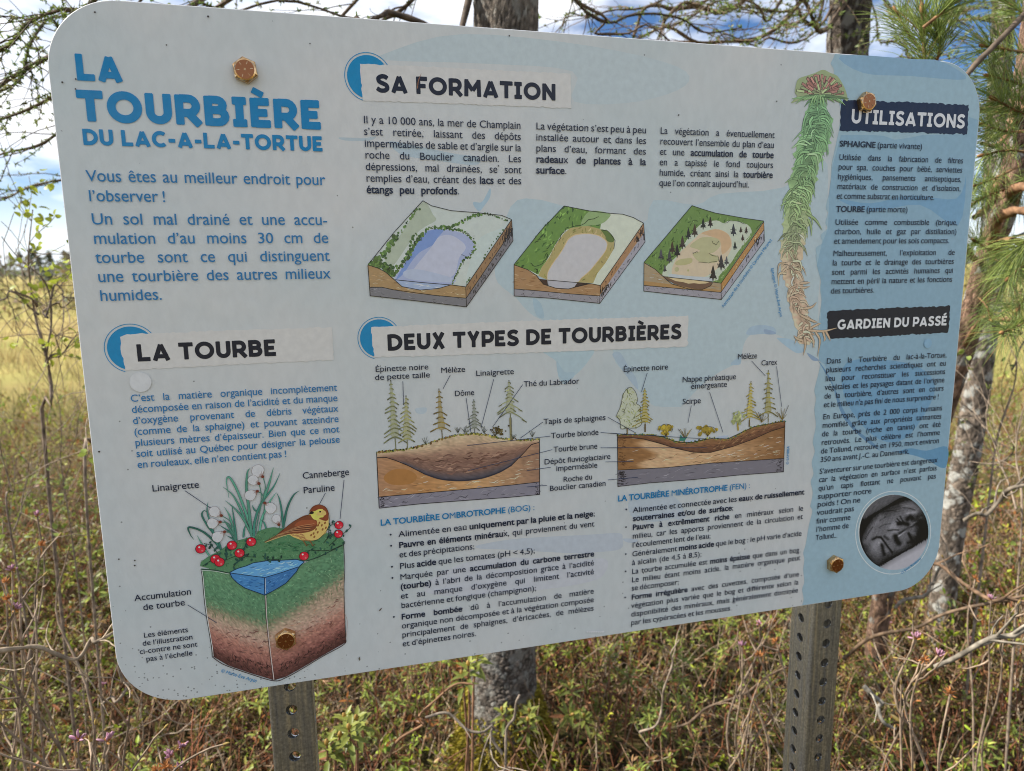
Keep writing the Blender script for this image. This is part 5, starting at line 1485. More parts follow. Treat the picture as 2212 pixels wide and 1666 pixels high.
blob_ = [(272, 412), (330, 470), (352, 560), (340, 600), (385, 640), (382, 740), (400, 830), (340, 880), (230, 885), (160, 890), (150, 800), (112, 740), (150, 650), (170, 560), (200, 470)]
d.P(blob_, (172, 175, 156), True); d.dabs(blob_, 90, 1.0, 4, [(178, 180, 158), (134, 142, 92), (156, 160, 112), (110, 116, 78)]); d.dabs(blob_, 14, .4, 6, [(56, 56, 40)]); d.L(blob_, .5, (60, 58, 40), closed=True); d.L([(232, 880), (235, 955)], 1.6, (110, 96, 70), smooth=False)
spruce(d, 436, 422, 442, 900, 130, (146, 130, 48), n=11); d.L([(440, 840), (440, 930)], 1.6, (90, 76, 50), smooth=False)
for cx, cy, rx, ry in ((680, 895, 85, 60), (1165, 910, 115, 45)):
    for _ in range(36): d.D((cx + rng.normal() * rx * .45, cy + rng.normal() * ry * .45), rng.uniform(1.2, 2.4), nz([(160, 140, 52), (130, 112, 44), (148, 126, 50)][rng.integers(3)], .1))
    d.L([(cx - rx * .9, cy + ry * .5), (cx - rx * .7, cy - ry * .4), (cx - rx * .2, cy - ry * .9), (cx + rx * .5, cy - ry * .8), (cx + rx * .9, cy), (cx + rx * .8, cy + ry * .6)], .45, (56, 46, 26))
    for a in (-30, -10, 12, 34): d.L([(cx, cy + ry + 28), (cx + a, cy + ry * .3)], .6, (60, 48, 28), smooth=False)
for _ in range(40): d.D((1510 + rng.normal() * 32, 770 + rng.normal() * 45), rng.uniform(.9, 1.8), nz([(158, 162, 112), (140, 146, 96)][rng.integers(2)], .1))
d.L([(1512, 830), (1520, 915)], 1.8, (150, 130, 50), smooth=False)
spruce(d, 1668, 340, 1650, 850, 105, (164, 146, 54), n=11); d.L([(1650, 790), (1648, 870)], 1.4, (90, 76, 46), smooth=False); spruce(d, 1870, 215, 1868, 820, 110, (122, 112, 48), n=9, droop=.35)
for x, y in ((905, 1010), (2030, 790), (1790, 820)):
    for a in range(-80, 81, 22): d.L([(x, y), (x + a, y - rng.uniform(60, 170))], .5, nz((112, 96, 48), .3), smooth=False)
d.P([(835, 1035), (850, 960), (880, 1000), (930, 980), (900, 1030)], (52, 112, 100))
part(d.build('fen_illustration', M_PRINT, sign))

# -- the strand of sphagnum moss
d = Draw(.26, .0006); d.crop = 's1'


def S2(pts): return [(x, y + (820 - 240) / .37215) for x, y in pts]


axis_ = [(660, 420), (640, 560), (640, 700), (600, 850), (560, 960), (530, 1100), (500, 1230), (460, 1380), (430, 1520)] + S2([(430, 40), (410, 180), (390, 330), (370, 470), (360, 600), (370, 720), (400, 860), (425, 1010), (450, 1140), (490, 1270), (510, 1380), (500, 1480)])
halfw = [60, 130, 150, 160, 150, 130, 130, 130, 125, 125, 130, 125, 120, 115, 105, 95, 90, 85, 80, 75, 55]
ax_ = smooth_path(axis_, 120); hw_ = np.interp(np.linspace(0, 1, 120), np.linspace(0, 1, len(halfw)), halfw)
tg = np.gradient(ax_, axis=0); tg /= np.linalg.norm(tg, axis=1)[:, None]; nm = np.stack([-tg[:, 1], tg[:, 0]], -1)
wob1, wob2 = 1 + rng.normal(size=120) * .10, 1 + rng.normal(size=120) * .10
lc = [(0, (112, 150, 108)), (.28, (124, 156, 108)), (.45, (140, 160, 110)), (.58, (158, 164, 128)), (.65, (178, 158, 132)), (.8, (188, 160, 138)), (1, (194, 166, 144))]
Lp, Rp = ax_ + nm * (hw_ * wob1)[:, None], ax_ - nm * (hw_ * wob2)[:, None]
d.patch(mm('s1', Lp), mm('s1', Rp), 120, 9, lambda u, v: A(*nz(mixc(lc, u) * (1.06 - .22 * math.exp(-((v - .5) / .2) ** 2)), .06)))
for i in range(230):
    f = rng.random() * .97; k = int(f * 119); s_ = rng.choice([-1, 1])
    p0 = ax_[k] + nm[k] * rng.normal() * 25
    L_ = hw_[k] * rng.uniform(.7, 1.45); side = nm[k] * s_
    p1 = p0 + side * L_ * .55 + tg[k] * L_ * rng.uniform(-.1, .35); p2 = p0 + side * L_ * rng.uniform(.7, 1.0) + tg[k] * L_ * rng.uniform(.5, 1.1)
    if rng.random() < .3: p1, p2 = p0 + side * L_ * .3 + tg[k] * L_ * .5, p0 + side * L_ * .15 + tg[k] * L_ * 1.1
    col = mixc(lc, f); w_ = rng.uniform(1.6, 2.6)
    d.L([p0, p1, p2], w_ + .75, np.array(col) * .32, taper=True, k=5); d.L([p0, p1, p2], w_, np.clip(nz(col, .13) * 1.04, 0, 235), taper=True, k=5)
for pts in (S2([(540, 1330), (700, 1340), (850, 1305)]), S2([(700, 1345), (720, 1420), (705, 1450)]), S2([(730, 1345), (760, 1400), (778, 1445)]), S2([(620, 1350), (665, 1440), (640, 1610)]), S2([(500, 1400), (510, 1500), (487, 1600)]), S2([(480, 1440), (420, 1420), (385, 1385)]), S2([(560, 1310), (640, 1270), (675, 1255)]), S2([(460, 1170), (590, 1230), (640, 1245)]), S2([(490, 1100), (580, 1080), (630, 1030)]), S2([(450, 830), (520, 822), (560, 820)]), S2([(450, 870), (500, 875), (560, 860)]), S2([(560, 1370), (600, 1450), (590, 1520)]), S2([(420, 180), (480, 230), (540, 280)]), S2([(520, 80), (620, 150), (690, 260)]), S2([(540, 140), (570, 220), (575, 325)])):
    f = .7 if pts[0][1] > 1558 + 700 else .45
    d.L(pts, 3.2, np.array(mixc(lc, f)) * .42, taper=True); d.L(pts, 2.4, mixc(lc, f), taper=True)
hd = [(400, 340), (430, 210), (520, 170), (610, 140), (700, 105), (780, 140), (850, 170), (905, 250), (945, 340), (960, 440), (880, 400), (700, 420), (520, 410), (360, 460), (420, 390)]
d.P(hd, (140, 152, 112), True)
for i in range(110):
    a = rng.uniform(185, 358); rr = rng.uniform(.25, 1.0)
    c0 = np.array([670, 370]); v = np.array([math.cos(R(a)) * 265, math.sin(R(a)) * 225])
    p0 = c0 + v * (rr - .3) * .95; p1 = c0 + v * rr
    col = (150, 162, 118) if rr < .5 or rng.random() < .25 else ((166, 120, 108) if rng.random() < .6 else (150, 104, 92))
    d.L([p0, p1], 2.9, (66, 50, 44), smooth=False); d.L([p0 + (p1 - p0) * .05, p0 + (p1 - p0) * .95], 2.1, nz(col, .1), smooth=False)
for a in range(-8, 9):
    p1 = np.array([670 + a * 38, 470 + rng.uniform(-20, 60) - abs(a) * 6]); d.L([(670 + a * 6, 380), (670 + a * 24, 400), p1], 3.0, (54, 78, 50), taper=True); d.L([(670 + a * 6, 380), (670 + a * 24, 400), p1], 2.2, nz((126, 158, 108), .1), taper=True)
part(d.build('sphagnum_illustration', M_PRINT, sign))

# -- the round photograph of a weathered face
d = Draw(.3, .0006); d.crop = 'd8'
t_ = np.radians(np.arange(0, 360, 5))
cir = np.stack([802 + 603 * np.cos(t_) + 20 * np.sin(t_), 830 + 655 * np.sin(t_) - 30 * np.cos(t_)], -1)
d.ribbon(mm('d8', np.stack([790 + 655 * np.cos(t_) + 8 * np.sin(t_), 834 + 722 * np.sin(t_) - 36 * np.cos(t_)], -1)), 1.15, A(186, 192, 194), closed=True)
d.ribbon(mm('d8', np.stack([795 + 600 * np.cos(t_[26:56]) + 20 * np.sin(t_[26:56]), 822 + 650 * np.sin(t_[26:56]) - 30 * np.cos(t_[26:56])], -1)), np.interp(np.arange(30), [0, 12, 29], [.2, 2.6, .2]), A(184, 188, 188))
face = np.array([(250, 1010), (265, 880), (320, 760), (430, 590), (560, 490), (700, 410), (850, 340), (1000, 280), (1120, 268), (1230, 335), (1305, 450), (1345, 580), (1330, 720), (1290, 860), (1230, 940), (1110, 1060), (980, 1150), (850, 1210), (700, 1280), (600, 1340), (510, 1400), (440, 1360), (375, 1260), (305, 1160)], float)
cloth = np.array([(455, 1490), (560, 1430), (700, 1345), (860, 1250), (1040, 1150), (1130, 1100), (1220, 1050), (1400, 940), (1500, 1300), (900, 1700)], float)
cap_ = np.array([(300, 590), (400, 520), (560, 430), (700, 350), (800, 285), (900, 235), (1040, 180), (900, 60), (300, 200), (200, 560)], float)


def inside(p, q):
    x, y = q[:, 0], q[:, 1]; x2, y2 = np.roll(x, -1), np.roll(y, -1)
    return (((y[None] > p[:, 1:2]) != (y2[None] > p[:, 1:2])) & (p[:, :1] < (x2 - x)[None] * (p[:, 1:2] - y[None]) / (y2 - y + 1e-9)[None] + x[None])).sum(1) % 2 > 0


def sdist(p, q, closed=False):
    q = np.vstack([q, q[:1]]) if closed else q
    best = np.full(len(p), 1e9)
    for a_, b_ in zip(q[:-1], q[1:]):
        t2 = np.clip(((p - a_) @ (b_ - a_)) / ((b_ - a_) @ (b_ - a_) + 1e-9), 0, 1)
        best = np.minimum(best, np.linalg.norm(p - a_ - t2[:, None] * (b_ - a_), axis=1))
    return best


ng = 120
rr_, aa_ = np.meshgrid(np.linspace(0, 1, 62), np.linspace(0, 2 * math.pi, ng + 1), indexing='ij')
gp_ = np.stack([802 + rr_ * (603 * np.cos(aa_) + 20 * np.sin(aa_)), 830 + rr_ * (655 * np.sin(aa_) - 30 * np.cos(aa_))], -1).reshape(-1, 2)
fm = inside(gp_, face); fd = sdist(gp_, face, True)
v_ = np.full(len(gp_), 16.0)
v_[fm] = 44 + 50 * np.clip(fd[fm] / 170, 0, 1)
for q, sg, amp in (([(300, 1000), (420, 740), (580, 560)], 60, 34), ([(420, 1180), (470, 1060), (560, 960)], 80, 22), ([(760, 740), (820, 690), (830, 800)], 60, 30), ([(980, 360), (1120, 340), (1230, 430)], 60, 34), ([(1040, 500), (1180, 480)], 30, 40), ([(880, 900), (990, 815), (1090, 725), (1190, 645), (1280, 565)], 14, 70), ([(600, 960), (660, 1030), (720, 1110)], 26, 34), ([(650, 1160), (760, 1140)], 40, 24), ([(880, 1110), (1000, 1020)], 40, 22), ([(540, 1010), (580, 1080)], 20, 26), ([(1150, 850), (1180, 860)], 30, 34), ([(700, 900), (780, 860)], 50, 18)):
    v_ += fm * amp * np.exp(-(sdist(gp_, np.array(q, float)) / sg) ** 2)
for q, sg, amp in (([(430, 955), (500, 915), (575, 915), (640, 1000), (700, 1085), (770, 1175)], 20, .9), ([(590, 1050), (612, 1130), (632, 1215)], 30, .8), ([(830, 900), (850, 970), (890, 1020)], 44, .9), ([(880, 680), (960, 670), (1045, 690)], 32, .95), ([(1040, 600), (1090, 555), (1120, 590)], 42, .85), ([(860, 590), (940, 680)], 12, .7), ([(910, 550), (980, 670)], 12, .7), ([(840, 640), (900, 690)], 10, .6), ([(900, 850), (1000, 790), (1080, 740), (1190, 680)], 22, .6), ([(700, 800), (800, 785), (880, 790)], 12, .6),
                   ([(1060, 850), (1100, 920), (1130, 990)], 26, .8), ([(300, 960), (360, 840), (430, 740)], 10, .5), ([(960, 400), (1080, 410), (1170, 440)], 9, .5), ([(620, 470), (760, 450), (840, 460)], 10, .45), ([(540, 750), (640, 690), (740, 680)], 10, .3), ([(1240, 620), (1300, 760), (1240, 930)], 90, .75), ([(1040, 1010), (1120, 1000)], 22, .6), ([(640, 900), (700, 950)], 26, .5), ([(1200, 560), (1290, 520)], 10, .5), ([(560, 620), (660, 560)], 12, .3)):
    v_ *= 1 - amp * np.exp(-(sdist(gp_, np.array(q, float)) / sg) ** 2)
tex_ = rng.normal(size=len(gp_)) * 5 + 5 * np.sin(gp_[:, 0] * .06 + gp_[:, 1] * .09) * np.sin(gp_[:, 0] * .031 - gp_[:, 1] * .05)
v_ = np.where(fm, v_ + tex_, v_)
cm = inside(gp_, cap_); v_[cm & ~fm] = 74 + 22 * np.clip(sdist(gp_, cap_, True)[cm & ~fm] / 60, 0, 1) + tex_[cm & ~fm]
wm = inside(gp_, cloth); v_[wm & ~fm] = 120 + 46 * np.clip(sdist(gp_, cloth, True)[wm & ~fm] / 90, 0, 1)
v_ = np.clip(np.where(wm & ~fm, v_, np.where(fm, v_ * 1.22 - 18, v_ * .9 - 3)), 8, 190)
na2 = ng + 1
d.raw(mm('d8', gp_), [(i_ * na2 + j_, i_ * na2 + j_ + 1, (i_ + 1) * na2 + j_ + 1, (i_ + 1) * na2 + j_) for i_ in range(61) for j_ in range(ng)], np.array([A(x_, x_ * .985, x_ * 1.03) for x_ in v_]))
part(d.build('portrait_photograph', M_PRINT, sign))

# -- dirt, scuffs and bubbles on the laminate
d = Draw(1.0, .0006)
for c_, p_, rr, col in (('c4', (886, 823), 8.6, (184, 185, 187)), ('c6', (1607, 580), 5.4, (122, 156, 180))):
    d.crop = c_; d.D(p_, rr, col, n=24)
d.crop = 'c8'; d.P([(268, 655), (276, 640), (290, 632), (280, 648)], (70, 56, 40)); d.P([(140, 950), (150, 938), (152, 960), (144, 966)], (90, 84, 74))
for k in range(8): d.P([(1575 + k * 14, 782 + rng.uniform(-4, 4)), (1585 + k * 14, 776), (1588 + k * 14, 784), (1578 + k * 14, 790)], (206, 206, 206))
d.crop = 'c2'; d.L([(512, 560), (518, 510), (537, 462)], .8, (128, 86, 60), taper=True)
for c_, p_ in (('c1', (478, 562)), ('c1', (480, 500)), ('c1', (395, 520)), ('c1', (1050, 286)), ('c1', (1953, 277)), ('c1', (1312, 107)), ('c1', (600, 80)), ('c2', (1090, 228)), ('c2', (2155, 726)), ('c2', (1022, 1045)), ('c4', (626, 1260)), ('c4', (833, 1255)), ('c7', (850, 335)), ('c7', (850, 367)), ('c7', (750, 327)), ('c9', (1600, 30)), ('c3', (655, 640)), ('c3', (40, 725))):
    d.crop = c_; d.D(p_, rng.uniform(.5, .9), (60, 54, 50), n=8)
tag(part(d.build('dirt', M_PRINT, sign)), kind='stuff')

# ------------------------------------------------------------------ the setting: ground, far wood
def gz(x, y):
    """Ground height: hummocks of moss."""
    r = np.hypot(x - CAM[0], y - CAM[1])
    a = np.clip(r / 3.0, .2, 1)
    return a * (.05 * np.sin(x * 2.3 + 1.3 * np.sin(y * 1.7)) + .045 * np.sin(y * 2.9 + x * 1.1 + 2) + .03 * np.sin(x * 6.1 + y * 4.3)) - .01


na, nr = 160, 110
rad = np.concatenate([[0.02], np.geomspace(.15, 3000, nr - 1)])
th = np.linspace(0, 2 * math.pi, na, endpoint=False)
gx = CAM[0] + rad[:, None] * np.sin(th)[None]; gy = CAM[1] + rad[:, None] * np.cos(th)[None]
gzv = np.where(rad[:, None] < 60, gz(gx, gy), 0)
i = np.arange(nr - 1)[:, None] * na; j = np.arange(na)[None]; k = (j + 1) % na
M_GROUND, t, b = mat_new('bog_ground')
tcx = N(t, 'ShaderNodeTexCoord')
no = N(t, 'ShaderNodeTexNoise'); no.inputs['Scale'].default_value = 5; no.inputs['Detail'].default_value = 9; no.inputs['Roughness'].default_value = .65
t.links.new(tcx.outputs['Object'], no.inputs['Vector'])
near = ramp(t, [(.3, (.018, .012, .008)), (.45, (.045, .030, .018)), (.55, (.045, .042, .014)), (.68, (.10, .055, .03))], no.outputs[0])  # near ground kept extra dark, standing in for shade in the gaps between shrubs
n2 = N(t, 'ShaderNodeTexNoise'); n2.inputs['Scale'].default_value = .22; n2.inputs['Detail'].default_value = 8; n2.inputs['Roughness'].default_value = .6
t.links.new(tcx.outputs['Object'], n2.inputs['Vector'])
far = ramp(t, [(.34, (.20, .14, .06)), (.5, (.36, .29, .10)), (.66, (.29, .27, .08))], n2.outputs[0])
ln = N(t, 'ShaderNodeVectorMath', operation='LENGTH'); t.links.new(tcx.outputs['Object'], ln.inputs[0])
mr = N(t, 'ShaderNodeMapRange'); mr.inputs[1].default_value = 4; mr.inputs[2].default_value = 13; t.links.new(ln.outputs['Value'], mr.inputs[0])
mxg = N(t, 'ShaderNodeMix', data_type='RGBA'); t.links.new(mr.outputs[0], mxg.inputs['Factor']); t.links.new(near, mxg.inputs[6]); t.links.new(far, mxg.inputs[7])
t.links.new(mxg.outputs[2], b.inputs['Base Color']); b.inputs['Roughness'].default_value = .95; b.inputs['Specular IOR Level'].default_value = .1
bump(t, b, no.outputs[0], .8, .03)
g = Geo()
g.add(np.stack([gx, gy, gzv], -1).reshape(-1, 3), np.stack([i + j, i + na + j, i + na + k, i + k], -1).reshape(-1, 4), (1, 1, 1))
tag(g.build('ground', M_GROUND, smooth=True), kind='structure')

# low wooded rise on the horizon
M_HILL, t, b = mat_new('far_hills')
tcx = N(t, 'ShaderNodeTexCoord'); no = N(t, 'ShaderNodeTexNoise'); no.inputs['Scale'].default_value = .06; no.inputs['Detail'].default_value = 9
t.links.new(tcx.outputs['Object'], no.inputs['Vector']); t.links.new(ramp(t, [(.35, (.06, .065, .06)), (.65, (.13, .12, .085))], no.outputs[0]), b.inputs['Base Color']); b.inputs['Roughness'].default_value = 1
hg = Geo(); aa = np.radians(np.arange(-90, 131, 1.0)); hh = 9 + 4 * np.sin(aa * 5 + 1) + 2.5 * np.sin(aa * 23) + rng.normal(size=len(aa)) * .6
V = []
for dist, f in ((480, 0), (520, .8), (600, 1.0), (760, 0)):
    V.append(np.stack([CAM[0] + dist * np.sin(aa), CAM[1] + dist * np.cos(aa), hh * f - (2 if f == 0 else 0)], -1))
na_ = len(aa); q = np.arange(3)[:, None] * na_; w_ = np.arange(na_ - 1)[None]
hg.add(np.concatenate(V), np.stack([q + w_, q + w_ + 1, q + na_ + w_ + 1, q + na_ + w_], -1).reshape(-1, 4), (1, 1, 1))
tag(hg.build('hills', M_HILL), kind='structure')

# the far wood beyond the open bog: reads as one mass
fw = Geo()
for n in range(520):
    a = R(rng.uniform(-45, 78)); dist = rng.uniform(95, 210)
    p = np.array([CAM[0] + dist * math.sin(a), CAM[1] + dist * math.cos(a), 0])
    h_ = rng.uniform(2.2, 6.5) * (.75 if dist < 130 else 1); con = rng.random() < .45
    base = (.09, .11, .09) if con else ((.22, .20, .15) if rng.random() < .6 else (.21, .23, .12))  # haze put into the colours: foliage lightened towards grey
    m_ = 70
    z = rng.random(m_) ** .8
    wd = h_ * (.22 * (1 - z) + .03 if con else .34 * np.sin(math.pi * np.clip(z * .85 + .12, 0, 1)))
    an = rng.random(m_) * 2 * math.pi; rr = wd * np.sqrt(rng.random(m_))
    pts = p + np.stack([rr * np.cos(an), rr * np.sin(an), h_ * (.12 + .88 * z) if not con else h_ * (.05 + .95 * z)], -1)
    s_ = h_ * .07
    tri = rng.normal(size=(m_, 3, 3)) * s_
    fw.add((pts[:, None] + tri).reshape(-1, 3), np.arange(m_ * 3).reshape(-1, 3), np.repeat(vary(base, m_, .25), 3, 0))
    fw.tube([p, p + [0, 0, h_ * .8]], [h_ * .012, h_ * .004], (.12, .11, .1), 3)

for n in range(420):
    a = R(rng.uniform(-34, 66)); dist = 24 * (4.4 ** rng.random())
    p = np.array([CAM[0] + dist * math.sin(a), CAM[1] + dist * math.cos(a), 0])
    h_ = rng.uniform(.3, .9); m_ = 46
    pts = p + rng.normal(size=(m_, 3)) * np.array([h_ * .7, h_ * .7, h_ * .25]) + [0, 0, h_ * .45]
    fw.add((pts[:, None] + rng.normal(size=(m_, 3, 3)) * h_ * .10).reshape(-1, 3), np.arange(m_ * 3).reshape(-1, 3), np.repeat(vary([(.17, .12, .07), (.20, .19, .06), (.13, .15, .05), (.26, .19, .10)][rng.integers(4)], m_, .3), 3, 0))
tag(fw.build('distant_woods', M_LEAF), kind='stuff')

# sedge and dry grass of the open bog
gs = Geo()
for (r0, r1, n_, hgt, wd_) in ((4.5, 9, 12000, .32, .004), (8, 18, 24000, .40, .008), (16, 45, 30000, .5, .018), (40, 110, 16000, .7, .06)):
    a = np.radians(rng.uniform(-34, 66, n_)); rr = np.sqrt(rng.uniform(r0 ** 2, r1 ** 2, n_))
    x, y = CAM[0] + rr * np.sin(a), CAM[1] + rr * np.cos(a)
    clump = np.sin(x * .9 + 2 * np.sin(y * .5)) + np.sin(y * 1.3 + x * .4)
    kp = rng.random(n_) < .45 + .3 * clump
    x, y = x[kp], y[kp]; n2_ = len(x)
    d_ = np.stack([rng.normal(size=n2_) * .35, rng.normal(size=n2_) * .35, np.ones(n2_)], -1)
    tone = (np.sin(x * .35 + 1) + np.sin(y * .28))[:, None] * .5 + rng.normal(size=(n2_, 1)) * .4
    cc = np.clip(np.array([.40, .345, .14]) + tone * np.array([-.08, .0, -.02]), .03, .8) * rng.uniform(.65, 1.25, (n2_, 1))
    gs.needles(np.stack([x, y, np.where(rr[kp] < 60, gz(x, y), 0) - .02], -1), d_, hgt * rng.uniform(.5, 1.3, n2_), wd_, cc)
tag(gs.build('dry_grass', M_GRASS), kind='stuff')

# moss, litter, tangled twiglets and creeping leaves under the shrubs
def wedge(n, r0, r1, a0=-30, a1=62, ymin=-.25):
    a = np.radians(rng.uniform(a0, a1, n)); rr = np.sqrt(rng.uniform(r0 ** 2, r1 ** 2, n))
    x, y = CAM[0] + rr * np.sin(a), CAM[1] + rr * np.cos(a)
    kp = y > ymin
    return x[kp], y[kp]


lt = Geo()
x, y = wedge(15000, .5, 6.5)
n_ = len(x); cols = np.array([(.34, .15, .08), (.40, .22, .13), (.24, .13, .08), (.46, .30, .19), (.18, .20, .05)])
lt.leaves(np.stack([x, y, gz(x, y) + rng.uniform(0, .10, n_)], -1), np.stack([rng.normal(size=n_), rng.normal(size=n_), rng.normal(size=n_) * .35], -1), np.stack([rng.normal(size=n_) * .5, rng.normal(size=n_) * .5, np.ones(n_)], -1), rng.uniform(.018, .04, n_), rng.uniform(.008, .016, n_), cols[rng.integers(0, 5, n_)] * rng.uniform(.6, 1.2, (n_, 1)))
tag(lt.build('leaf_litter', M_LEAF), kind='stuff')

ms = Geo()
x, y = wedge(26000, .5, 6.0)
pn = np.sin(x * 2.1 + 3 * np.sin(y * 1.1)) + np.sin(y * 2.7 - x * .8)
kp = rng.random(len(x)) < .35 + .35 * pn
x, y = x[kp], y[kp]; n_ = len(x)
ms.needles(np.stack([x, y, gz(x, y)], -1), np.stack([rng.normal(size=n_) * .6, rng.normal(size=n_) * .6, np.ones(n_)], -1), rng.uniform(.02, .06, n_), .006, np.array([.26, .27, .05])[None] * rng.uniform(.45, 1.4, (n_, 1)))
tag(ms.build('moss', M_GRASS), kind='stuff')

ut, ul = Geo(), Geo()
x, y = np.concatenate([wedge(6500, .55, 4), wedge(7500, 3.5, 10)], 1)
LC = np.array([(.15, .25, .025), (.26, .36, .03), (.38, .46, .04), (.10, .15, .025), (.36, .15, .05), (.46, .48, .07), (.24, .18, .05)])
for px_, py_ in zip(x, y):
    if abs(math.degrees(math.atan2(px_ - CAM[0], py_ - CAM[1])) - 13.4) < 3.2 and math.hypot(px_ - CAM[0], py_ - CAM[1]) < 1.85 and rng.random() < .75: continue
    if rng.random() > .62 + .28 * (math.sin(px_ * 4.3 + 1.5 * math.sin(py_ * 2.9)) + math.sin(py_ * 5.1 - px_ * 2.2)): continue
    z0 = float(gz(px_, py_)); dist = math.hypot(px_ - CAM[0], py_ - CAM[1])
    d_ = np.array([rng.normal() * .7, rng.normal() * .7, abs(rng.normal()) * .9 + .15])
    L_ = rng.uniform(.12, .40)
    pts, e_ = walk((px_, py_, z0 + rng.uniform(0, .20)), d_, L_, 4, .24)
    c_ = [(.28, .15, .085), (.40, .28, .19), (.20, .10, .06), (.36, .145, .075), (.48, .39, .30), (.26, .105, .06)][rng.integers(6)]
    ut.tube(pts, np.array([.0022, .002, .0017, .0014, .0010]) * (1 if dist < 4 else 1.5), np.array(c_) * rng.uniform(.6, 1.15), 3)
    patch_ = math.sin(px_ * 3.1 + 2 * math.sin(py_ * 1.7)) + math.sin(py_ * 3.7 + px_)
    if rng.random() < .62 + .28 * patch_:
        n_ = rng.integers(5, 13); k_ = rng.uniform(1.2, 4, n_); cc_ = LC[rng.integers(7)]
        b_ = np.stack([np.interp(k_, np.arange(5), pts[:, i_]) for i_ in range(3)], -1)
        sz = rng.uniform(.015, .030) * (1 if dist < 4 else 1.4)
        ul.leaves(b_, rng.normal(size=(n_, 3)) * .7 + e_ + [0, 0, .25], rng.normal(size=(n_, 3)) * .5 + [0, 0, 1], sz * rng.uniform(.7, 1.2, n_), sz * .42, cc_ * rng.uniform(.65, 1.25, (n_, 1)), fold=.35)
tag(ut.build('undergrowth', M_TWIG), kind='stuff')
tag(ul.build('ground_cover_leaves', M_LEAF), kind='stuff')


# ------------------------------------------------------------------ trees
def scaly(g, pts, rad, col, plate, depth, sides=110, n=260, moss=None, lichen=.16):
    """Trunk with real bark plates: recessed dark cracks between raised scales."""
    p = smooth_path(pts, n); r = np.interp(np.linspace(0, 1, n), np.linspace(0, 1, len(rad)), rad)
    s_ = np.concatenate([[0], np.cumsum(np.linalg.norm(np.diff(p, axis=0), axis=1))])
    Lt = s_[-1]; rm = float(np.mean(rad)); circ = 2 * math.pi * rm
    th_ = np.arange(sides) * 2 * math.pi / sides
    ns = int(Lt * circ / (plate * plate * 1.5))
    sd = np.stack([rng.random(ns) * circ, rng.random(ns) * Lt], -1)
    tone = rng.uniform(.62, 1.25, ns); pal = rng.random(ns) < lichen
    V = np.zeros((n, sides)); K = np.zeros((n, sides), int)
    for i in range(n):
        near = np.where(abs(sd[:, 1] - s_[i]) < plate * 4)[0]
        if len(near) < 2: continue
        du = abs(th_[:, None] * rm - sd[near, 0][None]); du = np.minimum(du, circ - du)
        dd_ = np.sqrt(du ** 2 + ((sd[near, 1] - s_[i])[None] / 1.5) ** 2 + rng.random((1, len(near))) * 0)
        o_ = np.argsort(dd_, 1)[:, :2]; f1, f2 = np.take_along_axis(dd_, o_, 1).T
        V[i] = np.clip((f2 - f1) / (plate * .28), 0, 1); K[i] = near[o_[:, 0]]
    rr = r[:, None] * (1 + .03 * np.sin(th_ * 3 + 1)[None]) + depth * (V ** .6 - .6) + rng.normal(size=V.shape) * depth * .14
    c_ = np.asarray(col)[None, None] * (tone[K] * (.30 + .70 * V))[..., None] * rng.uniform(.85, 1.15, V.shape + (1,))
    c_ = np.where((pal[K] & (V > .35))[..., None], np.array([.42, .40, .35]) * rng.uniform(.8, 1.1, V.shape + (1,)), c_)
    if moss:
        hz_ = (p[:, 2] - p[0, 2])[:, None] + rng.normal(size=V.shape) * .02 + .05 * np.sin(th_ * 2)[None]
        f = np.clip((moss[0] - hz_) / .10, 0, 1)[..., None]; c_ = c_ * (1 - f) + np.array(moss[1]) * f * rng.uniform(.6, 1.3, V.shape + (1,))
    t_ = np.gradient(p, axis=0); t_ /= np.linalg.norm(t_, axis=1)[:, None]
    a = np.cross(t_, [.31, .87, .1]); a /= np.linalg.norm(a, axis=1)[:, None]; b = np.cross(t_, a)
    v = p[:, None] + rr[..., None] * (np.cos(th_)[None, :, None] * a[:, None] + np.sin(th_)[None, :, None] * b[:, None])
    i = np.arange(n - 1)[:, None] * sides; j = np.arange(sides)[None]; k = (j + 1) % sides
    g.add(v.reshape(-1, 3), np.stack([i + j, i + k, i + sides + k, i + sides + j], -1).reshape(-1, 4), c_.reshape(-1, 3))


def local(o, pts):
    return np.asarray(pts, float) - np.array(o.location)


def tufts(g, pts, n, size, cols, spread=.004, per=7):
    """Spring larch needles: little green stars along a twig."""
    if n < 1: return
    q = resample(pts, max(2, n))
    b = np.repeat(q, per, 0) + rng.normal(size=(len(q) * per, 3)) * spread * .4
    d_ = rng.normal(size=b.shape) + np.array([0, 0, .35])
    c_ = np.repeat(np.asarray(cols)[rng.integers(len(cols), size=len(q))], per, 0) * rng.uniform(.7, 1.3, (len(b), 1))
    g.needles(b, d_, size * rng.uniform(.6, 1.2, len(b)), size * .30, c_)


LARCH = [(.22, .30, .07), (.17, .25, .05), (.27, .33, .10), (.30, .30, .12)]


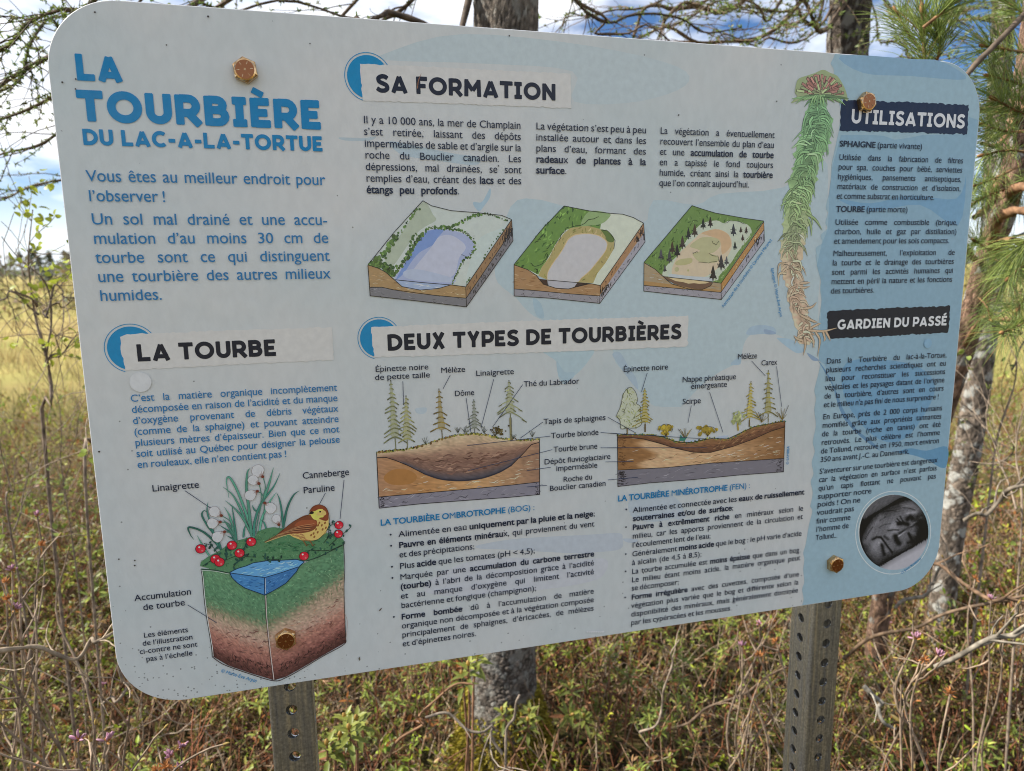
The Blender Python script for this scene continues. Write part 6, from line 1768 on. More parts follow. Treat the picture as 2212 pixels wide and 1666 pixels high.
def larch_branch(br, nd, pts, r0, r1, side_n, side_len, green=1.0, droop=-.25, col=(.13, .10, .08), tuft_gap=.016):
    p = smooth_path(pts, 26)
    p = p + wig(26, .02, 8)
    L_ = np.linalg.norm(np.diff(p, axis=0), axis=1).sum()
    r0, r1 = r0 * .55, r1 * .5
    br.tube(p, np.linspace(r0, r1, 26) * (1 + .12 * rng.normal(size=26)), np.array(col) * rng.uniform(.7, 1.3), 6, .15)
    if green: tufts(nd, p[8:], int(L_ / tuft_gap * .35 * green), .014, LARCH)
    for _ in range(side_n):
        k = rng.integers(3, 25); t_ = unit(p[min(k + 1, 25)] - p[k - 1])
        s_ = unit(np.cross(t_, [0, 0, 1])) * rng.choice([-1, 1])
        d_ = unit(t_ * rng.uniform(.3, 1.0) + s_ * rng.uniform(.3, 1) + np.array([0, 0, rng.uniform(droop - .3, droop + .5)]))
        q, e = walk(p[k], d_, side_len * rng.uniform(.4, 1.2), 6, .12, droop * .1)
        br.tube(q, np.linspace(.0016, .0006, 7), np.array(col) * rng.uniform(.8, 1.5), 4)
        if green: tufts(nd, q, int(side_len * rng.uniform(.6, 1) / tuft_gap * green * .55), .011, LARCH)
        if rng.random() < .7:
            k2 = rng.integers(2, 5); q2, _ = walk(q[k2], unit(e + rng.normal(size=3) * .6), side_len * .5 * rng.uniform(.4, 1), 4, .2)
            br.tube(q2, np.linspace(.0010, .0005, 5), np.array(col) * rng.uniform(.9, 1.6), 3)
            if green: tufts(nd, q2, int(side_len * .35 / tuft_gap * green * .55), .010, LARCH)


def trunk(g, pts, rad, col, sides=20, rough=.05, n=46, moss=None):
    p = smooth_path(pts, n); r = np.interp(np.linspace(0, 1, n), np.linspace(0, 1, len(rad)), rad)
    c_ = np.tile(np.asarray(col, float), (n, 1))
    if moss:
        hz_ = p[:, 2] - p[0, 2]
        f = np.clip((moss[0] - hz_) / .16 + rng.normal(size=n) * .12, 0, 1)[:, None]
        c_ = c_ * (1 - f) + np.array(moss[1]) * f
    g.tube(p, r, c_, sides, rough)


# -- T1: the scaly larch behind the middle of the board
b0 = at(1088, 1590, 1.92); b0[2] = gz(b0[0], b0[1])
top = at(1095, 30, 1.92)
D1 = top - b0; D1[2] = 1.0
axis1 = lambda z: np.array([b0[0] + (top[0] - b0[0]) * z / top[2], b0[1] + (top[1] - b0[1]) * z / top[2], z])
t1 = empty('larch_tree', tuple(b0)); tag(t1, 'scaly grey trunk with mossy foot, seen above and below the middle of the board', 'tree')
g = Geo(); scaly(g, local(t1, [axis1(-.08), axis1(.25), axis1(.6), axis1(1.5), axis1(2.6)]), [.125, .10, .086, .083, .080], (.32, .265, .215), .0115, .0042, 150, 420, (.24, (.24, .20, .03)))
trunk(g, local(t1, [axis1(2.58), axis1(4.2), axis1(6.5)]), [.080, .066, .03], (.36, .32, .275), 20, .05)
tk = g.build('trunk', M_BARK, t1, True)
mg = Geo()       # cushion of moss round the foot
n_ = 26000; a = rng.uniform(0, 2 * math.pi, n_); h_ = rng.random(n_) ** 1.3 * .30
rr = .095 + .10 * (1 - h_ / .32) * rng.random(n_) ** .6
keep = rng.random(n_) < 1.1 - h_ / .32 * (1 + .4 * np.sin(a * 2))
a, h_, rr = a[keep], h_[keep], rr[keep]
mp_ = np.stack([rr * np.cos(a), rr * np.sin(a), h_], -1)
mg.needles(mp_, np.stack([np.cos(a), np.sin(a), rng.uniform(-.5, .8, len(a))], -1) + rng.normal(size=(len(a), 3)) * .5, .013, .005, np.array([.40, .33, .04])[None] * rng.uniform(.4, 1.4, (len(a), 1)))
mg.build('moss_cushion', M_GRASS, t1)
br, nd = Geo(), Geo()
for P, r0, r1, ns, sl, gr in (
        ([axis1(3.1), at(560, -120, 1.95), at(100, 140, 2.0), at(-90, 245, 2.05)], .016, .006, 30, .22, 1),
        ([axis1(2.75), at(520, -30, 2.0), at(110, 210, 2.1), at(-90, 315, 2.2)], .012, .004, 26, .2, 1),
        ([axis1(2.9), at(500, -10, 2.15), at(118, 286, 2.3), at(-60, 360, 2.4)], .014, .005, 30, .2, 1),
        ([axis1(3.4), at(300, -120, 1.8), at(110, 35, 1.85), at(10, 115, 1.9), at(-60, 160, 1.9)], .012, .004, 28, .2, 1),
        ([axis1(2.5), at(600, 150, 2.3), at(130, 400, 2.6), at(-60, 422, 2.7)], .010, .003, 26, .24, 1),
        ([axis1(3.3), at(250, 30, 2.2), at(120, 60, 2.1), at(10, 180, 2.0), at(-50, 300, 2.0)], .008, .003, 22, .2, 1),
        ([axis1(2.45), at(1000, 55, 1.85), at(890, 38, 1.8), at(812, 22, 1.78), at(770, 36, 1.76)], .018, .010, 10, .10, .15),
        ([axis1(2.55), at(900, 10, 1.9), at(560, 8, 1.95), at(330, -20, 2.0)], .010, .003, 16, .14, .5),
        ([axis1(2.5), at(1250, 32, 2.0), at(1330, 72, 2.05), at(1480, 120, 2.1)], .009, .004, 10, .16, .2),
        ([axis1(2.8), at(1250, 0, 2.1), at(1420, 30, 2.2), at(1600, 60, 2.3)], .010, .004, 16, .18, .4)):
    larch_branch(br, nd, local(t1, P), r0, r1, ns, sl, gr)
br.build('branches', M_TWIG, t1); nd.build('needles', M_NEEDLE, t1)

# -- T2: the second trunk, top right
b2 = at(1790, 600, 2.9); b2[2] = gz(b2[0], b2[1]); tp2 = at(1834, 50, 2.9)
axis2 = lambda z: np.array([b2[0] + (tp2[0] - b2[0]) * z / tp2[2], b2[1] + (tp2[1] - b2[1]) * z / tp2[2], z])
t2 = empty('larch_tree', tuple(b2)); tag(t2, 'dark trunk with crooked bare branches, standing above the right end of the board', 'tree')
g = Geo(); scaly(g, local(t2, [axis2(-.1), axis2(.3), axis2(1.4), axis2(2.6), axis2(3.4)]), [.10, .078, .070, .066, .06], (.22, .175, .14), .020, .005, 90, 300)
trunk(g, local(t2, [axis2(3.38), axis2(4.2), axis2(6.4)]), [.060, .055, .03], (.19, .15, .12), 16, .06)
g.build('trunk', M_BARK, t2, True)
br, nd = Geo(), Geo()
for P, r0, r1, ns, sl, gr in (
        ([axis2(2.75), at(1700, 60, 2.75), at(1540, 95, 2.6), at(1420, 78, 2.5), at(1290, 92, 2.4)], .016, .006, 16, .26, .3),
        ([axis2(3.0), at(1640, -10, 2.7), at(1500, 12, 2.5), at(1400, 15, 2.4), at(1368, 80, 2.35)], .018, .009, 14, .26, .4),
        ([axis2(3.1), at(1560, -40, 2.6), at(1452, 14, 2.4), at(1424, 78, 2.38)], .013, .008, 10, .25, .3),
        ([axis2(2.9), at(1700, 10, 2.6), at(1600, 30, 2.4), at(1400, 72, 2.2)], .010, .004, 16, .3, .4),
        ([axis2(2.6), at(1740, 92, 2.8), at(1650, 98, 2.7), at(1560, 84, 2.6), at(1480, 120, 2.5)], .008, .003, 14, .22, .5),
        ([axis2(3.2), at(1760, 20, 2.7), at(1720, 10, 2.6), at(1660, 40, 2.5), at(1560, 20, 2.4)], .014, .004, 20, .25, 1),
        ([axis2(2.6), at(1790, 62, 2.7), at(1740, 22, 2.6), at(1700, -20, 2.55)], .016, .010, 12, .2, .8),
        ([axis2(2.7), at(1900, 60, 2.8), at(1960, 100, 2.7), at(2030, 140, 2.6)], .007, .003, 18, .25, 1),
        ([axis2(3.0), at(1920, 10, 2.8), at(2040, 30, 2.7), at(2200, 40, 2.6)], .010, .004, 26, .25, 1.2),
        ([axis2(3.4), at(1960, -40, 2.8), at(2100, 20, 2.9), at(2240, 60, 3.0)], .009, .004, 26, .25, 1.2),
        ([axis2(3.3), at(1500, -60, 2.5), at(1300, 20, 2.4), at(1215, 60, 2.35)], .008, .003, 18, .25, .5),
        ([axis2(2.85), at(1760, -5, 2.5), at(1680, 70, 2.3), at(1640, 110, 2.2)], .007, .003, 14, .2, .6)):
    larch_branch(br, nd, local(t2, P), r0, r1, ns, sl, gr, droop=-.05, col=(.20, .15, .115))
br.build('branches', M_TWIG, t2); nd.build('needles', M_NEEDLE, t2)

# -- T3: red pine on the right, leaning trunk and long needles
pz = [at(1893, 1425, 2.6), at(1903, 1310, 2.5), at(1985, 1040, 2.3), at(2078, 755, 2.15), at(2138, 545, 2.08), at(2178, 420, 2.06), at(2206, 235, 2.08), at(2235, 20, 2.1), at(2260, -250, 2.15)]
pb = pz[0].copy(); pb[2] = gz(pb[0], pb[1]); pz[0][2] = pb[2] - .05
t3 = empty('pine_tree', tuple(pb)); tag(t3, 'red barked pine with long bright needles, leaning beside the right end of the board', 'tree')
g = Geo(); scaly(g, local(t3, pz), [.034, .031, .029, .028, .027, .026, .025, .023, .02], (.40, .25, .17), .013, .002, 50, 360, lichen=.10)
g.build('trunk', M_PINE, t3, True)
br, nd = Geo(), Geo()
PINE = np.array([(.25, .32, .08), (.19, .26, .07), (.34, .40, .11), (.13, .20, .05), (.36, .26, .09)])


def pine_shoot(pts, r0, n, L_=.105, fan=.9, col=(.28, .17, .09)):
    p = smooth_path(local(t3, pts), 12); br.tube(p, np.linspace(r0 * .6, .0018, 12), np.array(col) * rng.uniform(.8, 1.2), 6, .1)
    k = rng.uniform(3, 11, n); b_ = np.stack([np.interp(k, np.arange(12), p[:, i]) for i in range(3)], -1)
    ax = unit(p[-1] - p[6]); d_ = rng.normal(size=(n, 3)); d_ -= (d_ @ ax)[:, None] * ax; d_ /= np.linalg.norm(d_, axis=1)[:, None]
    f = np.interp(k, [3, 11], [.9, .55])[:, None] * fan
    d_ = d_ * f + ax * rng.uniform(.5, 1.1, (n, 1))
    nd.needles(b_, d_, L_ * rng.uniform(.55, 1.15, n), .0012, PINE[rng.choice(5, size=n, p=[.3, .3, .2, .16, .04])] * rng.uniform(.7, 1.3, (n, 1)))
    br.blob(p[-1] + ax * .006, .004, .012, (.32, .18, .08), 6, 4, ax)


sp = lambda u, v, dd: at(u, v, dd)
for pts, r0, n in (
        ([sp(1998, 190, 1.50), sp(1996, 110, 1.48), sp(1992, 28, 1.46)], .006, 230), ([sp(2010, 160, 1.55), sp(2030, 110, 1.5), sp(2022, 60, 1.48)], .005, 190), ([sp(1990, 110, 1.6), sp(1960, 70, 1.6), sp(1938, 30, 1.6)], .004, 150),
        ([sp(1994, 60, 1.4), sp(2040, 20, 1.4), sp(2070, -30, 1.4)], .005, 190), ([sp(2000, 40, 1.5), sp(1985, -20, 1.5), sp(1975, -70, 1.5)], .005, 190), ([sp(2260, 210, 1.7), sp(2200, 180, 1.65), sp(2140, 165, 1.6)], .006, 220),
        ([sp(2250, 120, 1.7), sp(2190, 110, 1.65), sp(2130, 100, 1.6)], .005, 200), ([sp(2260, 260, 1.6), sp(2200, 240, 1.6), sp(2150, 215, 1.55)], .006, 230), ([sp(2240, 280, 1.8), sp(2180, 285, 1.75), sp(2125, 270, 1.7)], .005, 210),
        ([sp(2230, 330, 1.7), sp(2175, 325, 1.65), sp(2125, 335, 1.6)], .005, 150), ([sp(2200, 360, 2.0), sp(2150, 385, 1.95), sp(2110, 400, 1.9)], .005, 190), ([sp(2190, 400, 2.0), sp(2140, 420, 1.9), sp(2100, 440, 1.85)], .005, 190),
        ([sp(2270, 480, 1.7), sp(2220, 520, 1.7), sp(2190, 545, 1.7)], .006, 170), ([sp(2150, 560, 2.05), sp(2170, 570, 1.95), sp(2185, 590, 1.9)], .005, 200), ([sp(2140, 545, 2.0), sp(2120, 530, 1.9), sp(2105, 520, 1.85)], .005, 170),
        ([sp(2250, 560, 1.9), sp(2210, 575, 1.85), sp(2180, 600, 1.8)], .005, 190), ([sp(2240, 620, 1.9), sp(2215, 640, 1.85), sp(2200, 665, 1.8)], .005, 160), ([sp(2230, 690, 1.75), sp(2200, 705, 1.65), sp(2166, 718, 1.55)], .005, 170),
        ([sp(2250, 60, 1.9), sp(2210, 30, 1.9), sp(2170, 0, 1.9)], .005, 190), ([sp(2260, 340, 2.1), sp(2220, 380, 2.05), sp(2200, 430, 2.0)], .005, 170), ([sp(2110, 640, 2.1), sp(2130, 660, 2.0), sp(2140, 690, 1.9)], .004, 120)):
    pine_shoot(pts, r0, n)
for pts, r0, r1 in (([pz[5], sp(2160, 385, 2.0), sp(2140, 440, 1.95), sp(2105, 470, 1.9)], .012, .006), ([pz[5], sp(2190, 410, 1.95), sp(2215, 405, 1.9), sp(2270, 430, 1.9)], .012, .008), ([pz[4], sp(2150, 500, 1.95), sp(2160, 470, 1.9), sp(2200, 455, 1.85), sp(2260, 470, 1.8)], .013, .008),
                    ([pz[4], sp(2175, 520, 2.0), sp(2250, 535, 1.9)], .012, .006), ([sp(2105, 560, 2.05), sp(2085, 535, 2.0), sp(2060, 520, 2.0)], .008, .004), ([pz[3], sp(2120, 690, 2.0), sp(2160, 690, 1.9), sp(2230, 690, 1.8)], .007, .004),
                    ([pz[6], sp(2240, 230, 1.9), sp(2180, 200, 1.7)], .008, .005), ([pz[6], sp(2100, 235, 1.9), sp(1998, 190, 1.5)], .009, .006), ([pz[6], sp(2160, 310, 2.0), sp(2120, 310, 1.9)], .007, .004)):
    p = smooth_path(local(t3, pts), 20); br.tube(p, np.linspace(r0, r1, 20) * (1 + .12 * rng.normal(size=20)), np.array((.32, .19, .12)) * rng.uniform(.8, 1.1), 7, .1)
p = smooth_path(local(t3, [sp(2270, -30, 1.5), sp(2200, 45, 1.42), sp(2090, 160, 1.36), sp(2050, 230, 1.33)]), 24)
br.tube(p, np.linspace(.0050, .0036, 24) * (1 + .12 * rng.normal(size=24)), (.15, .12, .10), 7, .15)
br.build('branches', M_TWIG, t3); nd.build('needles', M_NEEDLE, t3)

# -- T4: pale lichened trunk behind the pine
q4 = [at(2028, 1330, 3.0), at(2048, 1200, 3.0), at(2072, 1060, 2.98), at(2092, 960, 2.96), at(2120, 760, 2.95), at(2142, 580, 2.95), at(2150, 400, 2.95), at(2160, 150, 3.0), at(2180, -200, 3.0)]
b4 = q4[0].copy(); b4[2] = gz(b4[0], b4[1]); q4[0][2] = b4[2] - .05
t4 = empty('birch_tree', tuple(b4)); tag(t4, 'pale lichen covered trunk leaning behind the red barked pine', 'tree')
g = Geo(); scaly(g, local(t4, q4), [.046, .043, .043, .043, .041, .039, .037, .033, .03], (.31, .245, .19), .016, .003, 70, 340, lichen=.05)
g.build('trunk', M_PALE, t4, True)
br, nd = Geo(), Geo()
for P, r0, r1, ns, sl in (([q4[4], at(2180, 700, 2.9), at(2240, 640, 2.8)], .012, .005, 14, .25), ([q4[3], at(2050, 900, 2.9), at(2000, 890, 2.8)], .008, .003, 10, .2), ([q4[5], at(2200, 520, 3.0), at(2260, 440, 3.1)], .010, .004, 16, .3), ([q4[2], at(2120, 1010, 2.8), at(2190, 960, 2.7)], .008, .003, 14, .25), ([q4[6], at(2130, 300, 3.1), at(2200, 200, 3.2)], .008, .003, 16, .3)):
    larch_branch(br, nd, local(t4, P), r0, r1, ns, sl, .35, droop=.1, col=(.22, .19, .165), tuft_gap=.03)
br.build('branches', M_TWIG, t4); nd.build('leaves', M_NEEDLE, t4)


# -- the young birch on the left, and other thin saplings
def sapling(name, label, cat, stems, r0, leaf_at, D_, leafcol=(.42, .50, .07), group=None, nsub=16, col=(.27, .22, .19)):
    b_ = at(*stems[0][0], D_); b_[2] = gz(b_[0], b_[1])
    o = empty(name, tuple(b_)); tag(o, label, cat, group)
    g, lf = Geo(), Geo()
    for i, st in enumerate(stems):
        w = [at(u, v, D_ + rng.normal() * .03) for u, v in st]
        if i == 0: w[0] = b_ - np.array([0, 0, .04])
        p = smooth_path(local(o, w), 24); p = p + wig(24, .008)
        g.tube(p, np.linspace(r0 * (1 if i == 0 else .6), r0 * .22, 24) * (1 + .1 * rng.normal(size=24)), np.array(col) * rng.uniform(.8, 1.2), 6, .15)
        for _ in range(nsub // (1 if i == 0 else 2)):
            k = rng.integers(5, 23); q, _ = walk(p[k], unit(unit(p[k] - p[k - 1]) + rng.normal(size=3) * .7 + [0, 0, .2]), rng.uniform(.08, .28), 5, .15)
            g.tube(q, np.linspace(r0 * .2, .0008, 6), np.array(col) * rng.uniform(.9, 1.5), 4)
            if rng.random() < .35:
                lf.leaves(q[-1:] + rng.normal(size=(3, 3)) * .008, rng.normal(size=(3, 3)) + [0, 0, -.2], rng.normal(size=(3, 3)) + [0, 0, 1], .016, .013, np.array(leafcol) * rng.uniform(.7, 1.1))
    for u, v, n in leaf_at:
        c0 = local(o, at(u, v, D_))
        lf.leaves(c0 + rng.normal(size=(n, 3)) * .022, rng.normal(size=(n, 3)) + [0, 0, -.3], rng.normal(size=(n, 3)) + [0, 0, .8], rng.uniform(.016, .026, n), rng.uniform(.013, .020, n), np.array(leafcol)[None] * rng.uniform(.7, 1.2, (n, 1)))
    g.build('stem', M_TWIG, o); lf.build('leaves', M_LEAF, o)
    return o


V4 = lambda x, y: (x * .34313, 542.2 + y * .34313)
sapling('birch_sapling', 'slender young birch with a few yellow green leaves, standing left of the board', 'tree',
        [[V4(235, 1330), V4(255, 1200), V4(290, 980), V4(298, 800), V4(285, 640), V4(250, 470), V4(225, 300), V4(205, 100), V4(203, -60), V4(206, -260)],
         [V4(290, 700), V4(275, 560), V4(300, 400), V4(300, 220), V4(220, 130), V4(90, 0), V4(10, -90)], [V4(285, 420), V4(345, 235), V4(410, 250), V4(465, 300)], [V4(235, 350), V4(130, 300), V4(0, 285), V4(-60, 290)],
         [V4(300, 420), V4(380, 340), V4(470, 290)], [V4(300, 690), V4(360, 600), V4(480, 560)], [V4(290, 690), V4(320, 640), V4(430, 600), V4(500, 520)], [V4(240, 400), V4(190, 330), V4(90, 240)]], .0048,
        [(*V4(325, 640), 9), (*V4(365, 600), 4), (*V4(455, 585), 7), (*V4(190, 45), 5), (*V4(345, 128), 7), (*V4(400, 120), 6), (*V4(208, 225), 5), (*V4(290, 160), 3), (*V4(215, -40), 7), (*V4(240, -120), 6), (*V4(210, -250), 6), (*V4(230, -330), 6), (*V4(280, -290), 4), (*V4(310, 60), 4), (*V4(255, -420), 3)], 2.1)
for i, (st, r0, D_, lab) in enumerate((
        ([[(2100, 1350), (2120, 1150), (2150, 960), (2185, 820), (2195, 700), (2180, 590)], [(2185, 800), (2212, 740), (2240, 690)], [(2150, 960), (2110, 900), (2080, 870)]], .0045, 2.4, 'bare thin sapling rising just right of the pale leaning trunk'),
        ([[(2215, 1420), (2190, 1180), (2200, 980), (2230, 820)], [(2195, 1100), (2150, 1000), (2120, 960)]], .004, 2.0, 'bare thin sapling at the extreme right edge'),
        ([[(40, 1300), (30, 1180), (10, 1050), (-10, 900)], [(28, 1150), (60, 1050), (70, 960)]], .003, 1.9, 'grey dead sapling at the left edge, left of the young birch'),
        ([[(150, 1240), (140, 1080), (128, 940), (118, 830)], [(138, 1040), (160, 960), (170, 900)]], .0028, 2.4, 'thin bare sapling between the young birch and the board edge'),
        ([[(160, 1180), (188, 1050), (205, 960), (215, 900), (230, 820)]], .004, 1.8, 'grey stem half hidden by the left edge of the board'))):
    sapling('bare_sapling', lab, 'sapling', st, r0, [], D_, (.25, .33, .08), 'bare saplings round the board', 12, (.30, .25, .215))


# ------------------------------------------------------------------ shrubs of the bog
GREYT = [(.38, .28, .20), (.47, .39, .32), (.30, .20, .14), (.42, .28, .19), (.52, .45, .38)]
REDT = [(.38, .15, .08), (.42, .22, .12), (.28, .12, .07)]


def flower_bud(g, p, ax, s=1.0):
    """Pink bud cluster in brown-orange scales at the tip of a twig."""
    ax = unit(ax)
    for i in range(9):
        d_ = unit(ax + rng.normal(size=3) * .42)
        g.blob(p + d_ * .010 * s, .0022 * s, .0068 * s, np.array([.50, .27, .35]) * rng.uniform(.7, 1.25), 5, 4, d_)
    n = 8
    b_ = np.repeat(p[None], n, 0)
    g.leaves(b_, ax[None] * .8 + rng.normal(size=(n, 3)) * .55, rng.normal(size=(n, 3)), .010 * s, .006 * s, np.array([.42, .20, .05])[None] * rng.uniform(.7, 1.3, (n, 1)))


def seed_star(g, p, ax, s=1.0):
    """Last year's split orange-brown capsules."""
    n = 16
    d_ = unit(ax)[None] * .6 + rng.normal(size=(n, 3)) * .7
    g.leaves(np.repeat(p[None], n, 0), d_, rng.normal(size=(n, 3)), .014 * s, .004 * s, np.array([.46, .19, .06])[None] * rng.uniform(.55, 1.25, (n, 1)), fold=.5)


def leaf_bud(g, p, ax):
    g.blob(p + unit(ax) * .004, .0020, .006, np.array([.40, .30, .10]) * rng.uniform(.7, 1.2), 5, 4, ax)


def tips_(o, bd, cp, sc=1.0):
    for L_, name, fn in ((bd, 'flower_bud', flower_bud), (cp, 'seed_capsule', seed_star)):
        for p, e in L_:
            g = Geo(); fn(g, p, e, sc * rng.uniform(.75, 1.0)); g.build(name, M_FLOWER, o)


def twiggy(tw, bd, cp, base, hgt, nst, tips=None, cols=GREYT, buds=.10, caps_=.05, lean=.35, r0=.0042):
    """Bare branching stems with buds at their ends."""
    for i in range(nst):
        c_ = np.array(cols[rng.integers(len(cols))]) * rng.uniform(.75, 1.2)
        d_ = np.array([rng.normal() * lean, rng.normal() * lean, 1.0])
        L_ = hgt * rng.uniform(.65, 1.1)
        p, e = walk(np.asarray(base) + rng.normal(size=3) * [.05, .05, .0], d_, L_, 9, .17, .04)
        tw.tube(p, np.linspace(r0, r0 * .42, 10), c_, 5, .12)
        for _ in range(rng.integers(3, 6)):
            k = rng.integers(3, 10); q, e2 = walk(p[k], unit(e + rng.normal(size=3) * .7), L_ * rng.uniform(.2, .42), 6, .15, .08)
            tw.tube(q, np.linspace(r0 * .5, r0 * .3, 7), c_ * rng.uniform(.85, 1.2), 4)
            for _ in range(rng.integers(1, 4)):
                k2 = rng.integers(2, 7); q2, e3 = walk(q[k2], unit(e2 + rng.normal(size=3) * .7), L_ * rng.uniform(.06, .18), 4, .15, .1)
                tw.tube(q2, np.linspace(r0 * .36, r0 * .22, 5), c_ * rng.uniform(.9, 1.3), 3)
                x_ = rng.random()
                if x_ < buds: bd.append((q2[-1], e3))
                elif x_ < buds + caps_: cp.append((q2[-1], e3))
                else: leaf_bud(tw, q2[-1], e3)


def leafy(tw, lf, base, hgt, nst, leaf, cols, per, rosette, tcols, lean=.4, r0=.003, old=.0):
    """Leafy dwarf shrub; rosette=True puts the leaves in whorls at the stem tips."""
    L0, W0 = leaf
    for i in range(nst):
        c_ = np.array(tcols[rng.integers(len(tcols))]) * rng.uniform(.75, 1.25)
        d_ = np.array([rng.normal() * lean, rng.normal() * lean, 1.0])
        p, e = walk(np.asarray(base) + rng.normal(size=3) * [.06, .06, 0], d_, hgt * rng.uniform(.55, 1.1), 8, .14, .05)
        tw.tube(p, np.linspace(r0, r0 * .45, 9), c_, 5, .1)
        ends = [(p, e)]
        for _ in range(rng.integers(2, 5)):
            k = rng.integers(3, 9); q, e2 = walk(p[k], unit(e + rng.normal(size=3) * .65), hgt * rng.uniform(.15, .36), 5, .14, .12)
            tw.tube(q, np.linspace(r0 * .55, r0 * .35, 6), c_ * rng.uniform(.9, 1.2), 4); ends.append((q, e2))
        for q, e2 in ends:
            n = max(3, int(per * rng.uniform(.6, 1.2)))
            if rosette:
                a = np.arange(n) * 2.4 + rng.random(); u_ = unit(np.cross(e2, [.3, .2, 1])); v_ = np.cross(e2, u_)
                up = rng.uniform(-.25, .9, n)
                d_ = np.cos(a)[:, None] * u_ + np.sin(a)[:, None] * v_ + up[:, None] * e2
                b_ = q[-1] - e2 * rng.uniform(0, .022, n)[:, None]
                lf.blob(q[-1] + e2 * .004, .0035, .006, (.40, .32, .10), 5, 4, e2)
                upv = np.repeat(e2[None], n, 0)
            else:
                k = rng.uniform(max(0, len(q) * .35), len(q) - 1, n)
                b_ = np.stack([np.interp(k, np.arange(len(q)), q[:, i_]) for i_ in range(3)], -1)
                d_ = rng.normal(size=(n, 3)) * .7 + e2 * .9; upv = rng.normal(size=(n, 3)) * .5 + [0, 0, 1]
            cc = np.array(cols)[rng.integers(len(cols), size=n)] * rng.uniform(.7, 1.25, (n, 1))
            if old: m_ = rng.random(n) < old; cc[m_] = np.array([.24, .10, .045]) * rng.uniform(.6, 1.3, (m_.sum(), 1))
            lf.leaves(b_, d_, upv, L0 * 1.12 * rng.uniform(.6, 1.15, n), W0 * rng.uniform(.75, 1.15, n), cc, fold=.3, droop=.2)


def proto(kind):
    o = empty(kind)
    tw, lf, bd, cp = Geo(), Geo(), [], []
    if kind == 'rhodora_shrub':
        twiggy(tw, bd, cp, (0, 0, -.03), .60, 6, buds=.035, caps_=.02)
    elif kind == 'bare_shrub':
        twiggy(tw, bd, cp, (0, 0, -.03), .52, 7, cols=GREYT + REDT, buds=0, caps_=0, lean=.6, r0=.0032)
    elif kind == 'labrador_tea_shrub':
        leafy(tw, lf, (0, 0, -.03), .50, 6, (.036, .0105), [(0.21, 0.285, 0.06), (0.285, 0.36, 0.075), (0.375, 0.435, 0.105), (0.165, 0.217, 0.0525)], 10, True, REDT + GREYT, r0=.0032, old=.10)
    elif kind == 'leatherleaf_shrub':
        leafy(tw, lf, (0, 0, -.03), .46, 9, (.021, .0095), [(0.225, 0.203, 0.06), (0.3, 0.285, 0.0825), (0.165, 0.18, 0.045), (0.405, 0.255, 0.135), (0.285, 0.345, 0.09)], 13, False, GREYT, lean=.55, r0=.0026, old=.12)
    else:
        leafy(tw, lf, (0, 0, -.03), .40, 9, (.013, .0062), [(0.495, 0.6, 0.105), (0.405, 0.57, 0.09), (0.33, 0.48, 0.075), (0.6, 0.6, 0.18)], 9, False, REDT + GREYT, lean=.6, r0=.0023)
    if tw.n: tw.build('stems', M_TWIG, o)
    if lf.n: lf.build('leaves', M_LEAF, o)
    tips_(o, bd, cp, .8)
    return o


LAB = dict(rhodora_shrub=('bare rhodora bush with pink buds', 'shrub'), bare_shrub=('leafless tangle of grey twigs', 'shrub'),
           labrador_tea_shrub=('low bush with green leaf rosettes', 'shrub'), leatherleaf_shrub=('low bush with bronze green leaves', 'shrub'),
           blueberry_shrub=('thin twigs with tiny bright leaves', 'shrub'))


def zone(x, y):
    a = math.degrees(math.atan2(x - CAM[0], y - CAM[1])); dist = math.hypot(x - CAM[0], y - CAM[1])
    s_ = 'left of the board' if a < -15.5 else ('left of the left post' if a < -4.6 else ('between the two posts' if a < 39 else 'right of the right post'))
    return s_ + (', close by' if dist < 2.0 else (', some steps back' if dist < 4 else ', far back'))


PROTO = {k_: [proto(k_) for _ in range(3)] for k_ in LAB}
used = set(); placed = []


def place(kind, x, y, sc=1.0):
    o = PROTO[kind][rng.integers(3)]
    if o.name in used: o = copy_tree(o)
    used.add(o.name)
    o.location = (x, y, float(gz(x, y)) - .01)
    o.rotation_euler = (rng.normal() * .06, rng.normal() * .06, rng.uniform(0, 2 * math.pi))
    o.scale = (sc, sc, sc * rng.uniform(.9, 1.1))
    lb, ct = LAB[kind]; zn = zone(x, y)
    tag(o, lb + ' ' + zn, ct, LAB[kind][0].split(' with')[0] + ' ' + zn)


kinds = list(LAB)
TB = math.degrees(math.atan2(b0[0] - CAM[0], b0[1] - CAM[1]))


def scatter(n, a0, a1, r0, r1, wts, s0=.75, s1=1.15, mind=.13, ymin=.22):
    tries = 0; c_ = 0
    while c_ < n and tries < n * 40:
        tries += 1
        a = R(rng.uniform(a0, a1)); r_ = math.sqrt(rng.uniform(r0 ** 2, r1 ** 2))
        x, y = CAM[0] + r_ * math.sin(a), CAM[1] + r_ * math.cos(a)
        if y < ymin or math.hypot(x - b0[0], y - b0[1]) < .2 or (abs(math.degrees(a) - TB) < 4.4 and .9 < r_ < 2.2 and rng.random() < .93) or any((x - p) ** 2 + (y - q) ** 2 < mind ** 2 for p, q in placed): continue
        placed.append((x, y)); place(kinds[rng.choice(5, p=wts)], x, y, rng.uniform(s0, s1) * (1 if r_ > 1.6 else .9)); c_ += 1


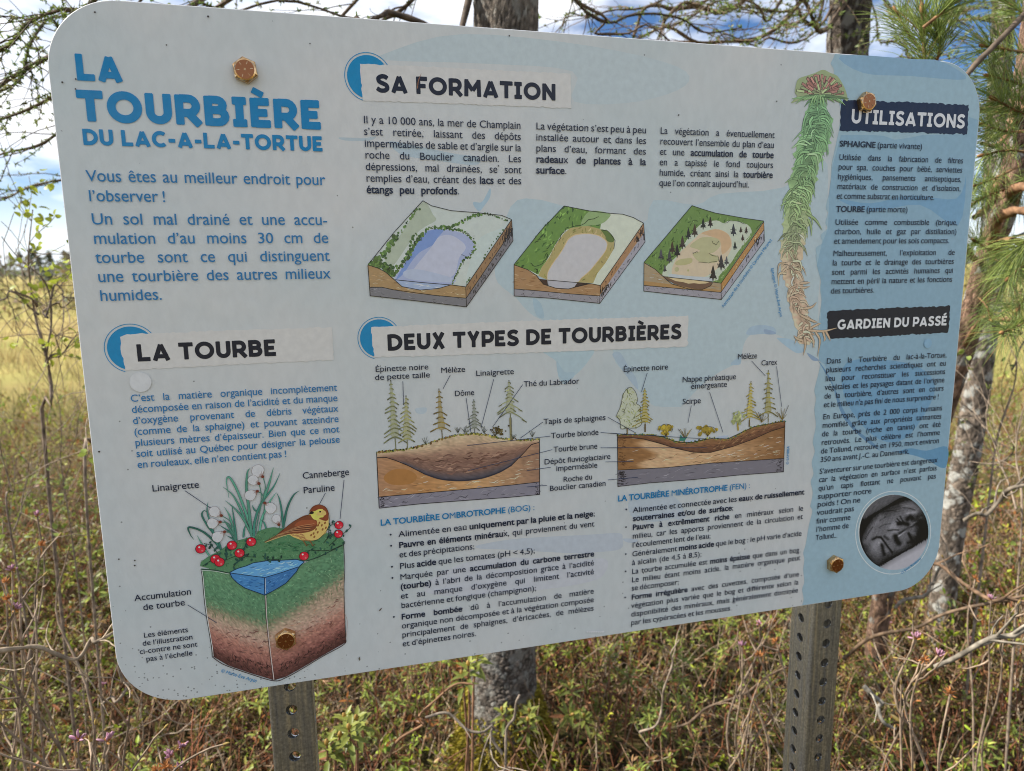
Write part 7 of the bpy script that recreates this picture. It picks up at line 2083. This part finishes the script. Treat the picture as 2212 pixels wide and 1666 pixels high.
scatter(90, -25, -11, 1.2, 3.8, [.10, .15, .26, .35, .14], .75, 1.1)
scatter(34, -27, -12, 3.6, 7, [.05, .20, .27, .38, .10], .9, 1.3, .24)
scatter(150, -12, 40, 1.0, 3.1, [.06, .20, .30, .15, .29], .55, .9, .11)
scatter(110, 38, 58, 1.15, 3.8, [.08, .26, .13, .15, .38], .65, 1.0, .11)
scatter(60, 36, 60, 3.4, 9.5, [.05, .30, .18, .27, .20], .9, 1.3, .26)
scatter(40, -10, 38, 2.8, 7, [.06, .3, .25, .22, .17], .8, 1.1, .28)
for kk in PROTO.values():
    for o in kk:
        if o.name not in used:
            for ch in list(o.children): bpy.data.objects.remove(ch)
            bpy.data.objects.remove(o)


# -- the budding rhodora stems nearest the camera, each tip where it stands
C7 = lambda x, y: (x * .34313, 1094.1 + y * .34313)
C8 = lambda x, y: (726.5 + x * .34313, 1094.1 + y * .34313)
C9 = lambda x, y: (1453 + x * .34313, 1094.1 + y * .34313)


def near_rhodora(label, tips, D_, foot, col=(.34, .27, .22)):
    f = at(*foot, D_ + .25); f[2] = gz(f[0], f[1]) - .02
    o = empty('rhodora_shrub', tuple(f)); tag(o, label, 'shrub', 'budding rhodora bushes close to the board')
    tw, bd, cp = Geo(), [], []
    fork = None
    for kind, (u, v), dd in tips:
        T_ = local(o, at(u, v, D_ + dd)); m_ = T_ * .55 + np.array([rng.normal() * .05, rng.normal() * .05, .04]); k_ = T_ * .86 + np.array([rng.normal() * .018, rng.normal() * .018, -.012])
        p = smooth_path([np.zeros(3) + rng.normal(size=3) * [.03, .03, 0], m_ * .5 + rng.normal(size=3) * .02, m_, k_, T_], 22)
        p = p + wig(22, .011)
        tw.tube(p, np.linspace(.0032, .0017, 22) * (1 + .12 * rng.normal(size=22)), np.array(col) * rng.uniform(.8, 1.25), 6, .12)
        for _ in range(3):
            q0 = p[rng.integers(9, 21)]; q, e = walk(q0, unit(p[-1] - p[-4] + rng.normal(size=3) * .9 * np.linalg.norm(p[-1] - p[-4])), rng.uniform(.05, .13), 5, .15, .1)
            tw.tube(q, np.linspace(.0020, .0012, 6), np.array(col) * rng.uniform(.85, 1.35), 4); leaf_bud(tw, q[-1], e)
        ax = unit(p[-1] - p[-4])
        if kind == 'b': bd.append((p[-1], ax))
        elif kind == 's': cp.append((p[-1], ax))
        else: leaf_bud(tw, p[-1], ax)
    tw.build('stems', M_TWIG, o)
    tips_(o, bd, cp, .95)


near_rhodora('grey rhodora stems with two large pink buds, well left of the left post', [('b', C7(495, 1470), 0), ('b', C7(672, 1480), .02), ('n', C7(600, 1372), .05), ('n', C7(815, 1310), .08), ('n', C7(485, 1580), 0), ('n', C7(650, 1620), 0)], 1.04, C7(560, 1900))
near_rhodora('rhodora stems with pink buds and an orange seed star just left of the first post', [('b', C7(1143, 1520), .04), ('b', C7(1075, 1580), .02), ('b', C7(1128, 1640), 0), ('s', C7(1040, 1640), .0), ('s', C7(985, 1665), -.02)], 1.02, C7(1080, 1900))
near_rhodora('rhodora with rusty seed heads and small pink buds at the far left edge', [('s', C7(30, 480), .25), ('s', C7(40, 590), .2), ('b', C7(78, 405), .3), ('b', C7(92, 650), .2), ('n', C7(125, 500), .25), ('s', C7(255, 250), .4), ('b', C7(235, 60), .5), ('n', C7(430, 280), .5)], 1.25, C7(120, 1700))
near_rhodora('rhodora with a pink bud and orange seed star right of the right post', [('b', C9(1533, 835), .1), ('s', C9(1585, 965), .0), ('b', C9(1672, 940), .02), ('s', C9(1748, 1180), .0), ('n', C9(1440, 1120), .05)], 1.28, C9(1540, 1800))
near_rhodora('tall rhodora stem with a pink bud beside the lower right corner of the board', [('b', C9(2005, 590), .2), ('s', C9(1905, 455), .4), ('n', C9(2110, 640), .2)], 1.45, C9(1990, 1500))
near_rhodora('rhodora with orange seed stars and pink buds just left of the right post', [('b', C9(438, 885), .1), ('s', C9(545, 935), .1), ('s', C9(650, 850), .15), ('b', C9(550, 745), .2), ('n', C9(545, 1110), .05), ('n', C9(430, 830), .1)], 1.42, C9(520, 1700))

# -- the leaf rosettes that stand out between the posts
def near_rosette(label, tips, D_, foot, leaf=(.042, .012)):
    f = at(*foot, D_ + .15); f[2] = gz(f[0], f[1]) - .02
    o = empty('labrador_tea_shrub', tuple(f)); tag(o, label, 'shrub', 'leafy rosette bushes close to the board')
    tw, lf = Geo(), Geo()
    for (u, v), dd in tips:
        T_ = local(o, at(u, v, D_ + dd))
        p = smooth_path([rng.normal(size=3) * [.02, .02, 0], T_ * .5 + rng.normal(size=3) * .03, T_ * .85 + rng.normal(size=3) * .012, T_], 16)
        tw.tube(p, np.linspace(.0038, .0022, 16), np.array([.30, .17, .11]) * rng.uniform(.8, 1.2), 6, .1)
        e = unit(p[-1] - p[-3]); n = 13; a = np.arange(n) * 2.4; u_ = unit(np.cross(e, [.3, .2, 1])); v_ = np.cross(e, u_)
        d_ = np.cos(a)[:, None] * u_ + np.sin(a)[:, None] * v_ + np.linspace(-.35, 1.0, n)[:, None] * e
        cc = np.linspace(0, 1, n)[:, None] * np.array([.30, .34, .08]) + (1 - np.linspace(0, 1, n))[:, None] * np.array([.15, .19, .05]); cc[0] = (.22, .10, .05)
        lf.leaves(T_ - e * np.linspace(.03, 0, n)[:, None], d_, np.repeat(e[None], n, 0), leaf[0] * np.linspace(1.1, .6, n), leaf[1], cc * rng.uniform(.8, 1.2, (n, 1)), fold=.35, droop=.15)
        lf.blob(T_ + e * .005, .0045, .007, (.45, .30, .10), 6, 4, e)
    tw.build('stems', M_TWIG, o); lf.build('leaves', M_LEAF, o)


near_rosette('green rosette bush in front of the scaly trunk, just under the board', [(C8(830, 1000), 0), (C8(890, 940), .1), (C8(790, 1060), .03)], 1.35, C8(700, 1500))
near_rosette('dense yellow green rosettes just right of the left post', [(C8(80, 1400), 0), (C8(20, 1450), .02), (C8(125, 1340), .06), (C8(55, 1330), .1), (C8(-60, 1500), .0)], 1.15, C8(60, 1900))
near_rosette('small green rosettes at the mossy foot of the scaly trunk', [(C8(1045, 1285), 0), (C8(1215, 1290), .05), (C8(1205, 1350), .0), (C8(1480, 1310), .1)], 1.6, C8(1150, 1640))
near_rosette('pale rosette bush between the trunk and the right post', [(C8(1470, 1130), .1), (C8(1720, 940), .2), (C8(1560, 1320), .1), (C8(1850, 1050), .2)], 1.7, C8(1600, 1650))

# -- fallen and leaning dead branches
def fallen(label, pts, D_, r0, r1, col, twigs=4):
    w = [at(u, v, D_ + dd) for u, v, dd in pts]
    c_ = w[len(w) // 2]
    o = empty('fallen_branch', tuple(c_)); tag(o, label, 'branch', 'dead branches lying in the shrubs')
    g = Geo(); p = smooth_path(local(o, w), 30); p = p + wig(30, .008, 7)
    g.tube(p, np.linspace(r0, r1, 30) * .58 * (1 + .08 * rng.normal(size=30)), np.array(col) * .85 * rng.uniform(.75, 1.15, (30, 1)), 7, .16)
    for _ in range(twigs):
        k = rng.integers(4, 28); q, _e = walk(p[k], unit(p[k] - p[k - 2] + rng.normal(size=3) * .6 * np.linalg.norm(p[k] - p[k - 2])), rng.uniform(.06, .2), 6, .2)
        g.tube(q, np.linspace(r1 * .33, .0008, 7), np.array(col) * rng.uniform(.8, 1.2), 5)
    g.build('wood', M_TWIG, o)


c9 = lambda x, y, d_=0: (*C9(x, y), d_)
c8 = lambda x, y, d_=0: (*C8(x, y), d_)
c7 = lambda x, y, d_=0: (*C7(x, y), d_)
fallen('pale grey broken branch sticking in from the right edge, low beside the board', [c9(1650, 1010), c9(1850, 930), c9(2040, 840), c9(2230, 775), c9(2400, 720)], 1.5, .0075, .0085, (.36, .34, .31), 5)
fallen('pale dead branch above it, beside the lower right corner of the board', [c9(1830, 90), c9(1900, 30), c9(2060, -40), c9(2300, -150)], 1.9, .007, .008, (.28, .25, .22), 5)
fallen('brown branch slanting down to the right behind the corner of the board', [c9(1560, 350, .3), c9(1800, 450, .2), c9(2000, 540), c9(2300, 650)], 1.8, .009, .007, (.26, .175, .12), 4)
fallen('thick brown branch rising from the right post towards the right edge', [c9(1080, 960, .2), c9(1250, 830, .1), c9(1500, 780), c9(1800, 660), c9(2230, 560)], 1.9, .009, .006, (.25, .18, .13), 6)
fallen('grey crooked branch with lichen behind the lower right corner', [c9(1400, 640, .2), c9(1560, 560, .2), c9(1640, 460, .2), c9(1760, 330, .2)], 2.0, .009, .006, (.36, .33, .29), 5)
fallen('short grey stick leaning in the dark hollow right of the right post', [c9(1200, 1130, .1), c9(1290, 1240, .1), c9(1400, 1400, .1)], 1.6, .010, .007, (.38, .37, .35), 2)
fallen('long thin branch crossing under the board left of the right post', [c9(-40, 1400, .2), c9(200, 1290, .2), c9(460, 1180, .2), c9(720, 1010, .2)], 1.6, .006, .004, (.27, .20, .15), 4)
fallen('pale wavy branch lying left of the board bottom corner', [c7(-60, 915), c7(120, 920), c7(270, 905), c7(440, 955), c7(520, 850), c7(620, 795), c7(730, 785)], 1.25, .006, .0045, (.44, .37, .30), 5)
fallen('grey thin branch under the bottom left corner of the board', [c7(640, 1250), c7(720, 1190), c7(760, 1080), c7(800, 1010)], 1.35, .005, .004, (.36, .30, .25), 3)
fallen('forked grey twig standing before the mossy trunk foot', [c8(1010, 1680), c8(1060, 1580), c8(1110, 1430), c8(1130, 1280), c8(1155, 1185)], 1.3, .0055, .004, (.36, .31, .28), 1)
fallen('grey crooked twig meeting the forked one before the trunk', [c8(560, 1330), c8(760, 1335), c8(910, 1370), c8(1000, 1470), c8(1045, 1560)], 1.32, .0045, .005, (.36, .32, .29), 3)
fallen('brown twig curving up beside the left post towards the board', [c8(330, 1580), c8(440, 1440), c8(500, 1330), c8(620, 1230), c8(720, 1150), c8(860, 1120)], 1.2, .005, .0035, (.34, .20, .12), 3)
fallen('pale pointed stick leaning right between the trunk and the right post', [c8(1910, 1420), c8(2010, 1300), c8(2060, 1130), c8(2110, 960), c8(2160, 840)], 1.5, .005, .003, (.40, .34, .30), 3)
